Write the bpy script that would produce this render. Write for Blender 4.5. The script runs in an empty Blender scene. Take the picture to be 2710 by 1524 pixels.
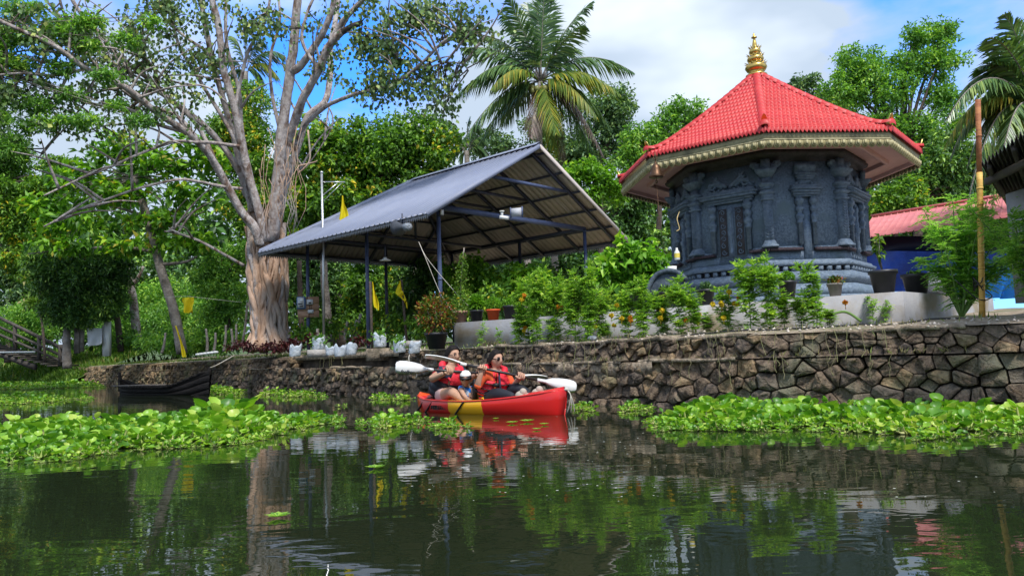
import bpy, math, random
import numpy as np
from mathutils import Vector, Matrix, noise as mn

random.seed(7)
RNG = np.random.default_rng(7)
R = math.radians
PI = math.pi
scene = bpy.context.scene
COL = scene.collection

# ------------------------------------------------------------------ camera
CF, CH0, CROLL, CZ = 2033.0, 939.0, 0.0346, 0.85        # focal (px of a 2710 px wide frame), horizon row, roll, height
CPIT = math.atan((CH0 - 762) / CF)
cam_d = bpy.data.cameras.new('camera'); cam = bpy.data.objects.new('camera', cam_d); COL.objects.link(cam)
cam_d.sensor_width = 36; cam_d.lens = 36 * CF / 2710
cam_d.clip_start = 0.05; cam_d.clip_end = 2000
_cp, _sp, _cr, _sr = math.cos(CPIT), math.sin(CPIT), math.cos(CROLL), math.sin(CROLL)
_up = Vector((0, -_sp, _cp)); _fw = Vector((0, _cp, _sp)); _rt = Vector((1, 0, 0))
_r2 = _rt * _cr - _up * _sr; _u2 = _rt * _sr + _up * _cr
cam.matrix_world = Matrix(((_r2.x, _u2.x, -_fw.x, 0), (_r2.y, _u2.y, -_fw.y, 0), (_r2.z, _u2.z, -_fw.z, CZ), (0, 0, 0, 1)))
scene.camera = cam

# ------------------------------------------------------------------ light
SUN_EL, SUN_AZ = R(56), R(158)     # azimuth from +Y (the view direction) clockwise: behind the camera, to the right
EXPOSURE = 1.6
sd = bpy.data.lights.new('sun', 'SUN'); sd.energy = 1.5; sd.angle = R(12); sd.color = (1.0, 0.955, 0.88)
sun = bpy.data.objects.new('sun', sd); COL.objects.link(sun)
_sdir = Vector((math.sin(SUN_AZ) * math.cos(SUN_EL), math.cos(SUN_AZ) * math.cos(SUN_EL), math.sin(SUN_EL)))
sun.rotation_euler = _sdir.to_track_quat('Z', 'Y').to_euler(); sun.location = _sdir * 60

world = bpy.data.worlds.new('World'); scene.world = world; world.use_nodes = True
wn = world.node_tree; wn.nodes.clear()
def N(t, kind, **kw):
    n = t.nodes.new(kind)
    for k, v in kw.items():
        if k in ('inputs',):
            for i, x in v.items(): n.inputs[i].default_value = x
        else: setattr(n, k, v)
    return n
out = N(wn, 'ShaderNodeOutputWorld'); bg = N(wn, 'ShaderNodeBackground'); bg.inputs[1].default_value = 0.14
sky = N(wn, 'ShaderNodeTexSky'); sky.sky_type = 'NISHITA'; sky.sun_disc = False
sky.sun_elevation = SUN_EL; sky.sun_rotation = SUN_AZ; sky.air_density = 1.0; sky.dust_density = 0.6; sky.ozone_density = 2.0
tc = N(wn, 'ShaderNodeTexCoord'); mp = N(wn, 'ShaderNodeMapping'); mp.inputs['Scale'].default_value = (1.0, 1.0, 2.2)
mp.inputs['Location'].default_value = (9.5, 3.3, 0.2)
n1 = N(wn, 'ShaderNodeTexNoise'); n1.inputs['Scale'].default_value = 2.1; n1.inputs['Detail'].default_value = 7; n1.inputs['Roughness'].default_value = 0.5
n2 = N(wn, 'ShaderNodeTexNoise'); n2.inputs['Scale'].default_value = 1.6; n2.inputs['Detail'].default_value = 5
r1 = N(wn, 'ShaderNodeValToRGB'); r1.color_ramp.elements[0].position = 0.35; r1.color_ramp.elements[1].position = 0.45
r2 = N(wn, 'ShaderNodeValToRGB'); r2.color_ramp.elements[0].position = 0.53; r2.color_ramp.elements[1].position = 0.76
r2.color_ramp.elements[0].color = (1.45, 1.75, 2.15, 1); r2.color_ramp.elements[1].color = (3.7, 3.9, 4.1, 1)
mix = N(wn, 'ShaderNodeMix', data_type='RGBA')
L = wn.links.new
L(tc.outputs['Generated'], mp.inputs[0]); L(mp.outputs[0], n1.inputs['Vector']); L(mp.outputs[0], n2.inputs['Vector'])
L(n1.outputs[0], r1.inputs[0]); L(n2.outputs[0], r2.inputs[0])
skb = N(wn, 'ShaderNodeMix', data_type='RGBA', blend_type='MULTIPLY'); skb.inputs[0].default_value = 1; skb.inputs[7].default_value = (0.19, 0.54, 1.1, 1)
L(sky.outputs[0], skb.inputs[6])
L(r1.outputs[0], mix.inputs[0]); L(skb.outputs[2], mix.inputs[6]); L(r2.outputs[0], mix.inputs[7])
L(mix.outputs[2], bg.inputs[0]); L(bg.outputs[0], out.inputs[0])

vs = scene.view_settings; vs.view_transform = 'Standard'; vs.look = 'None'; vs.gamma = 1; vs.exposure = EXPOSURE; vs.use_curve_mapping = False
scene.cycles.max_bounces = 6; scene.cycles.diffuse_bounces = 3; scene.cycles.glossy_bounces = 3; scene.cycles.transmission_bounces = 4
scene.cycles.transparent_max_bounces = 8; scene.cycles.sample_clamp_indirect = 6; scene.cycles.caustics_reflective = False
scene.cycles.use_denoising = True

# ------------------------------------------------------------------ helpers: placing
def ray(px, py):
    x = (px - 1355) / CF; y = (762 - py) / CF
    x, y = x * _cr + y * _sr, -x * _sr + y * _cr
    return Vector((x, _cp - y * _sp, _sp + y * _cp))
def at(px, py, Y):                       # the world point seen at a photo pixel, Y metres ahead
    r = ray(px, py); return Vector((0, 0, CZ)) + r * (Y / r.y)
def onz(px, py, z=0.0):
    r = ray(px, py); return Vector((0, 0, CZ)) + r * ((z - CZ) / r.z)
def ppm(Y): return CF / Y                # photo pixels per metre at distance Y

# ------------------------------------------------------------------ helpers: meshes
class MB:
    def __init__(s): s.v = []; s.f = []; s.n = 0; s.m = []
    def add(s, verts, faces, mi=0):
        v = np.asarray(verts, dtype=np.float64).reshape(-1, 3)
        if isinstance(faces, np.ndarray): fs = [faces + s.n]
        else:
            by = {}
            for f in faces: by.setdefault(len(f), []).append(f)
            fs = [np.array(x, dtype=np.int64) + s.n for x in by.values()]
        for f in fs: s.f.append(f); s.m.append(mi)
        s.v.append(v); s.n += len(v); return s
    def merge(s, o, mat=None):
        for f, m in zip(o.f, o.m): s.f.append(f + s.n); s.m.append(m)
        for v in o.v:
            s.v.append(v if mat is None else v @ np.array(mat.to_3x3()).T + np.array(mat.translation)); 
        s.n += o.n; return s
    def build(s, name, mats, parent=None, loc=None, smooth=False):
        if not isinstance(mats, (list, tuple)): mats = [mats]
        me = bpy.data.meshes.new(name)
        V = np.concatenate(s.v) if s.v else np.zeros((0, 3))
        o = Vector(parent['_o']) if parent is not None else (Vector(loc) if loc is not None else Vector((0, 0, 0)))
        V = V - np.array(o)
        me.vertices.add(len(V)); me.vertices.foreach_set('co', V.astype(np.float32).ravel())
        loops = np.concatenate([f.ravel() for f in s.f]); tot = np.concatenate([np.full(len(f), f.shape[1]) for f in s.f])
        mi = np.concatenate([np.full(len(f), m) for f, m in zip(s.f, s.m)])
        me.loops.add(len(loops)); me.loops.foreach_set('vertex_index', loops.astype(np.int32))
        me.polygons.add(len(tot)); st = np.concatenate([[0], np.cumsum(tot)[:-1]])
        me.polygons.foreach_set('loop_start', st.astype(np.int32)); me.polygons.foreach_set('loop_total', tot.astype(np.int32))
        me.polygons.foreach_set('material_index', mi.astype(np.int32))
        if smooth: me.polygons.foreach_set('use_smooth', np.ones(len(tot), dtype=bool))
        me.update(calc_edges=True)
        for m in mats: me.materials.append(m)
        ob = bpy.data.objects.new(name, me); COL.objects.link(ob); ob['_o'] = tuple(o)
        if parent is not None: ob.parent = parent
        elif loc is not None: ob.location = o
        return ob

def tag(o, label=None, cat=None, group=None, kind=None):
    if label: o['label'] = label
    if cat: o['category'] = cat
    if group: o['group'] = group
    if kind: o['kind'] = kind
    return o
def thing(name, loc, label, cat, group=None):
    o = bpy.data.objects.new(name, None); COL.objects.link(o); o.location = loc; o['_o'] = tuple(loc); o.empty_display_size = .2
    return tag(o, label, cat, group)
def dup(root, loc, rz=0.0, sc=1.0, label=None, group=None):
    r = root.copy(); COL.objects.link(r); r.location = loc; r.rotation_euler = (0, 0, rz); r.scale = (sc,) * 3
    if label: r['label'] = label
    if group: r['group'] = group
    for ch in list(root.children):
        c = ch.copy(); COL.objects.link(c); c.parent = r
        for g in ch.children:
            d = g.copy(); COL.objects.link(d); d.parent = c
    return r
FQ = [(0, 1, 2, 3), (7, 6, 5, 4), (0, 4, 5, 1), (1, 5, 6, 2), (2, 6, 7, 3), (3, 7, 4, 0)]
def box8(m, p, mi=0): m.add(p, np.array([(3, 2, 1, 0), (4, 5, 6, 7), (0, 1, 5, 4), (1, 2, 6, 5), (2, 3, 7, 6), (3, 0, 4, 7)]), mi)
def box(m, c, s, mi=0, rz=0.0, mat=None):
    x, y, z = s[0] / 2, s[1] / 2, s[2] / 2
    P = [Vector(q) for q in ((-x, -y, -z), (x, -y, -z), (x, y, -z), (-x, y, -z), (-x, -y, z), (x, -y, z), (x, y, z), (-x, y, z))]
    if mat is not None: P = [mat @ q for q in P]
    elif rz: rm = Matrix.Rotation(rz, 3, 'Z'); P = [rm @ q for q in P]
    box8(m, [q + Vector(c) for q in P], mi)
def bar(m, a, b, w, h, mi=0, upv=(0, 0, 1)):       # a rectangular bar from a to b
    a, b = Vector(a), Vector(b); d = (b - a).normalized(); u = Vector(upv)
    s = d.cross(u)
    if s.length < 1e-4: s = d.cross(Vector((0, 1, 0)))
    s.normalize(); t = s.cross(d)
    P = []
    for q in (a, b):
        P += [q - s * w / 2 - t * h / 2, q + s * w / 2 - t * h / 2, q + s * w / 2 + t * h / 2, q - s * w / 2 + t * h / 2]
    box8(m, P, mi)
def tube(m, pts, rad, n=8, mi=0, cap=True, wob=0.0):
    pts = [Vector(p) for p in pts]; k = len(pts)
    if not hasattr(rad, '__len__'): rad = [rad] * k
    V = []; prev = None
    for i, p in enumerate(pts):
        d = (pts[min(i + 1, k - 1)] - pts[max(i - 1, 0)])
        if d.length < 1e-9: d = Vector((0, 0, 1))
        d.normalize()
        if prev is None:
            s = d.orthogonal().normalized()
        else:
            s = prev - d * prev.dot(d)
            s = s.normalized() if s.length > 1e-6 else d.orthogonal().normalized()
        prev = s; t = d.cross(s)
        for j in range(n):
            a = 2 * PI * j / n; r = rad[i] * (1 + (wob * mn.noise(p * 3 + Vector((math.cos(a), math.sin(a), 0)) * 1.3) if wob else 0))
            V.append(p + (s * math.cos(a) + t * math.sin(a)) * r)
    F = []
    for i in range(k - 1):
        for j in range(n):
            F.append((i * n + j, i * n + (j + 1) % n, (i + 1) * n + (j + 1) % n, (i + 1) * n + j))
    if cap: F.append(tuple(reversed(range(n)))); F.append(tuple((k - 1) * n + j for j in range(n)))
    m.add(V, F, mi)
def lathe(m, c, prof, n=16, mi=0, a0=0.0, cap=True, mat=None):      # prof: (radius, z) pairs bottom to top
    V = []; F = []
    c = Vector(c)
    for r, z in prof:
        for j in range(n):
            a = a0 + 2 * PI * j / n; q = Vector((r * math.cos(a), r * math.sin(a), z))
            V.append((mat @ q if mat is not None else q) + c)
    k = len(prof)
    for i in range(k - 1):
        for j in range(n): F.append((i * n + j, i * n + (j + 1) % n, (i + 1) * n + (j + 1) % n, (i + 1) * n + j))
    if cap: F.append(tuple(reversed(range(n)))); F.append(tuple((k - 1) * n + j for j in range(n)))
    m.add(V, F, mi)
def ellipsoid(m, c, s, n=12, k=8, mi=0, mat=None):
    prof = [(max(1e-3, math.sin(PI * i / k)), -math.cos(PI * i / k)) for i in range(k + 1)]
    S = Matrix.Diagonal(Vector(s)); lathe(m, c, prof, n, mi, mat=(mat @ S if mat is not None else S))
def spline(pts, n=8):                    # Catmull-Rom through points of any dimension
    P = [np.array(p, dtype=float) for p in pts]
    if len(P) < 3: n = max(n, 2)
    P = [2 * P[0] - P[1]] + P + [2 * P[-1] - P[-2]]
    o = []
    for i in range(1, len(P) - 2):
        for j in range(n):
            t = j / n; a, b, c, d = P[i - 1], P[i], P[i + 1], P[i + 2]
            o.append(.5 * ((2 * b) + (-a + c) * t + (2 * a - 5 * b + 4 * c - d) * t * t + (-a + 3 * b - 3 * c + d) * t ** 3))
    o.append(P[-2]); return o
def unit(v): return v / np.maximum(np.linalg.norm(v, axis=-1, keepdims=True), 1e-9)
def leaves(m, P, D, L_, W_, mi=0, fold=.25, droop=.25, Nrm=None):
    """one folded leaf per point: P base points, D directions, L_ lengths, W_ widths; two quads each when long, one otherwise"""
    k = len(P)
    if k == 0: return
    D = unit(np.asarray(D, float)); P = np.asarray(P, float)
    L_ = np.broadcast_to(L_, (k,))[:, None]; W_ = np.broadcast_to(W_, (k,))[:, None]
    if Nrm is None: Nrm = np.tile([0, 0, 1.], (k, 1)) + RNG.normal(0, .55, (k, 3))
    S = unit(np.cross(D, Nrm)); U = unit(np.cross(S, D))
    a = P; mid = P + D * L_ * .45
    b = mid + S * W_ / 2 + U * W_ * fold; c = P + D * L_ - U * L_ * droop * 1.0; d = mid - S * W_ / 2 + U * W_ * fold
    V = np.stack([a, b, c, d], 1).reshape(-1, 3)
    I = np.arange(k)[:, None] * 4
    F = np.concatenate([np.concatenate([I, I + 1, I + 2], 1), np.concatenate([I, I + 2, I + 3], 1)])
    m.add(V, F, mi)

# ------------------------------------------------------------------ helpers: materials
def mat(name, c1, c2=None, rough=.7, scale=6., spec=.4, metal=0., bump=0., bscale=None, det=5, lo=.35, hi=.65, c3=None, s3=1.3, rand=0., aniso=None, coat=0, trans=0):
    m = bpy.data.materials.new(name); m.use_nodes = True; t = m.node_tree; b = t.nodes['Principled BSDF']
    b.inputs['Roughness'].default_value = rough; b.inputs['Metallic'].default_value = metal
    b.inputs['Specular IOR Level'].default_value = spec
    if coat: b.inputs['Coat Weight'].default_value = coat; b.inputs['Coat Roughness'].default_value = .15
    b.inputs['Base Color'].default_value = (*c1, 1)
    lk = t.links.new
    tc = N(t, 'ShaderNodeTexCoord'); mp = N(t, 'ShaderNodeMapping'); lk(tc.outputs['Object'], mp.inputs[0])
    if aniso: mp.inputs['Scale'].default_value = aniso
    cur = None
    if c2 is not None:
        n = N(t, 'ShaderNodeTexNoise'); n.inputs['Scale'].default_value = scale; n.inputs['Detail'].default_value = det; n.inputs['Roughness'].default_value = .62
        lk(mp.outputs[0], n.inputs['Vector'])
        r = N(t, 'ShaderNodeValToRGB'); e = r.color_ramp.elements; e[0].position = lo; e[1].position = hi; e[0].color = (*c1, 1); e[1].color = (*c2, 1)
        lk(n.outputs[0], r.inputs[0]); cur = r.outputs[0]
        if c3 is not None:
            n3 = N(t, 'ShaderNodeTexNoise'); n3.inputs['Scale'].default_value = s3; n3.inputs['Detail'].default_value = 6; lk(mp.outputs[0], n3.inputs['Vector'])
            r3 = N(t, 'ShaderNodeValToRGB'); r3.color_ramp.elements[0].position = .52; r3.color_ramp.elements[1].position = .66
            lk(n3.outputs[0], r3.inputs[0]); mx = N(t, 'ShaderNodeMix', data_type='RGBA'); lk(r3.outputs[0], mx.inputs[0]); lk(cur, mx.inputs[6]); mx.inputs[7].default_value = (*c3, 1); cur = mx.outputs[2]
    if rand:
        g = N(t, 'ShaderNodeNewGeometry'); mr = N(t, 'ShaderNodeMapRange'); mr.inputs[3].default_value = 1 - rand; mr.inputs[4].default_value = 1 + rand
        lk(g.outputs['Random Per Island'], mr.inputs[0]); hs = N(t, 'ShaderNodeHueSaturation'); lk(mr.outputs[0], hs.inputs['Value'])
        if cur is not None: lk(cur, hs.inputs['Color'])
        else: hs.inputs['Color'].default_value = (*c1, 1)
        cur = hs.outputs[0]
    if cur is not None: lk(cur, b.inputs['Base Color'])
    if bump:
        nb = N(t, 'ShaderNodeTexNoise'); nb.inputs['Scale'].default_value = bscale or scale * 3; nb.inputs['Detail'].default_value = 6; nb.inputs['Roughness'].default_value = .65
        lk(mp.outputs[0], nb.inputs['Vector']); bp = N(t, 'ShaderNodeBump'); bp.inputs['Strength'].default_value = min(1, bump * 2); bp.inputs['Distance'].default_value = .03 * bump * 2
        lk(nb.outputs[0], bp.inputs['Height']); lk(bp.outputs[0], b.inputs['Normal'])
    if trans:
        tr = N(t, 'ShaderNodeBsdfTranslucent'); ms = N(t, 'ShaderNodeMixShader'); ms.inputs[0].default_value = trans
        if cur is not None: lk(cur, tr.inputs[0])
        else: tr.inputs[0].default_value = (*c1, 1)
        lk(b.outputs[0], ms.inputs[1]); lk(tr.outputs[0], ms.inputs[2]); lk(ms.outputs[0], t.nodes['Material Output'].inputs[0])
    return m
def leafmat(name, cols, trans=.35, rough=.45, scale=.5, spec=.35, clump=.35):
    """leaf colours picked per leaf along a ramp, shifted slowly over the crown"""
    m = bpy.data.materials.new(name); m.use_nodes = True; t = m.node_tree; b = t.nodes['Principled BSDF']; lk = t.links.new
    b.inputs['Roughness'].default_value = rough; b.inputs['Specular IOR Level'].default_value = spec
    g = N(t, 'ShaderNodeNewGeometry'); tc = N(t, 'ShaderNodeTexCoord')
    n = N(t, 'ShaderNodeTexNoise'); n.inputs['Scale'].default_value = scale; n.inputs['Detail'].default_value = 3; lk(tc.outputs['Object'], n.inputs['Vector'])
    a = N(t, 'ShaderNodeMath', operation='SUBTRACT'); a.inputs[1].default_value = .5; lk(n.outputs[0], a.inputs[0])
    k = N(t, 'ShaderNodeMath', operation='MULTIPLY_ADD'); k.inputs[1].default_value = clump * 4; lk(a.outputs[0], k.inputs[0]); lk(g.outputs['Random Per Island'], k.inputs[2])
    r = N(t, 'ShaderNodeValToRGB'); el = r.color_ramp.elements
    while len(el) < len(cols): el.new(.5)
    for i, (p, c) in enumerate(cols): el[i].position = p; el[i].color = (*c, 1)
    lk(k.outputs[0], r.inputs[0]); lk(r.outputs[0], b.inputs['Base Color'])
    tr = N(t, 'ShaderNodeBsdfTranslucent'); ml = N(t, 'ShaderNodeMix', data_type='RGBA', blend_type='MULTIPLY'); ml.inputs[0].default_value = 1; ml.inputs[7].default_value = (1.25, 1.35, .55, 1)
    lk(r.outputs[0], ml.inputs[6]); lk(ml.outputs[2], tr.inputs[0])
    ms = N(t, 'ShaderNodeMixShader'); ms.inputs[0].default_value = trans; lk(b.outputs[0], ms.inputs[1]); lk(tr.outputs[0], ms.inputs[2])
    lk(ms.outputs[0], t.nodes['Material Output'].inputs[0]); return m
def flat(name, c, rough=.6, **k): return mat(name, c, rough=rough, **k)
# ================================================================== THE SETTING
# water
mw = bpy.data.materials.new('canal_water'); mw.use_nodes = True; t = mw.node_tree; b = t.nodes['Principled BSDF']; lk = t.links.new
b.inputs['Base Color'].default_value = (.014, .020, .009, 1); b.inputs['Roughness'].default_value = .012; b.inputs['IOR'].default_value = 1.5; b.inputs['Specular IOR Level'].default_value = .5
tc = N(t, 'ShaderNodeTexCoord')
hs = []
for sc_, (ax, ay), det, w in ((1.0, (.8, 1.3), 2, .45), (3.0, (.6, 1.5), 2, .26), (10., (.8, 1.2), 1, .05)):
    mp = N(t, 'ShaderNodeMapping'); mp.inputs['Scale'].default_value = (ax, ay, 1); lk(tc.outputs['Object'], mp.inputs[0])
    n = N(t, 'ShaderNodeTexNoise'); n.inputs['Scale'].default_value = sc_; n.inputs['Detail'].default_value = det; n.inputs['Distortion'].default_value = .6; lk(mp.outputs[0], n.inputs['Vector'])
    q = N(t, 'ShaderNodeMath', operation='MULTIPLY'); q.inputs[1].default_value = w; lk(n.outputs[0], q.inputs[0]); hs.append(q)
s1 = N(t, 'ShaderNodeMath', operation='ADD'); lk(hs[0].outputs[0], s1.inputs[0]); lk(hs[1].outputs[0], s1.inputs[1])
s2 = N(t, 'ShaderNodeMath', operation='ADD'); lk(s1.outputs[0], s2.inputs[0]); lk(hs[2].outputs[0], s2.inputs[1])
nb = N(t, 'ShaderNodeTexNoise'); nb.inputs['Scale'].default_value = .35; lk(tc.outputs['Object'], nb.inputs['Vector'])
mr = N(t, 'ShaderNodeMapRange'); mr.inputs[1].default_value = .35; mr.inputs[2].default_value = .7; mr.inputs[3].default_value = .35; mr.inputs[4].default_value = 1.0; lk(nb.outputs[0], mr.inputs[0])
bp = N(t, 'ShaderNodeBump'); bp.inputs['Distance'].default_value = .011; lk(mr.outputs[0], bp.inputs['Strength']); lk(s2.outputs[0], bp.inputs['Height']); lk(bp.outputs[0], b.inputs['Normal'])
m = MB(); m.add([(-150, -40, 0), (60, -40, 0), (60, 160, 0), (-150, 160, 0)], np.array([(0, 1, 2, 3)]))
tag(m.build('water', mw), kind='structure')
m = MB(); V = []; XS, YS = np.linspace(-320, 260, 40), np.linspace(60, 420, 24)
for y in YS:
    for x in XS: V.append((x, y, .9 + (y - 60) * .03 + .5 * mn.noise(Vector((x * .05, y * .05, 2)))))
m.add(V, np.array([(j * 40 + i, j * 40 + i + 1, (j + 1) * 40 + i + 1, (j + 1) * 40 + i) for j in range(23) for i in range(39)]))
tag(m.build('terrain', mat('far_grass', (.04, .07, .02), (.08, .12, .03), rough=1, scale=.3), smooth=True), kind='structure')
mbed = mat('silt', (.03, .025, .015)); m = MB(); m.add([(-150, -40, -1.2), (60, -40, -1.2), (60, 160, -1.2), (-150, 160, -1.2)], np.array([(0, 1, 2, 3)]))
tag(m.build('canal_bed', mbed), kind='structure')

# foot line of the bank wall, from far left to right (and on past the frame)
WP = [(-30.3, 51.0), (-24.0, 43.3), (-18.3, 36.4), (-12.0, 29.1), (-7.75, 23.85), (-5.4, 20.9), (-3.26, 18.3), (-.75, 15.1), (.9, 12.95), (2.8, 10.85), (4.35, 9.55), (5.6, 8.5), (7.2, 7.0), (9.5, 4.0)]
WS = np.array(spline(WP, 8)); _d = np.linalg.norm(np.diff(WS, axis=0), axis=1); WL = np.concatenate([[0], np.cumsum(_d)])
def wall_at(s):
    x = np.interp(s, WL, WS[:, 0]); y = np.interp(s, WL, WS[:, 1])
    x2 = np.interp(min(s + .3, WL[-1]), WL, WS[:, 0]); y2 = np.interp(min(s + .3, WL[-1]), WL, WS[:, 1])
    x1 = np.interp(max(s - .3, 0), WL, WS[:, 0]); y1 = np.interp(max(s - .3, 0), WL, WS[:, 1])
    d = Vector((x2 - x1, y2 - y1, 0)).normalized(); nrm = Vector((d.y, -d.x, 0))     # towards the water
    return Vector((x, y, 0)), d, nrm
def wpt(s, h, dep=0.0):
    p, d, n_ = wall_at(s); off = dep - .10 * h - (.07 if h > .70 else 0)
    q = p + n_ * off; q.z = h; return q
TOPZ = 1.03
def s_of(x): return float(np.interp(x, WS[:, 0], WL))

# ground: bank behind the wall, to the horizon
def gz(x, y, t):
    base = np.interp(t, [0, .5, 2, 6, 12, 30, 80, 400], [TOPZ - .02, 1.07, 1.14, 1.34, 1.55, 2.0, 3.5, 6])
    return base + .035 * mn.noise(Vector((x * 1.7, y * 1.7, 0))) * min(1, t * 2) + .02 * mn.noise(Vector((x * 6, y * 6, 3))) * min(1, t * 3)
m = MB(); V = []; offs = [0, .12, .25, .4, .6, .85, 1.1, 1.5, 2, 2.6, 3.3, 4.2, 5.5, 7, 9, 12, 16, 22, 30, 45, 80, 160, 400]
S_ = list(np.arange(0, WL[-1], .25)) + [WL[-1]]
for s in S_:
    p, d, n_ = wall_at(s)
    for o in offs:
        bk = Vector((-n_.x, -n_.y, 0)); far = Vector((.35, .94, 0)) if o > 3 else bk
        q = p + bk * (.2 + min(o, 3)) + far * max(0, o - 3)
        V.append((q.x, q.y, gz(q.x, q.y, o)))
k = len(offs); F = np.array([(i * k + j, (i + 1) * k + j, (i + 1) * k + j + 1, i * k + j + 1) for i in range(len(S_) - 1) for j in range(k - 1)])
m.add(V, F)
M_earth = mat('earth', (.24, .18, .12), (.46, .38, .28), rough=.95, scale=7, bump=.8, bscale=26, c3=(.085, .12, .03), s3=1.1)
tag(m.build('ground', M_earth, smooth=True), kind='structure')
def ground_z(x, y):
    s = WS - np.array([x, y]); t_ = max(0, np.min(np.linalg.norm(s, axis=1)) - .2)
    return gz(x, y, t_)
# left grass bank that runs down to the water where the wall ends
m = MB(); V = []; nx, ny = 60, 22
GB = spline([(-60, 60), (-42, 56), (-31, 51.5), (-27.5, 47.6), (-24.2, 43.8)], 15)
for i, p in enumerate(GB):
    p = np.array(p); q = np.array(GB[min(i + 1, len(GB) - 1)]); pr = np.array(GB[max(i - 1, 0)]); d = (q - pr) / np.linalg.norm(q - pr); nn = np.array([-d[1], d[0]]); nn = nn if nn[1] > 0 else -nn
    for j in range(ny):
        o = j / (ny - 1); w = p + nn * (o * 14 - 1.5); V.append((w[0], w[1], -.25 + 1.9 * min(1, o * 2.6) ** .7 + .9 * o + .16 * mn.noise(Vector((w[0] * .5, w[1] * .5, 0)))))
k = ny; n_g = len(GB); m.add(V, np.array([(i * k + j, (i + 1) * k + j, (i + 1) * k + j + 1, i * k + j + 1) for i in range(n_g - 1) for j in range(k - 1)]))
M_grassg = mat('grass_ground', (.07, .13, .02), (.14, .22, .035), rough=.9, scale=1.4, bump=.8, bscale=9)
tag(m.build('grass_bank', M_grassg, smooth=True), kind='structure')
GBV = np.array(V)

# ------------------------------------------------------------------ the rubble retaining wall
wall = thing('stone_wall', (2.8, 10.85, 0), 'long dark rubble stone retaining wall rising from the canal in two tiers', 'retaining wall')
M_stone = mat('basalt', (.07, .048, .034), (.30, .22, .15), rough=.9, scale=13, bump=1.2, bscale=30, c3=(.20, .19, .125), s3=1.7)
M_stoneb = mat('basalt_brown', (.13, .08, .042), (.38, .275, .16), rough=.9, scale=13, bump=.9, bscale=22, c3=(.20, .18, .10), s3=1.9)
M_stonec = mat('basalt_grey', (.03, .025, .022), (.16, .12, .09), rough=.85, scale=13, bump=.9, bscale=20, c3=(.19, .16, .12), s3=2.)
M_mortar = mat('old_mortar', (.035, .027, .02), (.11, .085, .06), rough=.95, scale=4, bump=.8, bscale=16)
M_conc = mat('weathered_concrete', (.15, .115, .08), (.46, .37, .27), rough=.95, scale=11, bump=.9, bscale=18, c3=(.10, .085, .06), s3=2.2)
# core
m = MB(); V = []; hh = [-.7, .0, .35, .66, .661, .71, .95, TOPZ]
SS = list(np.arange(s_of(-27), WL[-1], .3))
for s in SS:
    for h in hh: 
        q = wpt(s, h if h != .661 else .70, -.17 if h < 1 else -.2); q.z = h; V.append(q)
    q = wpt(s, TOPZ, -.75); q.z = TOPZ - .03; V.append(q)
k = len(hh) + 1; m.add(V, np.array([(i * k + j, (i + 1) * k + j, (i + 1) * k + j + 1, i * k + j + 1) for i in range(len(SS) - 1) for j in range(k - 1)]))
m.build('core', M_mortar, wall)
# ledge between the tiers and broken concrete cap
def strip(h0, h1, d0, d1, s0, s1, seed, step=.12, amp=.03, gap=None):
    m = MB(); V = []; F = []; prev = False; c = 0
    for s in np.arange(s0, s1, step):
        a = amp * mn.noise(Vector((s * 1.6, seed, 0))) + amp * .7 * mn.noise(Vector((s * 5, seed, 1)))
        if gap and mn.noise(Vector((s * .8, seed, 7))) > gap: prev = False; continue
        for (h, d) in ((h0 + a, d0), (h0 + a * .3, d1 + a), (h1 + a * .6, d1 + a * 1.3), (h1 + a, d0)):
            q = wpt(s, h0, d); q.z = h; V.append(q)
        if prev:
            o = (c - 1) * 4
            for j in range(4): F.append((o + j, o + 4 + j, o + 4 + (j + 1) % 4, o + (j + 1) % 4))
        else: F.append((c * 4 + 3, c * 4 + 2, c * 4 + 1, c * 4))
        c += 1; prev = True
    m.add(V, F); return m
strip(.655, .70, -.2, .03, s_of(-9), s_of(3.7), 3.3, amp=.045, gap=.22).build('ledge', M_conc, wall)
strip(TOPZ - .05, TOPZ + .0, -.6, .02, s_of(-.9), s_of(9), 9.1, amp=.07, gap=.22).build('cap', M_conc, wall)
strip(.47, .66, -.12, .005, s_of(-.8), s_of(2.1), 21.5, amp=.07).build('mortar_patch', M_conc, wall)
strip(TOPZ - .12, TOPZ + .02, -.5, .03, s_of(-6.6), s_of(-2.6), 12.1, amp=.02).build('cap', M_conc, wall)
# stones: jittered Voronoi cells
def clip(poly, nx_, ny_, c):
    o = []
    for i in range(len(poly)):
        a, b_ = poly[i], poly[(i + 1) % len(poly)]; da = a[0] * nx_ + a[1] * ny_ - c; db = b_[0] * nx_ + b_[1] * ny_ - c
        if da <= 0: o.append(a)
        if (da < 0 < db) or (db < 0 < da):
            t_ = da / (da - db); o.append((a[0] + (b_[0] - a[0]) * t_, a[1] + (b_[1] - a[1]) * t_))
    return o
cells = []
rs = random.Random(5)
def tier(h0, h1, rows, w_of, mats_p, s0, s1, skip=None):
    seeds = []; dh = (h1 - h0) / rows
    for r_ in range(rows):
        s = s0 + rs.random() * .2
        while s < s1:
            w = w_of(s, r_) * rs.choice([.45, .6, .8, 1, 1.2, 1.6, 1.9]); seeds.append((s + w / 2, h0 + dh * (r_ + .5) + rs.uniform(-.46, .46) * dh)); s += w
    seeds.sort()
    for i, (s, h) in enumerate(seeds):
        poly = [(s - .5, h0), (s + .5, h0), (s + .5, h1), (s - .5, h1)]
        for j in range(max(0, i - 24), min(len(seeds), i + 25)):
            if j == i: continue
            a, b_ = seeds[j]
            if abs(a - s) > .9: continue
            dx, dy = a - s, (b_ - h); dy *= 1.75
            c = ((s + a) / 2) * dx + ((h + b_) / 2) * dy
            poly = clip(poly, dx, dy, c)
            if len(poly) < 3: break
        if len(poly) >= 3: cells.append((s, h, poly, mats_p(s, h)))
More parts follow.
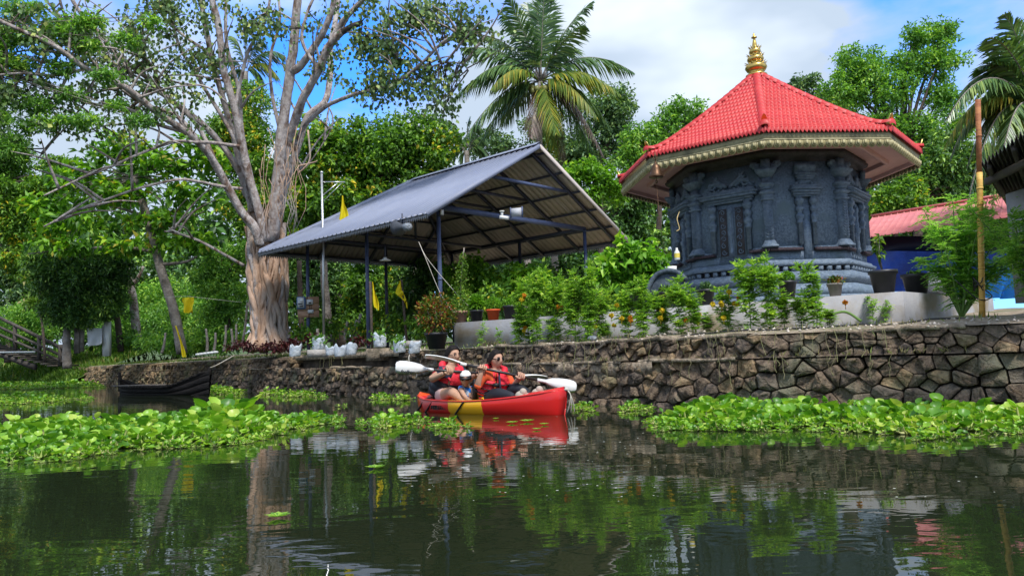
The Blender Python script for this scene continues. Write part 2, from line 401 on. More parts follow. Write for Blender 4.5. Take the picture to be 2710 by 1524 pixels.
def wfun(s, r_):
    x = wall_at(s)[0].x
    return np.interp(x, [-28, -8, -2, 1, 3, 6], [.34, .30, .28, .27, .29, .33]) * (1.15 if r_ == 0 else .95)
def mfun(s, h):
    x = wall_at(s)[0].x; q = rs.random()
    if x < -12: return 1 if q < .7 else 0
    if h < .25: return 2 if q < .6 else 0
    return 0 if q < .62 else (2 if q < .82 else 1)
tier(-.12, .68, 5, lambda s, r_: wfun(s, r_) * .75, mfun, s_of(-27), s_of(-2), None)
tier(-.12, .68, 4, lambda s, r_: wfun(s, r_) * .72, mfun, s_of(-2) + .0, s_of(8), None)
tier(.685, TOPZ - .03, 2, lambda s, r_: wfun(s, 1) * .85, mfun, s_of(-27), s_of(-6.6), None)
tier(.685, TOPZ - .03, 3, lambda s, r_: wfun(s, 1) * .78, mfun, s_of(-2.6), s_of(8), None)
def stone_mesh(m, s, h, poly, mi):
    cx = sum(p[0] for p in poly) / len(poly); cy = sum(p[1] for p in poly) / len(poly)
    area = abs(sum(poly[i][0] * poly[(i + 1) % len(poly)][1] - poly[(i + 1) % len(poly)][0] * poly[i][1] for i in range(len(poly)))) / 2
    rad = math.sqrt(area / PI)
    if rad < .03: return False
    shr = 1 - min(.30, .006 / rad + rs.uniform(.0, .20) * rs.random() ** 1.6)
    ring = []
    for i in range(len(poly)):
        a, b_ = poly[i], poly[(i + 1) % len(poly)]
        e = math.dist(a, b_)
        if e < rad * .18: ring.append(((a[0] + b_[0]) / 2, (a[1] + b_[1]) / 2)); continue
        ring.append((a[0] * .94 + b_[0] * .06, a[1] * .94 + b_[1] * .06))
        if e > rad * .9: ring.append(((a[0] + b_[0]) / 2 + rs.uniform(-.05, .05) * rad, (a[1] + b_[1]) / 2 + rs.uniform(-.05, .05) * rad))
        ring.append((a[0] * .06 + b_[0] * .94, a[1] * .06 + b_[1] * .94))
    n = len(ring); V = []; prt = rs.uniform(-.045, .055) + rad * .16; tl = rs.uniform(-.4, .4); tl2 = rs.uniform(-.2, .5)
    for (k_, dd) in ((1.0, -.15), (1.0, prt * .35), (.94, prt * .8), (.5, prt * 1.15)):
        for (a, b_) in ring:
            x = cx + (a - cx) * shr * k_; y = cy + (b_ - cy) * shr * k_
            jit = rs.uniform(-.2, .2) * rad * (1 if k_ < .6 else .5) if k_ < 1 else rs.uniform(-.03, .03) * rad
            dep = dd + jit * (1 if dd > 0 else 0) + (tl * (x - cx) + tl2 * (cy - y)) * (1 if k_ < 1 else .75)
            q = wpt(x, max(y, -.3), dep); V.append(q)
    V.append(wpt(cx, cy, prt * 1.15 + rs.uniform(-.03, .03) * rad)); c = len(V) - 1; F = []
    for r_ in range(3):
        for j in range(n): F.append((r_ * n + j, r_ * n + (j + 1) % n, (r_ + 1) * n + (j + 1) % n, (r_ + 1) * n + j))
    for j in range(n): F.append((3 * n + j, 3 * n + (j + 1) % n, c))
    m.add(V, F, mi); return True
cells = [c for c in cells if len(c[2]) > 2]
def cam_size(c):
    p = wall_at(c[0])[0]; xs = [q[0] for q in c[2]]; ys = [q[1] for q in c[2]]
    vis = 1 if abs(p.x / p.y) < .70 else .05
    return (max(xs) - min(xs)) * (max(ys) - min(ys)) / p.length ** 2 * vis
cells.sort(key=cam_size, reverse=True)
rest = MB(); cnt = 0; SM = [M_stone, M_stoneb, M_stonec]
for (s, h, poly, mi) in cells:
    if cnt < 290:
        mm = MB()
        if stone_mesh(mm, s, h, poly, 0): mm.build('stone', SM[mi], wall); cnt += 1
    else: stone_mesh(rest, s, h, poly, mi)
o = rest.build('small_stones', SM, wall); o['kind'] = 'stuff'
# dry creepers and roots hanging over the wall face
m = MB(); rg_ = random.Random(44)
for k in range(110):
    s = rg_.choice([s_of(-.3), s_of(1.2), s_of(2.4), s_of(3.3), s_of(4.3), s_of(-5), s_of(-9)]) + rg_.gauss(0, .45); h = rg_.choice([TOPZ, TOPZ, .70]); L0 = rg_.uniform(.1, .42); P = []; x = 0
    for q in range(6): x += rg_.uniform(-.03, .03); P.append(wpt(s + x, max(.02, h - L0 * q / 5), .055 + rg_.uniform(0, .02)))
    tube(m, P, rg_.uniform(.002, .0045), 3, cap=False)
tag(m.build('dry_creepers', mat('dry_vine', (.30, .25, .15), (.20, .24, .08), rough=.9, scale=8)), 'thin dry creepers hanging over the stone wall', 'creepers', kind='stuff')
# rope hanging down the wall
M_rope = mat('rope', (.62, .58, .50), (.4, .36, .3), scale=30)
m = MB(); tube(m, [Vector(q) for q in spline([tuple(at(1085, 935, 17.1)), tuple(at(1082, 950, 16.6)), tuple(at(1090, 975, 16.5)), tuple(at(1103, 990, 16.45)), tuple(at(1100, 1000, 16.45))], 4)], .012, 5)
tag(m.build('rope', M_rope, loc=at(1090, 970, 16.5)), 'pale thin rope hanging down the stone wall behind the paddles', 'rope')
# ================================================================== PLATFORM
PA, PB = Vector((-1.25, 16.2, 0)), Vector((5.6, 11.0, 0)); PC = Vector((8.7, 13.9, 0))
PZ = 1.565
M_plast = mat('grey_plaster', (.30, .30, .315), (.38, .375, .385), rough=.9, scale=2.2, bump=.25, bscale=25, c3=(.24, .20, .14), s3=1.5)
M_slab = mat('slab_concrete', (.28, .26, .24), (.40, .38, .35), rough=.95, scale=4, bump=.5)
plat = thing('raised_platform', (2.4, 13.4, .9), 'low grey plastered platform wall carrying plant pots in front of the shrine', 'platform')
pv = (PB - PA).normalized(); pn = Vector((-pv.y, pv.x, 0)); pv2 = (PC - PB).normalized(); pn2 = Vector((-pv2.y, pv2.x, 0))
m = MB()
def prism(m, poly, z0, z1, mi=0):
    n = len(poly); V = [(p[0], p[1], z0) for p in poly] + [(p[0], p[1], z1) for p in poly]
    F = [tuple(reversed(range(n))), tuple(range(n, 2 * n))] + [(i, (i + 1) % n, n + (i + 1) % n, n + i) for i in range(n)]
    m.add(V, F, mi)
pin = PB + (pn + pn2).normalized() * .2
prism(m, [PA, PB, pin, PA + pn * .18], .7, PZ)
m.build('front_wall', M_plast, plat)
m = MB(); prism(m, [PB, PC, PC + pn2 * .18, pin], .7, PZ - .001); m.build('side_wall', M_plast, plat)
m = MB(); prism(m, [PA + pn * .19, pin + Vector((-.01, .02, 0)), PC + pn2 * .19, PC + pn2 * 6, PA + pn * 6.5], .7, PZ - .03); m.build('paving', M_slab, plat)

# ================================================================== SHRINE
TC = Vector((5.05, 15.0, 0)); TROT = R(-17.1); TB = 1.70
M_gran = mat('painted_granite', (.09, .13, .185), (.20, .26, .335), rough=.6, scale=26, bump=.35, bscale=60, c3=(.12, .17, .205), s3=2.4, spec=.4)
M_gran2 = mat('granite_trim', (.105, .15, .21), (.21, .27, .345), rough=.5, scale=14, bump=.5, bscale=45, spec=.4)
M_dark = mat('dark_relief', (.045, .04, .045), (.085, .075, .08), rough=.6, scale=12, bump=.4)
M_tile = mat('roof_tile_red', (.46, .022, .022), (.56, .045, .042), rough=.5, scale=3, spec=.45, bump=.1, rand=.16, c3=(.50, .025, .03), s3=1.2)
M_gold = mat('gold_metal', (.62, .40, .10), (.75, .52, .16), rough=.28, metal=1.0, scale=20)
M_fasc = mat('olive_gold_board', (.27, .24, .13), (.40, .35, .20), rough=.6, scale=7, bump=.3, c3=(.17, .15, .09), s3=3)
M_scal = mat('scallop_gold', (.36, .31, .15), (.50, .44, .24), rough=.5, scale=9); M_scald = mat('scallop_painted_shade', (.13, .11, .05), (.18, .15, .07), rough=.6, scale=9)  # second is a darker copy: recess shade painted onto alternate rings
M_soff = mat('pink_soffit', (.58, .33, .31), (.64, .38, .35), rough=.8, scale=3)
tem = thing('shrine', (TC.x, TC.y, TB), 'octagonal blue-black stone shrine with red tiled roof and golden finial', 'temple')
def od(i): a = TROT + (i - 2) * PI / 4; return Vector((math.sin(a), -math.cos(a), 0))       # corner i outward, 2 = nearest corner
def oct_prof(m, prof, mi=0, cap=True):
    V = []; F = []
    for r, z in prof:
        for i in range(8): q = TC + od(i) * r; V.append((q.x, q.y, z))
    k = len(prof)
    for i in range(k - 1):
        for j in range(8): F.append((i * 8 + j, i * 8 + (j + 1) % 8, (i + 1) * 8 + (j + 1) % 8, (i + 1) * 8 + j))
    if cap: F.append(tuple(reversed(range(8)))); F.append(tuple((k - 1) * 8 + j for j in range(8)))
    m.add(V, F, mi)
def fac(i):       # frame of facet between corner i and i+1: centre, along, out
    a = od(i); b_ = od(i + 1); n_ = (a + b_).normalized(); return n_, (b_ - a).normalized()
AP = math.cos(PI / 8)
def fp(i, x, z, d, r=1.76): n_, t_ = fac(i); q = TC + n_ * (r * AP + d) + t_ * x; return Vector((q.x, q.y, z))
def fbox(m, i, x, z, w, h, d, d0=0, mi=0, r=1.76, tp=0.0):   # box on facet i, centred (x, z), w x h, from d0 to d out
    P = [fp(i, x - w / 2, z - h / 2, d0, r), fp(i, x + w / 2, z - h / 2, d0, r), fp(i, x + w / 2, z - h / 2, d, r), fp(i, x - w / 2, z - h / 2, d, r),
         fp(i, x - w / 2 - tp, z + h / 2, d0, r), fp(i, x + w / 2 + tp, z + h / 2, d0, r), fp(i, x + w / 2 + tp, z + h / 2, d + tp, r), fp(i, x - w / 2 - tp, z + h / 2, d + tp, r)]
    box8(m, P, mi)
m = MB(); oct_prof(m, [(2.06, 1.55), (2.06, 1.70)]); m.build('base_slab', M_gran, tem)
m = MB(); oct_prof(m, [(2.0, 1.70), (2.0, 1.80), (1.97, 1.84), (1.93, 1.90)]); m.build('plinth', M_gran, tem)
m = MB(); oct_prof(m, [(1.90 + .09 * math.sin(PI * i / 8), 1.90 + .22 * i / 8) for i in range(9)]); m.build('rounded_moulding', M_gran2, tem)
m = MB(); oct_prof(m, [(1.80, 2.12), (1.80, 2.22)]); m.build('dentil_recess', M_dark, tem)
for i in (1, 2, 3, 0):
    for k in range(9):
        mm = MB(); fbox(mm, i, -.64 + .16 * k, 2.165, .075, .075, .10, .0, r=1.80); mm.build('dentil', M_gran2, tem)
m = MB(); oct_prof(m, [(1.92, 2.22), (1.93, 2.27), (1.86, 2.30), (1.85, 2.33), (1.80, 2.335)]); m.build('step_moulding', M_gran2, tem)
m = MB(); oct_prof(m, [(1.77, 2.33), (1.77, 2.48)]); m.build('recessed_band', M_gran, tem)
m = MB(); oct_prof(m, [(1.76, 2.48), (1.76, 4.16)]); m.build('wall', M_gran, tem)
# rope moulding in runs, with a gap where doors stand
M_rope2 = mat('rope_moulding', (.05, .035, .045), (.10, .065, .075), rough=.6, scale=60, aniso=(1, 1, 1), bump=.9, bscale=50)
for i in range(8):
    gap = {1: .33, 3: .33, 0: .2, 2: .12}.get(i, .2); w = 1.76 * math.sin(PI / 8)
    off = {2: .0}.get(i, 0)
    for (a, b_) in ((-w - .03, -gap), (gap, w + .03)):
        m = MB(); fbox(m, i, (a + b_) / 2, 2.515, abs(b_ - a), .05, .085, -.02); fbox(m, i, (a + b_) / 2, 2.555, abs(b_ - a), .03, .05, -.02, mi=1)
        tube(m, [fp(i, a + (b_ - a) * q / 14, 2.515, .085) for q in range(15)], [.022 if q % 2 else .03 for q in range(15)], 6)
        m.build('rope_band', [M_rope2, M_gran2], tem)
# cornice under the eaves
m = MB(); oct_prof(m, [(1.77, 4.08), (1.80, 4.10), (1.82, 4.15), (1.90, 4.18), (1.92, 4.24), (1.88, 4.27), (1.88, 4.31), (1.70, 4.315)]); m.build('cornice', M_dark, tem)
# corner pilasters
def pilaster(i):
    o = od(i); c = TC + o * 1.755; a0 = math.atan2(o.y, o.x)
    p0 = MB(); c0 = Vector((c.x, c.y, 0))
    sq = lambda m_, prof, mi=0: lathe(m_, c0, [(r * 1.414 * .92, z) for r, z in prof], 4, mi, a0 + PI / 4 + PI / 4 * 0)
    m = p0
    sq(m, [(.155, 2.56), (.155, 2.585), (.13, 2.60), (.12, 2.62), (.09, 2.68)])
    sq(m, [(.085, 2.68), (.085, 3.38)])
    o2 = m.build('pilaster', M_gran2, tem)
    # carved chevrons on the shaft
    m = MB()
    for k in range(13):
        z = 2.72 + k * .05
        for side in (-1, 1):
            for sg in (-1, 1):
                rm = Matrix.Rotation(a0, 3, 'Z')
                p1 = c0 + rm @ Vector((.087 if True else 0, 0, z)); 
                n_ = rm @ Vector((math.cos(PI / 4 * 0), 0, 0))
                # the shaft shows two faces beside the corner; chevrons on both
                f = (Matrix.Rotation(a0 + side * PI / 2 * 0, 3, 'Z'))
                a_ = f @ Vector((.090, .012 * sg, 0)); b_ = f @ Vector((.090, .07 * sg, 0))
                bar(m, c0 + a_ + Vector((0, 0, z)), c0 + b_ + Vector((0, 0, z + .04)), .012, .012)
            break
    m.build('chevron_carving', M_gran2, o2)
    m = MB()
    sq(m, [(.09, 3.38), (.115, 3.39), (.115, 3.42), (.085, 3.435), (.105, 3.455), (.105, 3.47), (.085, 3.48), (.12, 3.50), (.138, 3.525), (.12, 3.55), (.085, 3.56), (.085, 3.585), (.10, 3.59), (.10, 3.605), (.085, 3.61), (.125, 3.64), (.145, 3.67), (.125, 3.70), (.085, 3.71), (.075, 3.79)])
    sq(m, [(.10, 3.79), (.15, 3.86), (.185, 3.90), (.185, 3.93), (.10, 3.935)])
    sq(m, [(.085, 3.93), (.085, 4.12)])
    m.build('capital', M_gran2, o2)
    m = MB()
    for sg in (-1, 1):
        m = MB(); t_ = Vector((-o.y, o.x, 0)) * sg
        base = c0 + t_ * .09 + o * .02
        for (q, z, w_, h_) in ((.03, 3.955, .13, .06), (.07, 4.0, .12, .06), (.105, 4.045, .11, .055)): box(m, base + t_ * q + Vector((0, 0, z)), (w_, .09, h_ + .006), rz=math.atan2(t_.y, t_.x))
        tube(m, [base + t_ * .14 + o * .04 + Vector((0, 0, 4.03)), base + t_ * .14 - o * .04 + Vector((0, 0, 4.03))], .036, 8)
        m.build('bracket', M_gran2, o2)
for i in range(-1, 6): pilaster(i)
def baluster(m, i, x, z0, z1, r, d, sq=.0):
    c = fp(i, x, 0, d); H_ = z1 - z0; n_, t_ = fac(i); a0_ = math.atan2(n_.y, n_.x) + PI / 4
    P = [(.75, 0), (.75, .44), (1.05, .45), (1.05, .48), (.8, .50), (1.25, .55), (1.35, .58), (1.25, .61), (.75, .64), (.75, .68), (1.2, .72), (1.3, .745), (1.2, .77), (.75, .80), (.8, .83), (1.3, .87), (1.45, .90), (1.45, .95), (1.1, .955), (1.1, 1.0)]
    lathe(m, Vector((c.x, c.y, 0)), [(r * a * 1.2, z0 + H_ * b_) for a, b_ in P], 4, 0, a0_)
def spiral(m, i, cx, cz, r0, turns, sg, d, th=.016, a_s=0.0):
    pts = []
    for q in range(14):
        f = q / 13; an = a_s + sg * f * turns * 2 * PI; r_ = r0 * (1 - .8 * f)
        pts.append(fp(i, cx + r_ * math.cos(an), cz + r_ * math.sin(an), d))
    tube(m, pts, [th * (1 - .3 * q / 13) for q in range(14)], 5)
def false_door(i, sx=1.0):
    m = MB(); fbox(m, i, 0, 2.92, .50 * sx, .98, .025); door = m.build('door_panel', M_gran, tem)
    m = MB(); fbox(m, i, 0, 2.92, .10 * sx, .90, .06, .02); 
    c = fp(i, 0, 0, .06); lathe(m, Vector((c.x, c.y, 0)), [(.03, 2.5), (.045, 2.56), (.03, 2.6), (.03, 2.82), (.06, 2.86), (.06, 2.92), (.03, 2.96), (.03, 3.2), (.05, 3.25), (.035, 3.33)], 8)
    m.build('centre_bar', M_gran2, door)
    m = MB()
    for sx_ in (-1, 1):
        fbox(m, i, sx_ * .155 * sx, 2.92, .15 * sx, .86, .032, .02, mi=1)
        for k in range(7): spiral(m, i, sx_ * .155 * sx, 2.56 + k * .12, .052 * sx, 1.2, 1 if k % 2 else -1, .042, .010, PI / 2 * k)
    m.build('scroll_carving', [M_gran2, M_dark], door)
    m = MB()
    for k in range(8): spiral(m, i, (-.245 + .07 * k) * sx, 2.405, .035, 1.1, 1 if k % 2 else -1, .03, .009)
    m.build('sill_carving', M_gran2, door)
    for sx_ in (-1, 1):
        m = MB(); baluster(m, i, sx_ * .335 * sx, 2.56, 3.44, .058 * sx, .05); m.build('colonnette', M_gran2, tem)
    m = MB()
    for (z, w, h, d) in ((3.46, .86, .04, .10), (3.50, .92, .04, .13), (3.545, 1.04, .045, .19), (3.585, 1.10, .03, .21), (3.64, .96, .08, .10)):
        fbox(m, i, 0, z, w * sx, h, d)
    m.build('lintel', M_gran2, tem)
    m = MB()
    pts = [fp(i, sx * .46 * math.cos(PI * q / 16) * 1, 3.70 + .22 * abs(math.sin(PI * q / 16)) ** .5 - .12 * math.exp(-((q - 8) / 2.5) ** 2), .05) for q in range(17)]
    for sg in (-1, 1):
        spiral(m, i, sg * .33 * sx, 3.80, .10, 1.3, sg, .05, .028, PI / 2)
        spiral(m, i, sg * .20 * sx, 3.86, .08, 1.2, -sg, .05, .024, PI / 2)
        spiral(m, i, sg * .42 * sx, 3.73, .05, 1.2, sg, .05, .02)
        tube(m, [fp(i, sg * (.03 + .055 * q) * sx, 3.74 + .03 * q ** 1.3, .045) for q in range(6)], [.035, .045, .045, .035, .025, .012], 7)
        tube(m, [fp(i, sg * (.12 + .055 * q) * sx, 3.73 + .10 * math.sin(q * .6), .04) for q in range(7)], [.04, .05, .05, .045, .04, .03, .02], 7)
        for k in range(4): ellipsoid(m, fp(i, sg * (.1 + .09 * k) * sx, 3.70, .05), (.03, .03, .022), 6, 4)
    m.build('pediment', M_gran2, tem)
false_door(1); false_door(3); false_door(0); false_door(4)
def aedicule(i):         # the narrow niche with two bulging posts
    m = MB()
    fbox(m, i, 0, 2.78, .135, 1.0, .045); niche = m.build('niche_back', M_gran, tem)
    for sx_ in (-1, 1):
        m = MB(); baluster(m, i, sx_ * .13, 2.60, 3.44, .052, .05); m.build('niche_post', M_gran2, tem)
    m = MB()
    for (z, w, h, d) in ((3.455, .42, .03, .09), (3.49, .46, .04, .12), (3.535, .50, .05, .15), (3.575, .56, .03, .18), (3.62, .50, .06, .12)): fbox(m, i, 0, z, w, h, d)
    m.build('niche_shelf', M_gran2, tem)
    m = MB()
    for (z, w, h, d) in ((3.70, .26, .10, .09), (3.76, .30, .03, .12), (3.80, .33, .04, .13), (3.84, .38, .03, .15), (3.93, .36, .13, .13)): fbox(m, i, 0, z, w, h, d)
    for sx_ in (-1, 1):
        for k in range(2): ellipsoid(m, fp(i, sx_ * (.10 + .07 * k), 3.67, .10), (.03, .03, .03), 6, 4)
    tube(m, [fp(i, -.19 + .38 * q / 6, 3.97, .09) for q in range(7)], .055, 8)
    m.build('niche_crown', M_gran2, tem)
aedicule(2); aedicule(6)
# ---- roof
RE, ZE, ZA = 2.83, 4.37, 6.30
def rz(r):            # height of the tile plane at corner radius r
    x = 1 - r / RE; return ZE + (ZA - ZE) * (max(0, x) ** 1.13) + (ZA - ZE) * .75 * min(0, x)
roof = None
m = MB(); oct_prof(m, [(RE * (1 - j / 12), rz(RE * (1 - j / 12)) - .045) for j in range(12)] + [(.06, ZA - .06)], cap=False)
roof = m.build('roof', mat('roof_deck', (.30, .04, .04)), tem)
NR = 17; tiles = []
TW = .145
def surf(i, r, x, dz): n_, t_ = fac(i); q = TC + n_ * (r * AP) + t_ * x; return Vector((q.x, q.y, rz(r) + dz))
for i in range(8):
    for row in range(NR):
        r1_ = RE * (1 - row / NR) + .03; r0_ = RE * (1 - (row + 1) / NR) + .0; half = r1_ * math.sin(PI / 8)
        ncol = int(half * 2 / TW) + 3
        for c in range(-(ncol // 2) - 1, ncol // 2 + 2):
            x0 = (c - .5 + .5 * (row % 2)) * TW; x1 = x0 + TW
            if x1 < -half or x0 > half: continue
            tiles.append((i, row, x0, x1, r0_, r1_, half))
def tile_mesh(m, i, row, x0, x1, r0_, r1_, half):
    S = 10; V = []; h0 = r0_ * math.sin(PI / 8)
    lift = rs.uniform(0, .004)
    for (r_, base, hf) in ((r1_, .0, half), (r1_, .055, half), (r0_, .004, h0)):
        for s in range(S + 1):
            x = x0 + (x1 - x0) * s / S; ph = 2 * PI * s / S * 2
            w = .024 * math.sin(ph) + .008 * math.sin(2 * ph)
            xx = max(-hf, min(hf, x))
            V.append(surf(i, r_, xx, base + w + (lift if base else -.018)))
    F = [(s, s + 1, S + 2 + s, S + 1 + s) for s in range(S)] + [(S + 1 + s, S + 2 + s, 2 * S + 3 + s, 2 * S + 2 + s) for s in range(S)]
    m.add(V, F)
def tvis(t_):
    n_, tt = fac(t_[0]); c = surf(t_[0], (t_[4] + t_[5]) / 2, (t_[2] + t_[3]) / 2, 0); v = (Vector((0, 0, CZ)) - c)
    nz = Vector((n_.x, n_.y, 1.15)).normalized(); return v.normalized().dot(nz) / v.length
tiles.sort(key=tvis, reverse=True); rest = MB()
for k, t_ in enumerate(tiles):
    if k < 288: mm = MB(); tile_mesh(mm, *t_); mm.build('tile', M_tile, roof)
    else: tile_mesh(rest, *t_)
o = rest.build('tile_field', M_tile, roof); o['kind'] = 'stuff'
for i in range(8):
    o_ = od(i); t_ = Vector((-o_.y, o_.x, 0))
    for k in range(17):
        m = MB(); r1_ = RE * (1 - k / 17) + .05; r0_ = RE * (1 - (k + 1) / 17) + .0
        V = []; 
        flare = lambda r_: .05 * max(0, (r_ - RE * .86) / (RE * .14)) ** 1.5
        for (r_, up_, w) in ((r1_, .035, .075), (r1_, .06, .08), (r0_, .045, .062)):
            for a in range(7):
                an = PI * a / 6; q = TC + o_ * r_ + t_ * (w * math.cos(an)); V.append((q.x, q.y, rz(min(r_, RE)) + (up_ if r_ != r1_ or up_ != .035 else -.0) - .02 + flare(r_) + .065 * math.sin(an) * (.7 if up_ == .035 else 1)))
        m.add(V, [(a, a + 1, 8 + a, 7 + a) for a in range(6)] + [(7 + a, 8 + a, 15 + a, 14 + a) for a in range(6)])
        if i in (0, 1, 2, 3, 4, 5): m.build('ridge_tile', M_tile, roof)
        else: m.build('ridge_tile', M_tile, roof)
    # golden leaf at the foot of each ridge
    m = MB(); c = TC + o_ * (RE - .02); zc = rz(RE) + .10
    V = []
    for a in range(7):
        an = PI * a / 6; V.append(c + t_ * (.06 * math.cos(an)) + Vector((0, 0, zc + .16 * math.sin(an) ** 1.6)) + o_ * (.08 * math.sin(an)))
    V += [v - o_ * .02 for v in V]
    m.add(V, [tuple(range(7)), tuple(range(13, 6, -1))] + [(a, a + 1, a + 8, a + 7) for a in range(6)])
    m.build('ridge_ornament', M_gold, roof)
# fascia, scallops, soffit
m = MB(); rf = RE - .03
oct_prof(m, [(rf - .05, ZE - .17), (rf, ZE - .17), (rf, ZE - .005), (rf - .05, ZE - .005)], cap=False)
oct_prof(m, [(rf + .012, ZE - .17), (rf + .02, ZE - .155), (rf + .006, ZE - .14)], cap=False)
fas = m.build('fascia', M_fasc, tem)
sc0 = None; ns = 17; wfac = 2 * rf * math.sin(PI / 8)
def scallop_mesh(i, x, w):
    m = MB(); 
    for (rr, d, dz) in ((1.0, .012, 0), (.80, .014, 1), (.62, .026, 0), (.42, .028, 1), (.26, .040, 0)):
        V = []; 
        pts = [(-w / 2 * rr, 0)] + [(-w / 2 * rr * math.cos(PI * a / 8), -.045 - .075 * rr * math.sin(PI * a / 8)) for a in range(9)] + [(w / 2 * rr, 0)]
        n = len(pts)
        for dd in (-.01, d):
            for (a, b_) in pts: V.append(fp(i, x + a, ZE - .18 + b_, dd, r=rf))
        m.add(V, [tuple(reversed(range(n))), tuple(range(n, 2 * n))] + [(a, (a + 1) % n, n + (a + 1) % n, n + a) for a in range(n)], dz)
    return m
for i in range(8):
    for k in range(ns):
        x = -wfac / 2 + wfac * (k + .5) / ns
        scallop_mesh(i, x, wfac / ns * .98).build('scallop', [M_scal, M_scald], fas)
m = MB(); oct_prof(m, [(rf - .04, ZE - .16), (rf - .35, ZE - .12), (1.6, ZE - .05)], cap=False)
oct_prof(m, [(2.28, ZE - .10), (2.28, ZE - .17), (2.2, ZE - .17), (2.2, ZE - .1)], cap=False)
oct_prof(m, [(rf - .05, ZE - .12), (rf - .05, ZE - .22), (rf - .12, ZE - .22), (rf - .12, ZE - .12)], cap=False)
m.build('soffit', M_soff, tem)
# finial
fz = ZA - .04
def fin(prof, nm):
    m = MB(); lathe(m, (TC.x, TC.y, fz), prof, 24); return m.build(nm, M_gold, tem, smooth=True)
fb = fin([(.20, -.03), (.21, .0), (.15, .03), (.13, .05), (.18, .09), (.215, .15), (.20, .20), (.12, .23), (.08, .25), (.14, .28), (.165, .33), (.15, .37), (.09, .40), (.06, .42), (.10, .45), (.115, .49), (.105, .53), (.06, .56), (.045, .58), (.05, .62), (.035, .70), (.02, .76), (.055, .775), (.055, .79), (.02, .81), (.025, .84), (.004, .88)], 'finial')
m = MB()
for (z, r_, n_) in ((.21, .20, 14), (.385, .155, 12), (.545, .11, 10)):
    for k in range(n_):
        a = 2 * PI * k / n_; d = Vector((math.cos(a), math.sin(a), 0)); t_ = Vector((-d.y, d.x, 0)); c = Vector((TC.x, TC.y, fz + z))
        m.add([c + d * r_ * .8 - t_ * .02, c + d * r_ * .8 + t_ * .02, c + d * (r_ + .035) + Vector((0, 0, .05)), c + d * r_ * .75 + Vector((0, 0, .03))], [(0, 1, 2), (1, 3, 2), (3, 0, 2)])
m.build('finial_petals', M_gold, fb)['kind'] = 'stuff'
# bell and hooks under the left eave
bp_ = at(1736, 455, 13.4)
M_bronze = mat('bronze', (.09, .05, .03), (.16, .09, .05), rough=.45, metal=.8, scale=12)
bell = thing('temple_bell', tuple(bp_), 'dark bronze bell hanging under the pink soffit of the shrine', 'bell')
m = MB(); lathe(m, bp_, [(.125, -.10), (.13, -.085), (.10, -.03), (.085, .05), (.075, .10), (.05, .13), (.02, .15), (.015, .19)], 18); m.build('bell_body', M_bronze, bell, smooth=True)
m = MB(); tube(m, [bp_ + Vector((0, 0, .19)), bp_ + Vector((.0, 0, .36))], .008, 5)
for k in range(10):
    a = 2 * PI * k / 10; b2 = 2 * PI * (k + 1) / 10
    bar(m, bp_ + Vector((.035 * math.cos(a), 0, .26 + .035 * math.sin(a))), bp_ + Vector((.035 * math.cos(b2), 0, .26 + .035 * math.sin(b2))), .01, .01)
m.build('hook', M_bronze, bell)
m = MB(); tube(m, [bp_ + Vector((0, 0, -.06)), bp_ + Vector((0, 0, -.17))], .01, 5); ellipsoid(m, bp_ + Vector((0, 0, -.18)), (.025, .025, .035), 8, 6); tube(m, [bp_ + Vector((0, 0, -.2)), bp_ + Vector((.02, 0, -.9)), bp_ + Vector((.1, 0, -1.6))], .004, 4); m.build('clapper', M_bronze, bell)
# curved stone banister of the entrance steps, left of the shrine
def PX(px, py, Y): return tuple(at(px, py, Y))
m = MB(); pts = spline([PX(1712, 800, 13.6), PX(1716, 762, 13.6), PX(1735, 730, 13.6), PX(1765, 717, 13.5), PX(1795, 722, 13.4), PX(1815, 740, 13.3)], 6)
m2 = MB(); W_ = [Vector(p) for p in pts]; zb_ = 1.56; V = []
for p in W_:
    for (dy, zz) in ((0, p.z), (.22, p.z), (.22, zb_), (0, zb_)): V.append((p.x, p.y + dy, zz))
m2.add(V, [(4 * j + k, 4 * j + (k + 1) % 4, 4 * j + 4 + (k + 1) % 4, 4 * j + 4 + k) for j in range(len(W_) - 1) for k in range(4)] + [(3, 2, 1, 0), tuple(4 * (len(W_) - 1) + k for k in range(4))])
tube(m2, [p + Vector((0, -.01, 0)) for p in W_], .045, 8)
for k in range(3):
    q = PX(1765 + 12 * k, 775, 13.6); box(m2, Vector(q) + Vector((0, .4, -.02 - .0 * k)), (.5, .9, .16 + .0 * k)); 
bn = thing('curved_banister', PX(1760, 800, 13.6), 'curved dark stone banister beside the shrine steps', 'banister')
m2.build('rail', mat('dark_granite', (.035, .05, .07), (.08, .105, .135), rough=.7, scale=20), bn)
# small things on the shrine's ledge
M_white = mat('white_plastic', (.75, .75, .72), rough=.4)
M_yel = mat('yellow_label', (.75, .6, .1), rough=.5)
bo = thing('oil_bottle', tuple(at(1792, 680, 13.75)), 'white and yellow plastic bottle on the shrine ledge', 'bottle')
c = at(1792, 678, 13.75); m = MB(); lathe(m, c, [(.045, -.07), (.05, -.06), (.05, .07), (.02, .12), (.02, .15)], 12); m.build('bottle_body', M_white, bo, smooth=True)
m = MB(); lathe(m, c, [(.052, -.03), (.052, .05)], 12, cap=False); m.build('bottle_label', M_yel, bo)
m = MB(); c = at(1779, 714, 13.6); lathe(m, c, [(.07, -.06), (.085, .06), (.075, .06), (.06, -.04)], 14)
tag(m.build('cup', M_white, loc=c), 'small white cup standing beside the shrine base', 'cup')
m = MB(); tube(m, [Vector(p) for p in spline([PX(1798, 560, 13.65), PX(1792, 580, 13.55), PX(1798, 605, 13.55), PX(1790, 612, 13.55)], 5)], .008, 6)
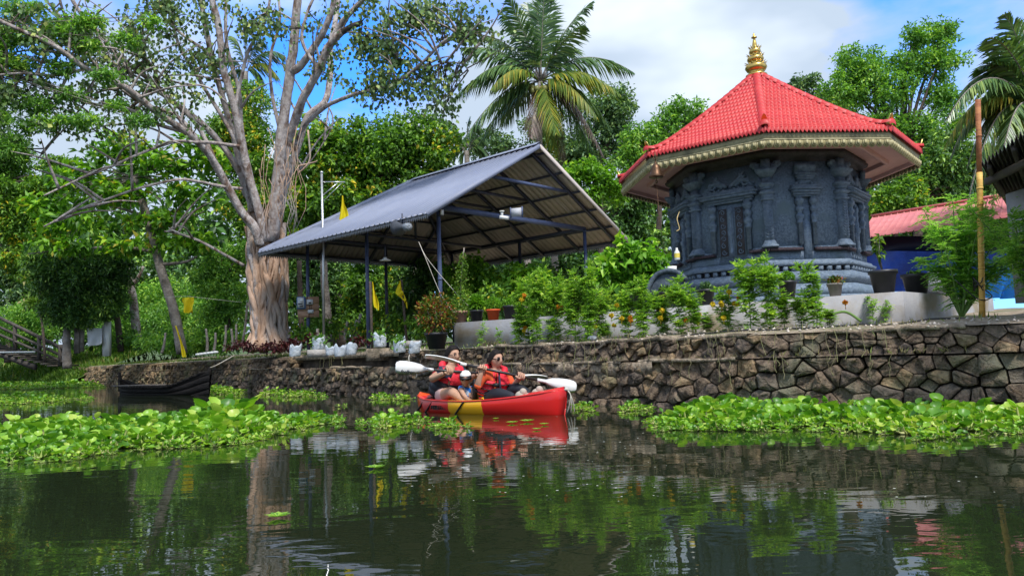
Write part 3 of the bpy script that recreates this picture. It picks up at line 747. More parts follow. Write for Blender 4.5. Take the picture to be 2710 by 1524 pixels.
tag(m.build('hanging_rope', mat('yellow_rope', (.6, .45, .2)), loc=PX(1795, 590, 13.6)), 'short yellow rope hanging on the left shrine wall', 'rope')

# ================================================================== PAVILION
S_ = 1.30
P1 = Vector((-1.342 * S_, 14.32 * S_, 0)); pr_ = R(136.45)
U = Vector((math.cos(pr_), math.sin(pr_), 0)); Vv = Vector((U.y, -U.x, 0))
LL, WW = 4.5788 * S_, 4.4366 * S_
ZB, ZEV, ZRG = .85 + (3.677 - .85) * S_, .85 + (3.399 - .85) * S_, .85 + (5.125 - .85) * S_
OV, OVG, HIP = .779 * S_, .659 * S_, 3.387 * S_
def Q(a, b_, z): q = P1 + U * a + Vv * b_; return Vector((q.x, q.y, z))
M_steel = mat('blue_steel', (.055, .075, .15), (.075, .10, .19), rough=.45, spec=.5, scale=6)
M_steeld = mat('navy_steel', (.03, .034, .055), (.045, .05, .08), rough=.45, spec=.5, scale=6)
M_sheet = mat('grey_blue_sheet', (.20, .225, .31), (.235, .26, .345), rough=.5, spec=.35, scale=1.2)
M_under = mat('sheet_underside', (.42, .37, .34), (.52, .45, .41), rough=.55, scale=2)
M_fringe = mat('fringe_metal', (.30, .30, .35), (.38, .38, .43), rough=.5, scale=5)
pav = thing('pavilion', tuple(Q(0, 0, 1.2)), 'open steel pavilion with a grey corrugated hipped roof and serrated eaves', 'pavilion')
def gpost(a, b_, h, mt=M_steel, r_=.052):
    q = Q(a, b_, 0); z0 = ground_z(q.x, q.y) - .15
    m = MB(); tube(m, [(q.x, q.y, z0), (q.x, q.y, h)], r_, 14); tube(m, [(q.x, q.y, (z0 + h) / 2), (q.x, q.y, (z0 + h) / 2 + .06)], r_ * 1.12, 14)
    box(m, (q.x, q.y, h - .01), (.2, .2, .02), rz=pr_); return m.build('post', mt, pav, smooth=False)
gpost(0, 0, ZB - .06)
zmid = ZB - .06
gpost(LL * .5, 0, zmid); gpost(LL, 0, zmid); gpost(0, WW, zmid); gpost(LL * .45, WW, zmid, M_steeld); gpost(LL, WW, zmid, M_steeld); gpost(LL, WW * .5, zmid, M_steeld)
def rb(a, b_, w=.07, h=.10, nm='beam', mt=M_steeld):
    m = MB(); bar(m, a, b_, w, h); return m.build(nm, mt, pav)
rb(Q(-.05, 0, ZB), Q(LL + .05, 0, ZB)); rb(Q(-.05, WW, ZB), Q(LL, WW, ZB)); rb(Q(LL, -.05, ZB), Q(LL, WW + .05, ZB)); rb(Q(0, -.0, ZB), Q(0, WW, ZB), .08, .13, 'tie_beam', M_steel)
# roof planes: slopes from eave to ridge
hw = WW / 2 + OV; slope = (ZRG - ZEV) / hw
def zr_(b_): return ZRG - abs(b_ - WW / 2) * slope
hipend = LL + OV; hrun = hipend - HIP
def zh(a): return ZRG - max(0, a - HIP) * (ZRG - ZEV) / hrun
th = .05
def on_side(a, side, f, dz=0):      # f 0 ridge -> 1 eave at position a along the roof
    fmax = 1.0
    b_ = WW / 2 + side * hw * f; return Q(a, b_, ZRG - (ZRG - ZEV) * f + dz)
# rafters
for a in [-OVG + .35, LL * .17, LL * .42, LL * .66]:
    for side in (-1, 1): rb(on_side(a, side, 0.0, -.10), on_side(a, side, .985, -.10), .06, .09, 'rafter')
    if a < HIP: 
        rb(on_side(a, -1, .38, -.16), on_side(a, 1, .38, -.16), .06, .08, 'collar_tie', M_steel if a < 0 else M_steeld)
a = LL * .17
for side in (-1, 1): rb(Q(HIP, WW / 2, ZRG - .10), Q(hipend - .05, WW / 2 + side * (hw - .05), ZEV - .06), .08, .10, 'hip_rafter')
for b_ in (WW * .5, WW * .17, WW * .83):
    f = abs(b_ - WW / 2) / hw; a0_ = HIP + hrun * f
    rb(Q(a0_, b_, ZRG - (ZRG - ZEV) * f - .1), Q(hipend - .05, b_, ZEV - .08), .06, .09, 'rafter')
for f in (.06, .25, .44, .63, .82, .985):
    for side in (-1, 1): rb(on_side(-OVG + .02, side, f, -.045), on_side(HIP + hrun * f - .02, side, f, -.045), .05, .05, 'purlin')
    b0 = WW / 2 - hw * f; b1 = WW / 2 + hw * f; rb(Q(HIP + hrun * f, b0, ZRG - (ZRG - ZEV) * f - .045), Q(HIP + hrun * f, b1, ZRG - (ZRG - ZEV) * f - .045), .05, .05, 'purlin')
# king post lattice in the hip
rb(Q(HIP, WW / 2, ZRG - .1), Q(HIP, WW / 2, ZB), .07, .07, 'king_post'); rb(Q(HIP, -.0, ZB), Q(HIP, WW, ZB), .06, .08, 'tie_beam')
# corrugated sheets: strips about a metre wide, ribs raised, each sheet a part
def rib_h(x, pitch=.205):
    u = (x / pitch) % 1.0; return .035 if .42 < u < .58 else (.035 * (u - .36) / .06 if .36 < u <= .42 else (.035 * (.64 - u) / .06 if .58 <= u < .64 else 0))
def xs_for(a0_, a1_, pitch=.205):
    s = {a0_, a1_}; k = math.floor(a0_ / pitch)
    while k * pitch < a1_:
        for u in (.36, .42, .58, .64):
            x = (k + u) * pitch
            if a0_ < x < a1_: s.add(x)
        k += 1
    return sorted(s)
def sheet(xs, lo, hi, nm='roof_sheet'):
    """lo(x), hi(x): points at ridge and at eave; ribs offset up"""
    m = MB(); V = []; k = len(xs)
    for x in xs:
        h = Vector((0, 0, rib_h(x))); a, b_ = lo(x), hi(x)
        V += [a + h, b_ + h, a + h * .6 - Vector((0, 0, .012)), b_ + h * .6 - Vector((0, 0, .012))]
    top = [(4 * i, 4 * i + 1, 4 * i + 5, 4 * i + 4) for i in range(k - 1)]; bot = [(4 * i + 2, 4 * i + 6, 4 * i + 7, 4 * i + 3) for i in range(k - 1)]
    m.add(V, np.array(top), 0); m.f.append(np.array(bot) + 0); m.m.append(1)
    side = [(4 * i + 1, 4 * i + 3, 4 * i + 7, 4 * i + 5) for i in range(k - 1)] + [(4 * i, 4 * i + 4, 4 * i + 6, 4 * i + 2) for i in range(k - 1)] + [(0, 2, 3, 1), (4 * k - 4, 4 * k - 3, 4 * k - 1, 4 * k - 2)]
    m.f.append(np.array(side)); m.m.append(0)
    return m.build(nm, [M_sheet, M_under], pav)
edges = list(np.arange(-OVG, hipend, 1.02)) + [hipend]
for side in (-1, 1):
    for e0, e1 in zip(edges[:-1], edges[1:]):
        if e1 - e0 < .05: continue
        fr = lambda x: max(0.0, (x - HIP) / hrun)
        sheet(xs_for(e0, e1 - .004), lambda x: on_side(x, side, min(.999, fr(x))), lambda x: on_side(x, side, 1.02))
be = list(np.arange(-OV, WW + OV, 1.02)) + [WW + OV]
for e0, e1 in zip(be[:-1], be[1:]):
    if e1 - e0 < .05: continue
    sheet(xs_for(e0, e1 - .004), lambda x: Q(HIP + hrun * abs(x - WW / 2) / hw, x, ZRG - (ZRG - ZEV) * abs(x - WW / 2) / hw), lambda x: Q(hipend + .03, x, ZEV - .02))
# ridge caps
def capstrip(a, b_, w=.16, nm='ridge_cap'):
    d = (b_ - a).normalized(); s = d.cross(Vector((0, 0, 1))).normalized(); m = MB()
    V = []; n = 14
    for k in range(n + 1):
        p = a + (b_ - a) * k / n
        for kk in (0, 1):
            V += [p + s * w - Vector((0, 0, .045)), p + Vector((0, 0, .055)), p - s * w - Vector((0, 0, .045))]
    F = []
    for k in range(n): o = k * 6 + 3; F += [(o, o + 3, o + 4, o + 1), (o + 1, o + 4, o + 5, o + 2)]
    m.add(V, F); m.build(nm, M_sheet, pav)
capstrip(Q(-OVG - .02, WW / 2, ZRG + .03), Q(HIP, WW / 2, ZRG + .03))
for side in (-1, 1): capstrip(Q(HIP, WW / 2, ZRG + .03), Q(hipend, WW / 2 + side * hw, ZEV + .03), .12)
# gable verge trim
for side in (-1, 1):
    rb(on_side(-OVG - .015, side, 0, -.03), on_side(-OVG - .015, side, 1.02, -.03), .02, .11, 'verge_trim', M_sheet if side < 0 else M_under)
# serrated fringe along the eaves
def fringe(a, b_, nm='fringe'):
    d = (b_ - a); n = int(d.length / .072); d.normalize(); m = MB(); st = (b_ - a).length / n; out_ = Vector((d.y, -d.x, 0)) * .004
    bar(m, a + Vector((0, 0, -.01)), b_ + Vector((0, 0, -.01)), .01, .05)
    for k in range(n):
        c = a + d * st * (k + .5)
        P = [(-.5, -.03), (-.5, -.07), (-.28, -.09), (-.28, -.115), (-.12, -.12), (0, -.155), (.12, -.12), (.28, -.115), (.28, -.09), (.5, -.07), (.5, -.03)]
        V = [c + d * st * x + Vector((0, 0, z)) + out_ for x, z in P] + [c + d * st * x + Vector((0, 0, z)) - out_ for x, z in P]; q = len(P)
        m.add(V, [tuple(range(q)), tuple(reversed(range(q, 2 * q)))] + [(j, q + j, q + (j + 1) % q, (j + 1) % q) for j in range(q)])
    return m.build(nm, M_fringe, pav)
zf = ZEV - .02
fringe(Q(-OVG, -OV - .03, zf), Q(hipend, -OV - .03, zf)); fringe(Q(hipend + .03, -OV, zf), Q(hipend + .03, WW + OV, zf)); fringe(Q(hipend, WW + OV + .03, zf), Q(-OVG, WW + OV + .03, zf))

# things fixed to the pavilion
M_horn = mat('horn_grey', (.05, .055, .065), (.08, .085, .10), rough=.5, scale=5); M_bag = mat('plastic_bag', (.13, .15, .18), (.30, .33, .37), rough=.3, scale=9, bump=.6)
hp = at(1065, 602, 17.9); hd = (at(1112, 598, 17.4) - at(1065, 602, 18.2)).normalized(); rm = Vector((0, 0, 1)).rotation_difference(hd).to_matrix()
hs_ = thing('horn_loudspeaker', tuple(hp), 'grey horn loudspeaker wrapped in plastic under the pavilion eave', 'loudspeaker')
m = MB(); lathe(m, hp, [(.20, -.24), (.21, -.23), (.15, -.15), (.10, -.04), (.07, .08), (.06, .18), (.04, .18), (.05, .08), (.08, -.04), (.13, -.15)], 22, mat=rm, cap=False); m.build('horn', M_horn, hs_, smooth=True)
m = MB(); lathe(m, hp, [(.03, .17), (.085, .18), (.10, .22), (.09, .30), (.095, .35), (.05, .38), (.01, .385)], 16, mat=rm); m.build('wrapped_driver', M_bag, hs_, smooth=True)
m = MB(); bar(m, hp + Vector((0, 0, .05)), hp + Vector((0, 0, .33)), .03, .03); m.build('bracket', M_steeld, hs_)
c = at(1168, 563, 17.9); fl = thing('flood_light', tuple(c), 'small square flood light fixed beside the top of the front pavilion post', 'light')
m = MB(); box(m, c, (.10, .07, .16), rz=.5); m.build('housing', M_horn, fl); m = MB(); box(m, c + Vector((.02, -.04, 0)), (.075, .01, .12), rz=.5); m.build('glass', M_white, fl)
m = MB(); bar(m, c + Vector((-.12, .04, -.06)), c + Vector((0, .04, -.06)), .02, .02); m.build('arm', M_steeld, fl)
c = at(1329, 578, 17.2); cc = thing('security_camera', tuple(c), 'small white camera hanging from the pavilion tie beam', 'camera')
m = MB(); tube(m, [c + Vector((0, 0, .17)), c + Vector((0, 0, .04))], .03, 10); tube(m, [c + Vector((0, 0, .17)), c + Vector((0, 0, .15))], .055, 12); m.build('mount', M_white, cc)
m = MB(); tube(m, [c + Vector((-.05, 0, .03)), c + Vector((.15, -.05, -.01))], .042, 12); m.build('camera_body', M_white, cc)
M_grey0 = mat('pale_board', (.42, .43, .46), rough=.6); c = at(1367, 562, 17.0); sg_ = thing('signboard', tuple(c), 'blank white square signboard on the pavilion tie beam', 'sign')
m = MB(); box(m, c, (.24, .03, .19), rz=-.3); m.build('board', M_grey0, sg_); m = MB()
for s in (-1, 1): box(m, c + Vector((s * .135 * math.cos(.3), -s * .135 * math.sin(.3), .0)), (.022, .045, .24), rz=-.3)
m.build('side_frame', M_steel, sg_)
c = at(1020, 690, 20.0); lp = thing('pendant_lamp', tuple(c), 'small white pendant lamp hanging inside the pavilion roof', 'lamp')
m = MB(); tube(m, [c + Vector((0, 0, .05)), c + Vector((0, 0, .45))], .018, 6); m.build('stem', M_steeld, lp)
m = MB(); lathe(m, c, [(.15, -.0), (.15, .01), (.05, .05), (.04, .09), (.01, .09)], 16); m.build('lamp_shade', M_white, lp)
# meter board on the left post
qp = Q(LL, 0, 0); bz = at(818, 812, qp.y - .12).z
bd = thing('meter_board', (qp.x, qp.y - .1, bz), 'brown board with electric meters on the leftmost pavilion post', 'meter board')
M_ply = mat('plywood', (.30, .17, .10), (.42, .26, .17), rough=.8, scale=3, aniso=(1, 1, 6)); M_mblue = mat('meter_blue', (.08, .17, .33), rough=.4); M_grey = mat('light_grey_plastic', (.55, .56, .55), rough=.4); M_blk = mat('black_plastic', (.02, .02, .022), rough=.35)
W0 = .62; c = Vector((at(816, 812, qp.y - .1).x, qp.y - .1, bz)); rzb = .1
for k in range(3):
    m = MB(); box(m, c + Vector((0, 0, -.21 + .205 * k)), (W0, .03, .195), rz=rzb); m.build('board', M_ply, bd)
m = MB(); box(m, c + Vector((-.19, -.06, .12)), (.25, .09, .36), rz=rzb); mb_ = m.build('meter_box', M_mblue, bd)
m = MB(); box(m, c + Vector((-.19, -.11, .13)), (.19, .015, .30), rz=rzb); m.build('box_window', M_grey, mb_)
for (dx, dz, w, h) in ((-.16, .19, .09, .1), (-.20, .09, .12, .03), (-.17, .02, .10, .03)):
    m = MB(); box(m, c + Vector((dx, -.125, dz)), (w, .02, h), rz=rzb); m.build('meter_dial', M_blk if h < .05 else M_white, mb_)
m = MB(); box(m, c + Vector((.06, -.05, .14)), (.17, .08, .15), rz=rzb); mm_ = m.build('meter', M_grey, bd); m = MB(); box(m, c + Vector((.07, -.095, .11)), (.07, .012, .05), rz=rzb); m.build('meter_dial', M_blk, mm_)
m = MB(); box(m, c + Vector((.08, -.04, -.14)), (.16, .06, .10), rz=rzb); m.build('switch_box', M_grey, bd)
m = MB()
for (x, z0, z1) in ((.05, -.09, .06), (.11, -.1, .06), (-.02, .21, .5), (.03, -.2, -.33)): bar(m, c + Vector((x, -.03, z0)), c + Vector((x * .8, -.03, z1)), .012, .012)
m.build('wiring', M_blk, bd)
# flagpole with bracket and yellow pennant
M_steelp = mat('stainless', (.55, .56, .58), (.65, .66, .68), rough=.3, metal=.8, scale=3)
Yf = 22.0
def PXv(px, py, Y): return at(px, py, Y)
b0 = PXv(857, 905, Yf); fp_ = thing('flagpole', tuple(b0), 'tall stainless steel flagpole with a triangular top bracket behind the pavilion', 'flagpole')
m = MB(); tube(m, [b0 - Vector((0, 0, .1)), PXv(856, 690, Yf), Vector((b0.x, b0.y, PXv(853, 460, Yf).z))], [.038, .035, .033], 12); tp = Vector((b0.x, b0.y, PXv(853, 460, Yf).z)); ellipsoid(m, tp + Vector((0, 0, .04)), (.05, .05, .04), 10, 6); m.build('pole', M_steelp, fp_)
m = MB(); e = tp + Vector((.68, 0, -.27)); tube(m, [tp + Vector((0, 0, -.24)), e], .016, 6); tube(m, [tp + Vector((0, 0, -.66)), tp + Vector((.45, 0, -.30))], .014, 6); tube(m, [tp + Vector((.02, 0, -.82)), e + Vector((-.1, 0, -.03))], .008, 5); m.build('bracket', M_steelp, fp_)
M_flag = mat('yellow_cloth', (.80, .66, .01), (.86, .74, .02), rough=.8, scale=9, trans=.3)
def cloth(pxs, Y, nm='flag', dpt=.06, seed=0, n=12):
    """pxs: left edge points and right edge points (pairs), a folded hanging cloth with thickness"""
    m = MB(); rows = spline([tuple(at(a, b_, Y)) + tuple(at(c_, d_, Y)) for (a, b_, c_, d_) in pxs], 5); V = []
    for r_, q in enumerate(rows):
        A, B = Vector(q[:3]), Vector(q[3:])
        for k in range(n + 1):
            f = k / n; p = A.lerp(B, f); p.y += dpt * math.sin(f * 9 + r_ * .22 + seed) * min(1, .35 + r_ / len(rows)); V.append(p)
    w = n + 1; F = [(r_ * w + k, r_ * w + k + 1, (r_ + 1) * w + k + 1, (r_ + 1) * w + k) for r_ in range(len(rows) - 1) for k in range(n)]
    V2 = V + [p + Vector((0, .006, 0)) for p in V]; o_ = len(V)
    F2 = F + [tuple(o_ + i for i in reversed(f)) for f in F]
    m.add(V2, F2); return m
tag(cloth([(905, 518, 908, 518), (903, 540, 912, 540), (897, 575, 922, 562), (893, 605, 926, 600)], Yf).build('pennant', M_flag, loc=at(905, 518, Yf), smooth=True), 'yellow pennant hanging from the flagpole bracket above the pavilion roof', 'flag')
# ================================================================== VEGETATION
LM = {
 'mid': leafmat('leaf_mid', [(0, (0.055, 0.132, 0.0219)), (.45, (0.112, 0.253, 0.0329)), (.8, (0.212, 0.406, 0.0456)), (.97, (0.4, 0.568, 0.0548)), (1, (0.8, 0.609, 0.0548))]),
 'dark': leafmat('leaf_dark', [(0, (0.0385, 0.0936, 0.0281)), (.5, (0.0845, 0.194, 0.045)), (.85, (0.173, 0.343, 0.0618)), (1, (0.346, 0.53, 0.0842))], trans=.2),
 'blue': leafmat('leaf_blue_green', [(0, (0.0511, 0.109, 0.0525)), (.5, (0.102, 0.201, 0.082)), (.85, (0.183, 0.311, 0.107)), (1, (0.307, 0.437, 0.131))], trans=.25),
 'bright': leafmat('leaf_bright', [(0, (0.0708, 0.177, 0.017)), (.5, (0.142, 0.329, 0.0228)), (.9, (0.241, 0.481, 0.0342)), (1, (0.425, 0.607, 0.0683))], trans=.4),
 'almond': leafmat('leaf_almond', [(0, (0.0499, 0.142, 0.0182)), (.5, (0.125, 0.304, 0.0274)), (.88, (0.272, 0.526, 0.0365)), (.993, (0.499, 0.689, 0.0547)), (1, (.40, .36, .05))], trans=.4, scale=.8),
 'banyan': leafmat('leaf_banyan', [(0, (0.0556, 0.0996, 0.034)), (.5, (0.103, 0.181, 0.0511)), (.9, (0.191, 0.308, 0.0794)), (1, (0.397, 0.435, 0.113))], trans=.15, scale=1.5),
 'feather': leafmat('leaf_feathery', [(0, (0.0801, 0.205, 0.0417)), (.5, (0.16, 0.352, 0.0585)), (.9, (0.298, 0.538, 0.0835)), (1, (0.503, 0.705, 0.117))], trans=.4, scale=1),
 'vine': leafmat('leaf_vine', [(0, (0.068, 0.197, 0.0164)), (.5, (0.144, 0.349, 0.0273)), (.9, (0.272, 0.547, 0.041)), (1, (0.476, 0.683, 0.082))], trans=.35, scale=1),
 'marigold': leafmat('leaf_marigold', [(0, (0.126, 0.261, 0.0454)), (.5, (0.226, 0.43, 0.0605)), (.9, (0.402, 0.616, 0.0909)), (1, (0.653, 0.785, 0.121))], trans=.4, scale=2.5),
 'hyacinth': leafmat('leaf_hyacinth', [(0, (0.0667, 0.191, 0.0214)), (.35, (0.133, 0.321, 0.0214)), (.7, (0.24, 0.452, 0.0322)), (.93, (0.374, 0.572, 0.0643)), (1, (0.466, 0.58, 0.103))], trans=.35, scale=.8, rough=.38, spec=.5),
 'grass': leafmat('grass_blades', [(0, (.07, .15, .02)), (.5, (.13, .25, .03)), (.9, (.22, .34, .05)), (1, (.38, .34, .14))], trans=.35, scale=.6),
 'palm': leafmat('palm_leaf', [(0, (0.0455, 0.106, 0.041)), (.5, (0.091, 0.179, 0.0585)), (.9, (0.164, 0.276, 0.0731)), (1, (0.291, 0.39, 0.102))], trans=.2, scale=.7, rough=.35, spec=.5),
 'palmy': leafmat('palm_leaf_yellow', [(0, (.09, .17, .03)), (.5, (.17, .25, .04)), (.85, (.36, .34, .05)), (1, (.52, .40, .07))], trans=.35, scale=1.2),
 'palmd': leafmat('palm_leaf_dead', [(0, (.10, .065, .06)), (.6, (.20, .13, .11)), (1, (.34, .27, .20))], trans=.1),
 'fern': leafmat('leaf_fern', [(0, (0.146, 0.344, 0.0661)), (.5, (0.247, 0.489, 0.0926)), (.9, (0.393, 0.635, 0.146)), (1, (0.523, 0.714, 0.185))], trans=.5, scale=2),
 'straw': leafmat('straw', [(0, (.20, .17, .08)), (.6, (.34, .29, .15)), (1, (.22, .28, .08))], trans=.2),
 'red': leafmat('leaf_red', [(0, (0.0275, 0.0066, 0.011)), (.5, (0.0605, 0.011, 0.0165)), (1, (0.121, 0.0275, 0.0275))], trans=.2, scale=3),
 'croton': leafmat('leaf_croton', [(0, (.04, .09, .015)), (.4, (.10, .19, .02)), (.6, (.28, .24, .03)), (.8, (.35, .10, .03)), (1, (.22, .03, .03))], trans=.25, scale=4),
}
M_bark = mat('grey_bark', (.17, .14, .115), (.36, .32, .28), rough=.9, scale=5, bump=.9, bscale=14, c3=(.10, .085, .07), s3=2.5)
M_barkw = mat('pale_lichen_bark', (.27, .21, .185), (.58, .53, .50), rough=.9, scale=6, bump=.9, bscale=18, c3=(.17, .11, .08), s3=5, aniso=(1, 1, .6))
M_root = mat('banyan_root', (.33, .20, .125), (.60, .42, .31), rough=.9, scale=3.5, bump=.8, bscale=12, c3=(.36, .32, .28), s3=1.6, aniso=(1, 1, .35))
M_barkd = mat('dark_bark', (.045, .035, .028), (.12, .09, .07), rough=.95, scale=5, bump=.8)
M_palmt = mat('palm_trunk', (.22, .19, .16), (.38, .34, .30), rough=.9, scale=3, bump=.9, bscale=10, aniso=(.4, .4, 5))

def crown(m, blobs, Y, L_, W_, dens=4.5, depth=.8, sub=.33, up=.25, droop=.25, flat_=1.0, mi=0, seed=0, rnd=.7):
    rg = np.random.default_rng(100 + seed)
    for bl in blobs:
        px, py, rx, ry = bl[:4]; Yb = bl[4] if len(bl) > 4 else Y
        c = np.array(at(px, py, Yb)); k_ = ppm(Yb); a, b_ = rx / k_, ry / k_; d_ = (a + b_) / 2 * depth
        area = PI * a * b_; n = int(dens * area / (L_ * W_ * .5)); nc = max(6, int(area / (sub * (a * b_) ** .5) ** 2 * 1.4)); nc = min(nc, 60)
        dirs = unit(rg.normal(size=(nc, 3))); cc = dirs * (rg.random((nc, 1)) ** .45) * .86 * np.array([a, d_, b_])
        cr = sub * (a * b_) ** .5 * rg.uniform(.6, 1.35, nc)
        w = cr ** 2; idx = rg.choice(nc, n, p=w / w.sum())
        dd = unit(rg.normal(size=(n, 3)) + np.array([0, -.15, .25])); rr = cr[idx][:, None] * (rg.random((n, 1)) ** .5) * rg.uniform(.8, 1.25, (n, 1))
        P = c + cc[idx] + dd * rr * np.array([1, 1, .75 * flat_])
        D = dd * .7 + rg.normal(0, rnd, (n, 3)) + np.array([0, 0, -droop]); s = rg.uniform(.65, 1.3, n)
        Nn = dd * .5 + np.array([0, 0, .9]) + rg.normal(0, .5, (n, 3))
        leaves(m, P, D, L_ * s, W_ * s, mi, Nrm=Nn, droop=.2)
def limbs(m, pts, r0, r1, Y0=None, n=8, seg=6, wob=.12, mi=0):
    """pts: (px, py[, Y]) along a limb"""
    P = [tuple(at(p[0], p[1], p[2] if len(p) > 2 else Y0)) for p in pts]; S = spline(P, seg); k = len(S)
    tube(m, [Vector(p) for p in S], [r0 + (r1 - r0) * i / (k - 1) for i in range(k)], n, mi, wob=wob); return S
def tree(name, label, base, tops, Y, r, blobs, L_, W_, key, dens=4.5, group=None, cat='tree', bark=None, br=.32, **kw):
    """base polyline of the trunk, then a limb to each blob"""
    b0 = at(base[0][0], base[0][1], Y); o = thing(name, tuple(b0), label, cat, group)
    m = MB(); S = limbs(m, base, r, r * .6, Y); m.build('trunk', bark or M_barkd, o, smooth=True)
    m = MB(); top = Vector(S[-1]); rg = random.Random(len(label))
    for bl in blobs:
        Yb = bl[4] if len(bl) > 4 else Y; c = at(bl[0], bl[1], Yb)
        for q in range(3):
            e = c + Vector((rg.uniform(-.5, .5) * bl[2] / ppm(Yb), rg.uniform(-.3, .3), rg.uniform(-.3, .7) * bl[3] / ppm(Yb)))
            mid = top.lerp(e, .5) + Vector((rg.uniform(-.3, .3), rg.uniform(-.3, .3), .25))
            P = [Vector(p) for p in spline([tuple(top), tuple(mid), tuple(e)], 5)]; k = len(P); tube(m, P, [r * br * (1 - .85 * i / (k - 1)) for i in range(k)], 6)
    m.build('branches', bark or M_barkd, o, smooth=True)
    m = MB(); crown(m, blobs, Y, L_, W_, dens, seed=len(label) + int(base[0][0]) % 97, **kw); m.build('crown', LM[key], o)
    return o

# --- far wood that reads as one mass
m = MB()
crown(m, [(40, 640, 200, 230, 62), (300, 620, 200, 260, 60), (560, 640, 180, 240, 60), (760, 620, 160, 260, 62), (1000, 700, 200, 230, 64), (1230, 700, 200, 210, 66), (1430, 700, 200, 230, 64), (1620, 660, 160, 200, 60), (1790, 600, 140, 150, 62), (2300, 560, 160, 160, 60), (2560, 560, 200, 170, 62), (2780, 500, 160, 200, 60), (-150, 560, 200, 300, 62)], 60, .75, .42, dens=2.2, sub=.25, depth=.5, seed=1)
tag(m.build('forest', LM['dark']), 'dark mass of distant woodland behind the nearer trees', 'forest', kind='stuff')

# --- single trees of the background
tree('broad_tree', 'big dense green tree with scattered yellow leaves behind the pavilion roof', [(900, 930), (890, 760), (900, 600)], 0, 31, .28,
     [(1000, 420, 190, 150), (880, 390, 120, 120), (1130, 400, 110, 115), (930, 540, 150, 110), (1090, 560, 130, 90), (830, 520, 80, 120), (1180, 500, 60, 70)], .20, .12, 'mid', 5.2, sub=.24, rnd=.8)
tree('jungle_tree', 'yellow-green bushy tree rising behind the upper limbs of the banyan', [(690, 930), (680, 760), (670, 560)], 0, 35, .22,
     [(640, 300, 90, 130), (690, 430, 90, 110), (730, 560, 90, 110), (600, 400, 70, 100), (650, 560, 80, 90)], .18, .09, 'mid', 4.2, sub=.25)
tree('shade_tree', 'dark bluish tree standing behind the tall coconut palm', [(1600, 760), (1590, 600), (1580, 450)], 0, 46, .3,
     [(1590, 300, 95, 90), (1645, 270, 50, 60), (1560, 400, 110, 80), (1640, 370, 70, 80), (1300, 385, 85, 50), (1440, 350, 80, 80), (1500, 420, 90, 60)], .24, .13, 'blue', 3.4, sub=.26)
tree('thicket_tree', 'bright green leafy tree between the pavilion gable and the shrine eave', [(1590, 700), (1590, 600), (1585, 520)], 0, 29, .12,
     [(1570, 460, 70, 45), (1620, 500, 60, 50), (1510, 470, 45, 40), (1560, 530, 70, 45)], .20, .10, 'bright', 4, sub=.28)
tree('forest_tree', 'dark green tree hanging over the left eave of the shrine', [(1680, 760), (1670, 650), (1660, 560)], 0, 33, .18,
     [(1650, 560, 90, 90), (1600, 640, 90, 60), (1690, 640, 80, 70), (1550, 600, 50, 60)], .22, .11, 'dark', 5, sub=.28)
tree('airy_tree', 'blue-green tree with upright tips left of the shrine roof', [(1740, 700), (1745, 560), (1750, 430)], 0, 38, .16,
     [(1790, 300, 50, 50), (1760, 350, 75, 60), (1700, 380, 70, 55), (1840, 300, 50, 45), (1670, 420, 60, 50), (1730, 440, 90, 50)], .20, .09, 'feather', 3.4, sub=.28)
tree('tall_tree', 'tall leafy tree topping the background right of the shrine roof', [(2400, 760), (2395, 600), (2390, 430)], 0, 34, .28,
     [(2270, 170, 80, 60), (2240, 240, 85, 60), (2330, 230, 95, 90), (2350, 330, 80, 80), (2440, 100, 70, 50), (2480, 160, 80, 70), (2500, 90, 50, 45), (2400, 180, 60, 60), (2490, 260, 60, 60), (2440, 360, 90, 80), (2540, 340, 50, 60)], .17, .085, 'feather', 3.8, sub=.27)
tree('small_tree', 'small airy tree between the shrine roof slope and the tall right tree', [(2170, 600), (2165, 420), (2160, 330)], 0, 42, .12,
     [(2140, 220, 50, 35), (2110, 235, 40, 30), (2190, 270, 55, 50), (2230, 320, 60, 50)], .2, .10, 'blue', 3.0, sub=.3)
tree('dark_tree', 'dark dense tree right behind the right end of the shrine eave', [(2420, 760), (2430, 620), (2440, 520)], 0, 27, .2,
     [(2430, 470, 90, 70), (2500, 420, 80, 90), (2540, 500, 90, 80), (2640, 560, 110, 90), (2600, 440, 80, 80)], .20, .09, 'dark', 5, sub=.27)
tree('round_bush', 'rounded mid-green bush above the pink metal roof', [(2370, 700), (2370, 640), (2370, 590)], 0, 23, .1,
     [(2380, 540, 100, 50), (2310, 560, 60, 45), (2450, 560, 60, 40), (2400, 500, 60, 35)], .14, .07, 'mid', 5, sub=.25, cat='bush')
tree('leafy_tree', 'dark green tree with leaf sprays at the top right corner', [(2790, 760), (2790, 500), (2780, 200)], 0, 22, .15,
     [(2680, 140, 60, 40), (2710, 200, 50, 60), (2650, 170, 30, 25), (2760, 120, 70, 80)], .14, .05, 'blue', 3, sub=.3)
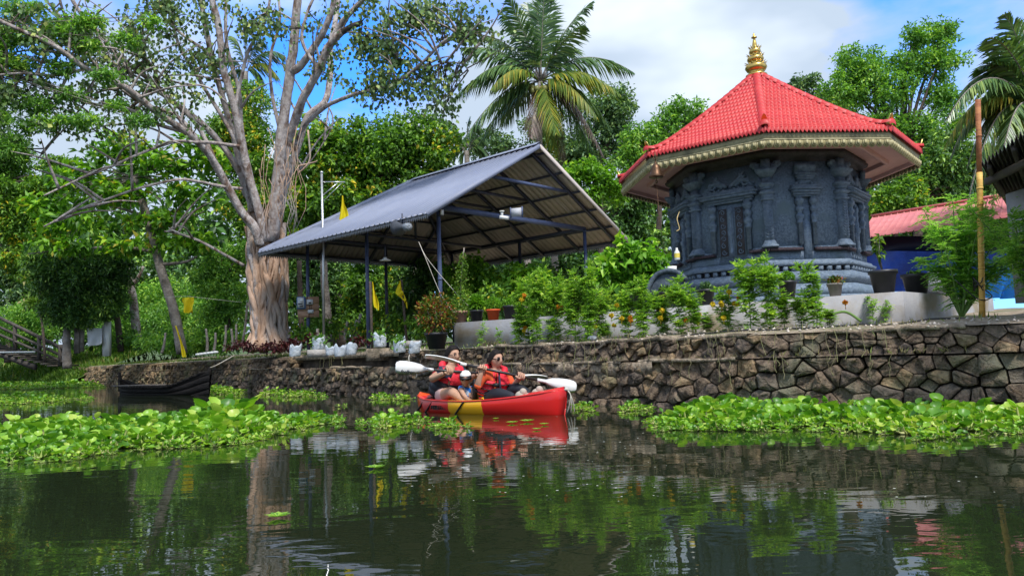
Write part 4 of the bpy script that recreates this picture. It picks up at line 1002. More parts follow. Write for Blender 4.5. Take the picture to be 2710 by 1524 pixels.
# vine hedge with big leaves
tree('vine_hedge', 'bright large-leaved vine hedge between the pavilion and the shrine', [(1680, 860), (1680, 800), (1680, 740)], 0, 19.5, .08,
     [(1710, 690, 85, 55), (1640, 680, 70, 50), (1750, 740, 60, 70), (1600, 740, 60, 55), (1680, 760, 90, 60)], .24, .17, 'vine', 4, sub=.3, cat='hedge', rnd=.5)
for (px, lab, bl, key, Y, LW) in (
    (860, 'dark undergrowth tree behind the meter board post', [(850, 740, 90, 90), (870, 840, 80, 60), (800, 690, 60, 60)], 'dark', 29, (.18, .08)),
    (970, 'mid-green shrub behind the middle pavilion posts', [(970, 740, 90, 80), (960, 830, 80, 60), (1030, 800, 60, 60)], 'mid', 28, (.16, .08)),
    (1110, 'dark leafy shrub behind the two yellow garden flags', [(1130, 740, 90, 70), (1110, 820, 80, 60)], 'dark', 27, (.22, .10)),
    (1260, 'green climber-covered shrub behind the potted plants', [(1240, 740, 85, 65), (1300, 780, 80, 60), (1220, 800, 60, 50)], 'bright', 23.5, (.20, .13)),
    (1400, 'dense green shrub under the right eave of the pavilion', [(1390, 740, 80, 50), (1440, 770, 80, 55), (1340, 770, 60, 50)], 'vine', 22.5, (.20, .13)),
    (1530, 'dark green shrub beside the right pavilion post', [(1530, 730, 80, 60), (1560, 790, 80, 50), (1480, 790, 60, 50)], 'dark', 25, (.2, .12))):
    tree('shrub', lab, [(px, 900), (px, 850), (px, 800)], 0, Y, .07, bl, *LW, key, 5, sub=.28, cat='shrub', group='shrubs behind the pavilion')
# --- left side
tree('feathery_tree', 'light green feathery tree left of the banyan trunk', [(600, 930), (605, 860), (600, 760)], 0, 27, .1,
     [(600, 700, 60, 60), (560, 740, 60, 60), (620, 790, 50, 70), (570, 830, 60, 50), (640, 680, 40, 50)], .13, .05, 'feather', 5, sub=.26)
tree('mango_tree', 'dark round-crowned tree with a bare straight trunk on the grass bank', [(178, 975), (176, 900), (182, 820)], 0, 28.5, .17,
     [(200, 740, 110, 100), (280, 720, 90, 90), (130, 690, 80, 60), (300, 800, 60, 60), (170, 820, 80, 50), (230, 830, 70, 50)], .17, .05, 'dark', 6.5, sub=.24, bark=M_bark)
tree('background_tree', 'dim bluish tree at the far left edge', [(20, 960), (25, 850), (30, 740)], 0, 48, .2,
     [(20, 720, 80, 90), (-40, 600, 90, 100), (60, 800, 70, 60)], .26, .12, 'blue', 4, sub=.26)
tree('edge_tree', 'tall mid-green tree filling the left edge behind the bridge', [(-60, 960), (-50, 700), (-20, 500)], 0, 33, .3,
     [(60, 560, 110, 110), (20, 430, 80, 90), (150, 480, 90, 80), (120, 610, 110, 60), (-80, 500, 110, 150), (60, 690, 80, 60), (-60, 300, 90, 120)], .18, .075, 'mid', 4.6, sub=.24)
tree('pale_branch_shrub', 'shrub with pale yellowish leaves below the far-left trees', [(120, 960), (112, 860), (100, 800)], 0, 31, .06,
     [(95, 730, 40, 35), (120, 790, 35, 30), (80, 800, 30, 30)], .20, .10, 'grass', 2.2, sub=.35, cat='shrub')
tree('hanging_foliage_tree', 'fine-leaved bright green tree whose boughs hang in the top left corner', [(-330, 960), (-320, 500), (-280, 150)], 0, 19, .25,
     [(60, 30, 80, 35), (180, 75, 80, 38), (245, 60, 60, 28), (90, 100, 70, 30), (230, 120, 50, 22), (50, 170, 50, 35), (160, 180, 50, 30), (20, 260, 50, 50), (190, 250, 50, 22), (-80, 150, 120, 160), (310, 280, 40, 18), (110, 330, 80, 30), (30, 380, 60, 40), (330, 110, 50, 26), (280, 200, 60, 24), (100, 280, 80, 24), (370, 320, 50, 20), (220, 320, 80, 22), (400, 60, 40, 20), (20, 100, 60, 50)], .13, .045, 'feather', 3.4, sub=.30, up=.1, bark=M_bark, br=.10)
# leaning almond tree with tiered crown
al = tree('almond_tree', 'leaning tiered tree with big glossy leaves over the left bank', [(482, 935), (462, 830), (428, 720), (398, 610), (372, 520), (352, 470)], 0, 26.5, .19,
     [(330, 400, 130, 42), (430, 440, 110, 40), (220, 470, 110, 32), (500, 520, 90, 32), (300, 520, 150, 34), (420, 580, 130, 28), (190, 590, 130, 28), (330, 650, 170, 24), (150, 650, 110, 26), (520, 640, 80, 30), (560, 440, 60, 50), (510, 380, 60, 40), (120, 540, 80, 30)], .30, .15, 'almond', 3.6, sub=.34, flat_=.6, up=.6, bark=M_bark, rnd=.55, br=.16)
m = MB()
for pl in ([(402, 665), (330, 655), (200, 658), (75, 672)], [(388, 575), (330, 555), (290, 548)], [(430, 700), (500, 690), (560, 650)], [(375, 530), (300, 500), (220, 480)], [(398, 610), (470, 590), (540, 560)]): limbs(m, pl, .07, .02, 26.5)
m.build('side_branch', M_bark, al, smooth=True); al.children[-1]['kind'] = 'stuff'
# forked pale trunk
fk = thing('forked_tree', tuple(at(364, 925, 30)), 'pale forked leafless trunk standing among the left shrubs', 'tree')
m = MB(); limbs(m, [(366, 925), (358, 850), (352, 790), (347, 755)], .19, .14, 30); m.build('trunk', M_barkw, fk, smooth=True)
for pl in ([(347, 757), (335, 730), (322, 690), (314, 680)], [(347, 757), (365, 735), (380, 705)], [(346, 757), (348, 720), (345, 690)], [(335, 730), (338, 700), (328, 660)]):
    m = MB(); limbs(m, pl, .10, .05, 30); m.build('fork', M_barkw, fk, smooth=True)
# leaning coconut trunk below the pavilion roof, another at its right, thin trunks
for (nm, lab, pl, r_, Y, mt) in (('palm_trunk', 'pale leaning palm trunk behind the middle of the pavilion', [(1082, 860), (1090, 790), (1098, 700), (1102, 660)], .17, 28, M_palmt), ('tree_trunk', 'brown bare tree trunk behind the right half of the pavilion', [(1393, 900), (1396, 800), (1396, 690), (1398, 650)], .15, 27.5, M_bark),
    ('tree_trunk', 'slender grey tree trunk behind the stainless flagpole', [(872, 905), (866, 820), (858, 740), (856, 640)], .14, 26, M_bark), ('tree_trunk', 'thin brown trunk behind the meter board', [(800, 900), (795, 800), (792, 690)], .10, 27, M_barkd),
    ('tree_trunk', 'dark crooked trunk left of the pale forked trunk', [(320, 930), (310, 840), (300, 780), (310, 700)], .12, 29.5, M_barkd)):
    m = MB(); limbs(m, pl, r_, r_ * .85, Y, n=10); tag(m.build(nm, mt, loc=at(*pl[0], Y), smooth=True), lab, 'tree trunk')
# palm fronds
def frond(root, base, tip, sag, ll, key, pairs=60, w=.05, nm='frond', hang=.5, rr=.03):
    base, tip = Vector(base), Vector(tip); L0 = (tip - base).length; mid = base.lerp(tip, .45) + Vector((0, 0, sag))
    P = [np.array((base * (1 - t_) ** 2 + mid * 2 * t_ * (1 - t_) + tip * t_ ** 2)) for t_ in np.linspace(0, 1, pairs + 1)]
    m = MB(); tube(m, [Vector(p) for p in P[::4]] + [Vector(P[-1])], [rr * (1 - .8 * k / (pairs / 4 + 1)) for k in range(len(P[::4]) + 1)], 5, mi=0)
    P = np.array(P); T = unit(np.gradient(P, axis=0)); up_ = np.tile([0, 0, 1.], (len(P), 1)); S = unit(np.cross(T, up_) + 1e-3)
    fr = np.linspace(0, 1, len(P)); ln = ll * np.sin(PI * np.clip(fr * .86 + .13, 0, 1)) ** .6
    rg = np.random.default_rng(int(abs(base.x * 31 + tip.x * 57 + tip.z * 91)) % 9999)
    for sg in (-1, 1):
        sel = fr > .10; n = sel.sum(); hangv = np.array([0, 0, -1.]) * (hang + rg.normal(0, .12, (n, 1)))
        D = S[sel] * sg * (1 - hang * .5) + T[sel] * (.45 + .5 * fr[sel][:, None]) + hangv + rg.normal(0, .06, (n, 3))
        D = unit(D); l_ = ln[sel] * rg.uniform(.85, 1.1, n); a = P[sel]; Wv = T[sel] * w * .5
        drop = np.array([0, 0, -1.]) * (l_[:, None] * .22 * (.4 + hang))
        b_ = a + D * l_[:, None] * .55; c = a + D * l_[:, None] + drop
        V = np.stack([a - Wv * .6, a + Wv * .6, b_ + Wv, c, b_ - Wv], 1).reshape(-1, 3); I = np.arange(n)[:, None] * 5
        m.add(V, np.concatenate([I, I + 1, I + 2, I + 3, I + 4], 1), 1)
    return m.build(nm, [M_palmt if key != 'palmy' else LM['palmy'], LM[key]], root)
def palm(name, label, base_pts, head, Y, fr, r=.16, ll=.75, nuts=True, w=.055, crownr=.25):
    o = thing(name, tuple(at(*base_pts[0], Y)), label, 'palm tree'); m = MB(); limbs(m, base_pts + [head], r, r * .75, Y, n=12, wob=.05); m.build('trunk', M_palmt, o, smooth=True)
    h = at(head[0], head[1], Y)
    for (px, py, sag, key, dY) in fr:
        tip = at(px, py, Y + dY); d = (tip - h).normalized(); frond(o, h + d * .12 + Vector((0, 0, .05)), tip, sag, ll, key, w=w, hang=.35 if py < head[1] - 120 else .6)
    if nuts:
        mk = mat('coconut', (.10, .12, .03), (.20, .19, .05), rough=.5, scale=4)
        for k in range(11):
            a = k * 2.4; c = h + Vector((.36 * math.cos(a), .36 * math.sin(a) - .05, -.25 - .22 * (k % 3))); m = MB(); ellipsoid(m, c, (.13, .13, .16), 10, 6); m.build('coconut', mk, o, smooth=True)
        m = MB()
        for k in range(16):
            a = k * .8; c = h + Vector((.1 * math.cos(a), .1 * math.sin(a), 0)); tube(m, [c, c + Vector((.25 * math.cos(a), .25 * math.sin(a), .35))], [.05, .01], 5)
        m.build('sheaths', M_palmt, o)
    return o
P_, Y_, D_ = 'palm', 'palmy', 'palmd'
palm('coconut_palm', 'tall coconut palm with green and yellow fronds above the pavilion gable', [(1500, 900), (1470, 700), (1430, 420)], (1430, 215), 31,
     [(1418, -60, .3, P_, 0), (1450, -50, .3, P_, .5), (1440, -10, .3, P_, -1), (1566, 8, .9, P_, 0), (1545, 70, .8, P_, -.8), (1395, 10, .5, P_, 1), (1676, 192, 1.6, P_, 0), (1640, 250, 1.3, Y_, -1), (1580, 310, 1.1, Y_, -1.6), (1618, 345, 1.5, P_, 1), (1572, 405, .9, P_, .8),
      (1472, 352, .5, Y_, -1.8), (1497, 432, .8, D_, .8), (1405, 362, .5, D_, -1), (1470, 415, .7, Y_, .8), (1225, 372, 1.3, P_, -1), (1268, 380, 1.1, P_, .6), (1200, 262, 1.7, P_, .4), (1262, 205, 1.2, P_, -.8), (1300, 235, 1.2, Y_, -1.6), (1224, 128, 1.0, P_, 0), (1322, 30, .8, P_, 0), (1345, 0, .6, P_, -.8), (1290, 95, .7, P_, 1), (1600, 420, 1.6, D_, -.3), (1330, 330, .9, P_, 1.5), (1520, 130, .9, P_, 1)], ll=1.1, w=.075)
palm('coconut_palm', 'partly hidden coconut palm between the green tree and the tall palm', [(1245, 760), (1240, 600), (1238, 480)], (1235, 400), 36,
     [(1180, 330, .8, P_, 0), (1200, 420, .8, P_, 0), (1170, 440, .9, P_, 0), (1260, 340, .8, P_, 0), (1290, 380, .9, P_, 0), (1300, 430, 1, P_, 0), (1240, 320, .6, P_, 0), (1215, 455, .6, P_, 0), (1160, 380, 1, P_, 0)], ll=.8, nuts=False)
palm('coconut_palm', 'palm crown showing behind the banyan limbs at the upper left', [(665, 700), (660, 450), (650, 300)], (650, 190), 38,
     [(755, 150, 1.2, P_, 0), (740, 210, 1.2, Y_, 0), (690, 110, .8, P_, 0), (620, 100, .7, P_, 0), (560, 170, 1.1, P_, 0), (590, 240, 1, P_, 0), (700, 240, 1, P_, 0), (650, 90, .4, P_, 0)], ll=.9, nuts=False)
ap = palm('areca_palm', 'large palm with curling yellow-tipped fronds at the right edge', [(2790, 860), (2790, 700), (2780, 500)], (2765, 330), 16.5,
     [(2505, 320, 1.9, P_, -1), (2500, 390, 1.8, Y_, 0), (2515, 420, 2.0, P_, .8), (2560, 545, 2.3, P_, -.4), (2600, 500, 2.4, Y_, .5), (2560, 440, 1.9, P_, 1), (2625, 560, 2.2, Y_, -1), (2590, 180, 1.0, P_, 0), (2620, 100, .9, P_, -.6), (2660, 40, .7, P_, 0), (2700, 60, .6, P_, 1), (2540, 250, 1.5, P_, .5), (2680, 540, 2.0, P_, 1), (2650, 430, 1.6, P_, -1.2), (2560, 330, 1.5, P_, 1.2)], r=.14, ll=.66, nuts=False, w=.06)

# ------------------------------------------------------------------ the banyan
BY = 24.0
ban = thing('banyan_tree', tuple(at(715, 905, BY)), 'huge pale-limbed banyan tree with a fluted trunk of fused roots left of the pavilion', 'tree')
# fused root strands
m = MB(); rg = random.Random(3)
def tw(py):     # trunk half width (px) and centre at row
    c = np.interp(py, [560, 640, 700, 800, 860, 905, 925], [702, 706, 708, 712, 716, 721, 722]); w = np.interp(py, [560, 640, 700, 800, 860, 905, 925], [44, 52, 52, 48, 46, 50, 58]); return c, w
core = [Vector(at(tw(y)[0], y, BY)) for y in range(560, 930, 30)]
tube(m, core, [tw(y)[1] / ppm(BY) * .72 for y in range(560, 930, 30)], 20, wob=.3)
m.build('trunk', M_barkd, ban, smooth=True)  # core coloured dark, painting shade into the gaps between root strands
for k in range(72):
    a = 2 * PI * k / 46 + rg.uniform(-.06, .06) if k < 46 else rg.uniform(PI, 2 * PI); tws = rg.uniform(-.8, .8); r_ = rg.choice([.035, .045, .055, .07, .10]); ys = np.linspace(rg.uniform(555, 690), 925, 15); P = []; Rr = []
    ph = rg.uniform(0, 6)
    for q, y in enumerate(ys):
        c, w = tw(y); aa = a + tws * (y - 640) / 300 + .16 * math.sin(q * .8 + ph); w = w / ppm(BY) * (.88 + .10 * math.sin(q * .9 + k * 1.7)) + (.12 * max(0, (y - 870) / 50) ** 2)
        b_ = at(c, y, BY); P.append(b_ + Vector((math.cos(aa) * w, math.sin(aa) * w * .9, 0))); Rr.append(r_ * (.9 + .3 * math.sin(q * .9 + ph)) * (1 + .5 * max(0, (y - 870) / 50)))
    mm = MB(); tube(mm, P, Rr, 7, wob=.15)
    mm.build('root', M_root if rg.random() < .8 else M_barkw, ban, smooth=True)
LIMB = [
 ([(720, 640, 23.6), (738, 455, 23.4), (746, 352, 23.2), (766, 207, 23), (778, 103, 22.8), (788, -10, 22.6), (800, -120, 22.4)], 24, 12),
 ([(716, 620, 23.8), (755, 400, 23.6), (774, 340, 23.4), (799, 269, 23), (844, 186, 22.5), (869, 124, 22.2), (906, 83, 22)], 19, 12),
 ([(906, 85, 22), (930, 72, 21.9), (958, 60, 21.8)], 12, 9),
 ([(869, 124, 22.2), (905, 60, 22), (960, 0, 21.6), (1000, -60, 21)], 12, 6),
 ([(766, 195, 23), (795, 174, 22.8), (832, 124, 22.6), (857, 83, 22.4), (880, 20, 22.2), (890, -60, 22)], 15, 9),
 ([(733, 600, 24.5), (753, 497, 24.5), (786, 393, 24.5), (815, 310, 24.6), (862, 265, 24.8), (875, 186, 25), (873, 130, 25), (890, 41, 25.2), (900, -60, 25.2)], 17, 9),
 ([(785, 385, 23.8), (799, 344, 23.6), (857, 286, 23), (931, 253, 22), (993, 236, 21.5), (1056, 215, 21), (1118, 166, 20.6), (1172, 112, 20.2), (1221, 85, 20)], 9, 3.5),
 ([(1110, 180, 20.7), (1139, 178, 20.6), (1180, 166, 20.3), (1221, 170, 20.2), (1240, 187, 20.2)], 3.5, 1.5),
 ([(706, 640, 23.4), (679, 538, 23.2), (646, 414, 22.9), (621, 290, 22.5), (592, 186, 22.2), (580, 83, 22), (559, -10, 21.8), (550, -80, 21.6)], 16, 10),
 ([(655, 520, 24), (646, 497, 23.9), (621, 373, 23.6), (592, 269, 23.3), (559, 145, 23), (538, 41, 22.8), (525, -60, 22.6)], 13, 8),
 ([(690, 650, 23.3), (671, 600, 23.1), (638, 559, 22.9), (592, 476, 22.5), (551, 406, 22), (497, 352, 21.5), (414, 298, 20.8), (331, 232, 20), (228, 182, 19.2), (145, 124, 18.6), (41, 75, 18), (-80, 20, 17.5)], 17, 5),
 ([(668, 560, 23.5), (645, 480, 23.4), (601, 402, 23.1), (538, 331, 22.8), (456, 269, 22.4), (406, 220, 22), (315, 149, 21.5), (269, 95, 21.2), (207, 25, 21), (170, -40, 20.8)], 13, 5),
 ([(638, 388, 22.8), (560, 378, 22), (518, 377, 21.6), (464, 375, 21.2), (373, 406, 20.5), (290, 443, 20), (207, 476, 19.5), (116, 518, 19)], 6.5, 2.5),
 ([(640, 500, 23), (584, 493, 22.4), (520, 480, 22), (468, 476, 21.6), (373, 497, 21), (298, 522, 20.6), (207, 555, 20.2), (116, 600, 19.8)], 6, 2.5),
 ([(331, 300, 21), (414, 215, 21.4), (385, 157, 21.4), (350, 130, 21.4)], 6, 3),
 ([(385, 157, 21.2), (360, 182, 21.1), (344, 207, 21), (319, 215, 21), (309, 249, 20.9)], 4, 2.5),
 ([(609, 282, 22.5), (551, 232, 22), (456, 215, 21.5), (393, 162, 21.2), (330, 80, 21)], 4, 2.5),
 ([(646, 703, 24), (580, 666, 24), (526, 637, 24), (470, 618, 24), (435, 612, 24)], 6, 3),
 ([(228, 182, 19.2), (150, 200, 19), (60, 195, 18.8), (-20, 200, 18.6)], 5, 3),
 ([(331, 232, 20), (250, 250, 20), (180, 330, 19.8), (100, 420, 19.5)], 4, 2),
 ([(464, 375, 21.2), (400, 340, 21), (300, 330, 20.6), (200, 355, 20.2)], 4, 2),
 ([(560, 145, 23), (480, 90, 22.8), (420, 30, 22.6), (380, -40, 22.5)], 6, 3),
 ([(788, 60, 22.8), (720, 30, 22.5), (660, 60, 22.2), (630, 40, 22)], 4, 2),
 ([(862, 265, 24.5), (880, 330, 24.5), (820, 430, 24.4), (790, 455, 24.3)], 3, 2),
]
LIMB += [([(700, 620, 23.5), (664, 470, 23.3), (640, 350, 23.1), (632, 240, 23), (600, 120, 22.8), (598, 0, 22.6)], 11, 5), ([(592, 476, 22.5), (520, 330, 22.2), (430, 250, 21.8), (330, 200, 21.4), (230, 110, 21), (120, 20, 20.6)], 9, 4), ([(551, 406, 22), (470, 310, 21.6), (370, 270, 21), (260, 180, 20.2), (180, 60, 19.6), (150, -30, 19.2)], 8, 3.5), ([(646, 414, 22.9), (600, 330, 22.7), (520, 200, 22.4), (470, 110, 22.2), (450, 0, 22)], 8, 4),
 ([(497, 352, 21.5), (420, 330, 21), (340, 290, 20.4), (220, 270, 19.8), (110, 220, 19.3), (0, 190, 18.9)], 7, 3), ([(621, 290, 22.5), (640, 200, 22.6), (660, 130, 22.6), (700, 60, 22.5), (720, -30, 22.4)], 7, 4), ([(745, 360, 23.2), (720, 250, 23.4), (716, 150, 23.5), (740, 60, 23.5), (735, -30, 23.5)], 7, 4), ([(844, 186, 22.5), (800, 110, 22.4), (815, 30, 22.3), (850, -40, 22.2)], 7, 4), ([(993, 236, 21.5), (1040, 180, 21.4), (1060, 120, 21.3), (1090, 60, 21.2)], 4, 2), ([(906, 83, 22), (960, 90, 21.8), (1010, 100, 21.6), (1060, 150, 21.4)], 4, 2)]
samples = []
ML = [M_barkw, M_barkd]
for k, (pl, a, b_) in enumerate(LIMB):
    m = MB(); S = limbs(m, pl, a * .74 / ppm(23), b_ * .8 / ppm(22), seg=7, n=10, wob=.22); m.build('limb', M_barkd if k in (2, 14, 15) else (M_root if k in (0,) and False else M_barkw), ban, smooth=True)
    for q in S[int(len(S) * .4):]: samples.append((q, (pl, a)))
SP = np.array([s[0] for s in samples])
# twigs reach out from the limbs to clouds of small heart-shaped leaves
clouds = [(60, 60, 90, 70, 120, 18.5), (170, 120, 90, 80, 130, 19.5), (300, 60, 100, 70, 150, 21), (420, 60, 90, 70, 150, 22), (520, 120, 80, 90, 150, 22.5), (330, 170, 90, 70, 120, 21), (440, 200, 80, 60, 110, 21.6), (240, 260, 90, 50, 90, 20), (110, 250, 100, 60, 110, 19), (380, 290, 80, 40, 70, 21), (500, 280, 60, 50, 60, 22), (30, 330, 60, 40, 40, 18.5), (280, 350, 110, 30, 50, 20.4), (560, 30, 50, 50, 60, 22.5), (480, 20, 60, 40, 80, 22.5),
          (680, 45, 70, 45, 130, 22), (660, 110, 50, 40, 50, 22), (760, 90, 60, 60, 30, 23), (860, 60, 60, 50, 40, 22.5), (960, 15, 60, 25, 60, 21.5), (1060, 30, 70, 40, 120, 21), (1150, 20, 60, 50, 120, 20.8), (1180, 60, 35, 30, 40, 20.6), (985, 120, 60, 55, 150, 21.6), (1030, 160, 70, 60, 150, 21.4), (960, 200, 50, 50, 60, 22), (1080, 210, 80, 50, 90, 21), (1130, 240, 70, 60, 110, 20.8), (1170, 290, 40, 50, 50, 20.6), (1190, 200, 20, 30, 10, 20.5), (1020, 260, 60, 30, 50, 21.6), (900, 180, 50, 60, 50, 23), (1240, 60, 45, 45, 70, 20.2), (1260, 100, 50, 40, 60, 20.2), (1225, 20, 40, 30, 50, 20.2), (1330, 100, 30, 25, 25, 20.2), (1190, 310, 30, 40, 20, 20.6), (820, 220, 60, 70, 30, 24)]
mt, ml = MB(), MB(); rg2 = np.random.default_rng(11)
for (px, py, rx, ry, cnt, Y) in clouds:
    for q in range(max(2, cnt // 7)):
        a = rg2.uniform(0, 2 * PI); rr = rg2.random() ** .5; e = np.array(at(px + rx * rr * math.cos(a), py + ry * rr * math.sin(a), Y + rg2.uniform(-.7, .7)))
        i = np.argmin(np.linalg.norm(SP - e, axis=1) + rg2.random(len(SP)) * .8); s = SP[i]; d = e - s; ln = np.linalg.norm(d)
        mid = s + d * .5 + rg2.normal(0, .10 * ln, 3); S = [np.array(x) for x in spline([s, mid, e], 5)]; k = len(S)
        if ln < 4.5: tube(mt, [Vector(x) for x in S], [.022 * (1 - .75 * j / (k - 1)) for j in range(k)], 4, cap=False)
        n = 24; f = rg2.random(n) ** .5; P = np.stack([np.interp(f, np.linspace(0, 1, k), [x[c] for x in S]) for c in range(3)], 1)
        far = np.linalg.norm(P - e, axis=1) < max(1.0, ln * .6); P = P[far] + rg2.normal(0, .16, (far.sum(), 3)); n = len(P)
        D = rg2.normal(0, .55, (n, 3)) + np.array([0, 0, -1.0]); sc_ = rg2.uniform(.75, 1.3, n)
        leaves(ml, P, D, .125 * sc_, .105 * sc_, Nrm=rg2.normal(0, 1, (n, 3)) + np.array([0, -.6, .2]), fold=.1, droop=.1)
bt = MB(); rg3 = random.Random(21)
for k in range(150):
    i = rg3.randrange(len(SP)); a = Vector(SP[i])
    if a.z > 10: continue
    d = Vector((rg3.uniform(-1, 1), rg3.uniform(-.7, .4), rg3.uniform(-.15, 1))).normalized() * rg3.uniform(.8, 2.4); P = [Vector(q) for q in spline([tuple(a), tuple(a + d * .5 + Vector((rg3.uniform(-.2, .2), 0, .12))), tuple(a + d)], 5)]
    tube(bt, P, [.042 * (1 - .75 * j / (len(P) - 1)) for j in range(len(P))], 5)
o = bt.build('bare_branches', M_barkw, ban); o['kind'] = 'stuff'
o = mt.build('twigs', M_barkd, ban); o['kind'] = 'stuff'
o = ml.build('foliage', LM['banyan'], ban); o['kind'] = 'stuff'
# hanging thin aerial roots and vines beside the trunk
m = MB(); rg = random.Random(9)
for k in range(22):
    x = rg.uniform(690, 800); y0 = rg.uniform(330, 480); y1 = rg.uniform(560, 640); P = [at(x + rg.uniform(-14, 14), y0 + (y1 - y0) * q / 5, 22.9) for q in range(6)]; tube(m, P, .010, 4)
for pl in ([(815, 345), (820, 420), (800, 450), (785, 465), (778, 540)], [(790, 440), (830, 430), (840, 425)]): limbs(m, pl, .03, .012, 23)
o = m.build('aerial_roots', M_root, ban); o['kind'] = 'stuff'
# ================================================================== KAYAK AND PEOPLE
KO = Vector((-.445, 11.725, 0)); KU = Vector((2.25, -1.95, 0)).normalized(); KV = Vector((-KU.y, KU.x, 0))   # forward, port (away)
KLEN = 2.98
def kw(x, y, z): return KO + KU * x + KV * y + Vector((0, 0, z))
def kp(u, v, lat):        # zoomed photo coords of the kayak crop -> world, on the plane lat metres to port
    r = ray(1080 + u / 4.025, 900 + v / 4.025); o = Vector((0, 0, CZ)); t_ = (KO + KV * lat - o).dot(KV) / r.dot(KV); return o + r * t_
M_red = mat('kayak_red', (.50, .010, .008), (.56, .02, .012), rough=.33, scale=2, spec=.5, coat=.3); M_yelk = mat('kayak_yellow', (.85, .42, .01), rough=.35, coat=.3); M_or = mat('kayak_orange', (.75, .10, .01), rough=.35, coat=.2)
kay = thing('kayak', tuple(KO), 'red and yellow sit-on-top kayak carrying two adults and a child', 'kayak')
# kayak_hull: red-yellow-red moulded in bands, blended by a ragged edge
mk = bpy.data.materials.new('kayak_plastic'); mk.use_nodes = True; t = mk.node_tree; b = t.nodes['Principled BSDF']; lk = t.links.new
b.inputs['Roughness'].default_value = .32; b.inputs['Coat Weight'].default_value = .3
at_ = N(t, 'ShaderNodeAttribute'); at_.attribute_name = 'along'; nz_ = N(t, 'ShaderNodeTexNoise'); nz_.inputs['Scale'].default_value = 5; tcx = N(t, 'ShaderNodeTexCoord'); lk(tcx.outputs['Object'], nz_.inputs['Vector'])
ma = N(t, 'ShaderNodeMath', operation='MULTIPLY_ADD'); ma.inputs[1].default_value = .10; lk(nz_.outputs[0], ma.inputs[0]); lk(at_.outputs['Fac'], ma.inputs[2])
rr = N(t, 'ShaderNodeValToRGB'); rr.color_ramp.interpolation = 'CONSTANT'; e = rr.color_ramp.elements; e[0].position = 0; e[0].color = (.75, .08, .01, 1); e[1].position = .14; e[1].color = (.62, .012, .010, 1)
for p, c in ((.41, (.85, .42, .01, 1)), (.63, (.64, .012, .010, 1))): q = e.new(p); q.color = c
lk(ma.outputs[0], rr.inputs[0]); lk(rr.outputs[0], b.inputs['Base Color'])
def kstat(f):     # hull section at f 0 stern .. 1 bow: half width, keel z, gunwale z, x
    hwid = .40 * math.sin(PI * min(1, max(0, f)) ** .9) ** .55; x = -KLEN / 2 + KLEN * f
    gun = .17 + .03 * (1 - f) ** 3 * 1 + .17 * max(0, (f - .35) / .65) ** 1.9; gun += .05 * max(0, (.12 - f) / .12)
    keel = -.09 + .12 * max(0, (.12 - f) / .12) ** 2 + .0 * f
    return max(.012, hwid), keel, gun, x
m = MB(); V = []; al_ = []; NS = 40; prof = 13
for i in range(NS + 1):
    f = i / NS; hwid, keel, gun, x = kstat(f)
    for j in range(prof):
        a = -1 + 2 * j / (prof - 1)          # -1 starboard gunwale .. 0 keel .. 1 port gunwale
        s = abs(a); w = hwid * (1 - (1 - s) ** 2.0) ** .6; z = keel + (gun - keel) * s ** 1.9
        xo = .0
        if f > .9: xo = (.04 * (s) - .06 * (1 - s)) * (f - .9) / .1
        V.append(kw(x + xo, math.copysign(w, a) if a else 0, z)); al_.append(f)
    # deck: in to a lowered well
    well = math.sin(PI * min(1, max(0, (f - .12) / .66))) if .12 < f < .78 else 0
    for j in range(9):
        a = 1 - 2 * j / 8; dz = -.085 * well ** .35 * (1 - abs(a) ** 4) if well > 0 else .04 * (1 - a * a)
        if abs(a) == 1: dz = .012
        V.append(kw(x, hwid * .93 * a, gun + .012 + dz)); al_.append(f)
k = prof + 9; F = []
for i in range(NS):
    for j in range(k): F.append((i * k + j, i * k + (j + 1) % k, (i + 1) * k + (j + 1) % k, (i + 1) * k + j))
F.append(tuple(range(k))); F.append(tuple(reversed(range(NS * k, NS * k + k))))
m.add(V, F); hull = m.build('hull', mk, kay, smooth=True)
atr = hull.data.attributes.new('along', 'FLOAT', 'POINT'); atr.data.foreach_set('value', np.array(al_, dtype=np.float32))
# rim, seats, straps, scupper moulding, tow cord, lettering
M_blkk = mat('black_webbing', (.012, .012, .014), rough=.6)
for sg in (-1, 1):
    m = MB(); tube(m, [kw(kstat(f)[3], sg * kstat(f)[0] * .985, kstat(f)[2] + .008) for f in np.linspace(.02, .985, 30)], .013, 6); m.build('rim', M_red, kay, smooth=True)
for f in (.20, .50):
    x = kstat(f)[3]; m = MB(); lathe(m, kw(x - .22, 0, .36), [(.20, -.19), (.21, .0), (.19, .12), (.16, .14)], 14, mat=Matrix.Diagonal((.22, 1, 1))); m.build('seat_back', M_blkk, kay)
for f, w in ((.085, .02), (.175, .016), (.43, .024)):
    m = MB(); hwid, keel, gun, x = kstat(f)
    P = [kw(x + .20 * (1 - abs(a)) * (1 if f > .3 else .3) - .06, hwid * (1.03) * math.copysign(1 - (1 - abs(a)) ** 2.0, a) ** 1 if abs(a) > .2 else 0, keel + (gun - keel) * abs(a) ** 1.9 - .004) for a in np.linspace(-1.0, -.45, 8)]
    P = [kw(x - .10 + .22 * j / 7, -(hwid * (1 - (1 - s) ** 2) ** .6 + .008), keel + (gun - keel) * s ** 1.9) for j, s in enumerate(np.linspace(.55, 1, 8))]
    for a, c in zip(P[:-1], P[1:]): bar(m, a, c, .012, w * 1.8, upv=tuple(KV))
    bar(m, P[-1], kw(x + .12, 0, gun + .02), .03, .012); m.build('strap', M_blkk, kay)
m = MB(); bt = kw(KLEN / 2 + .03, 0, kstat(1)[2]); 
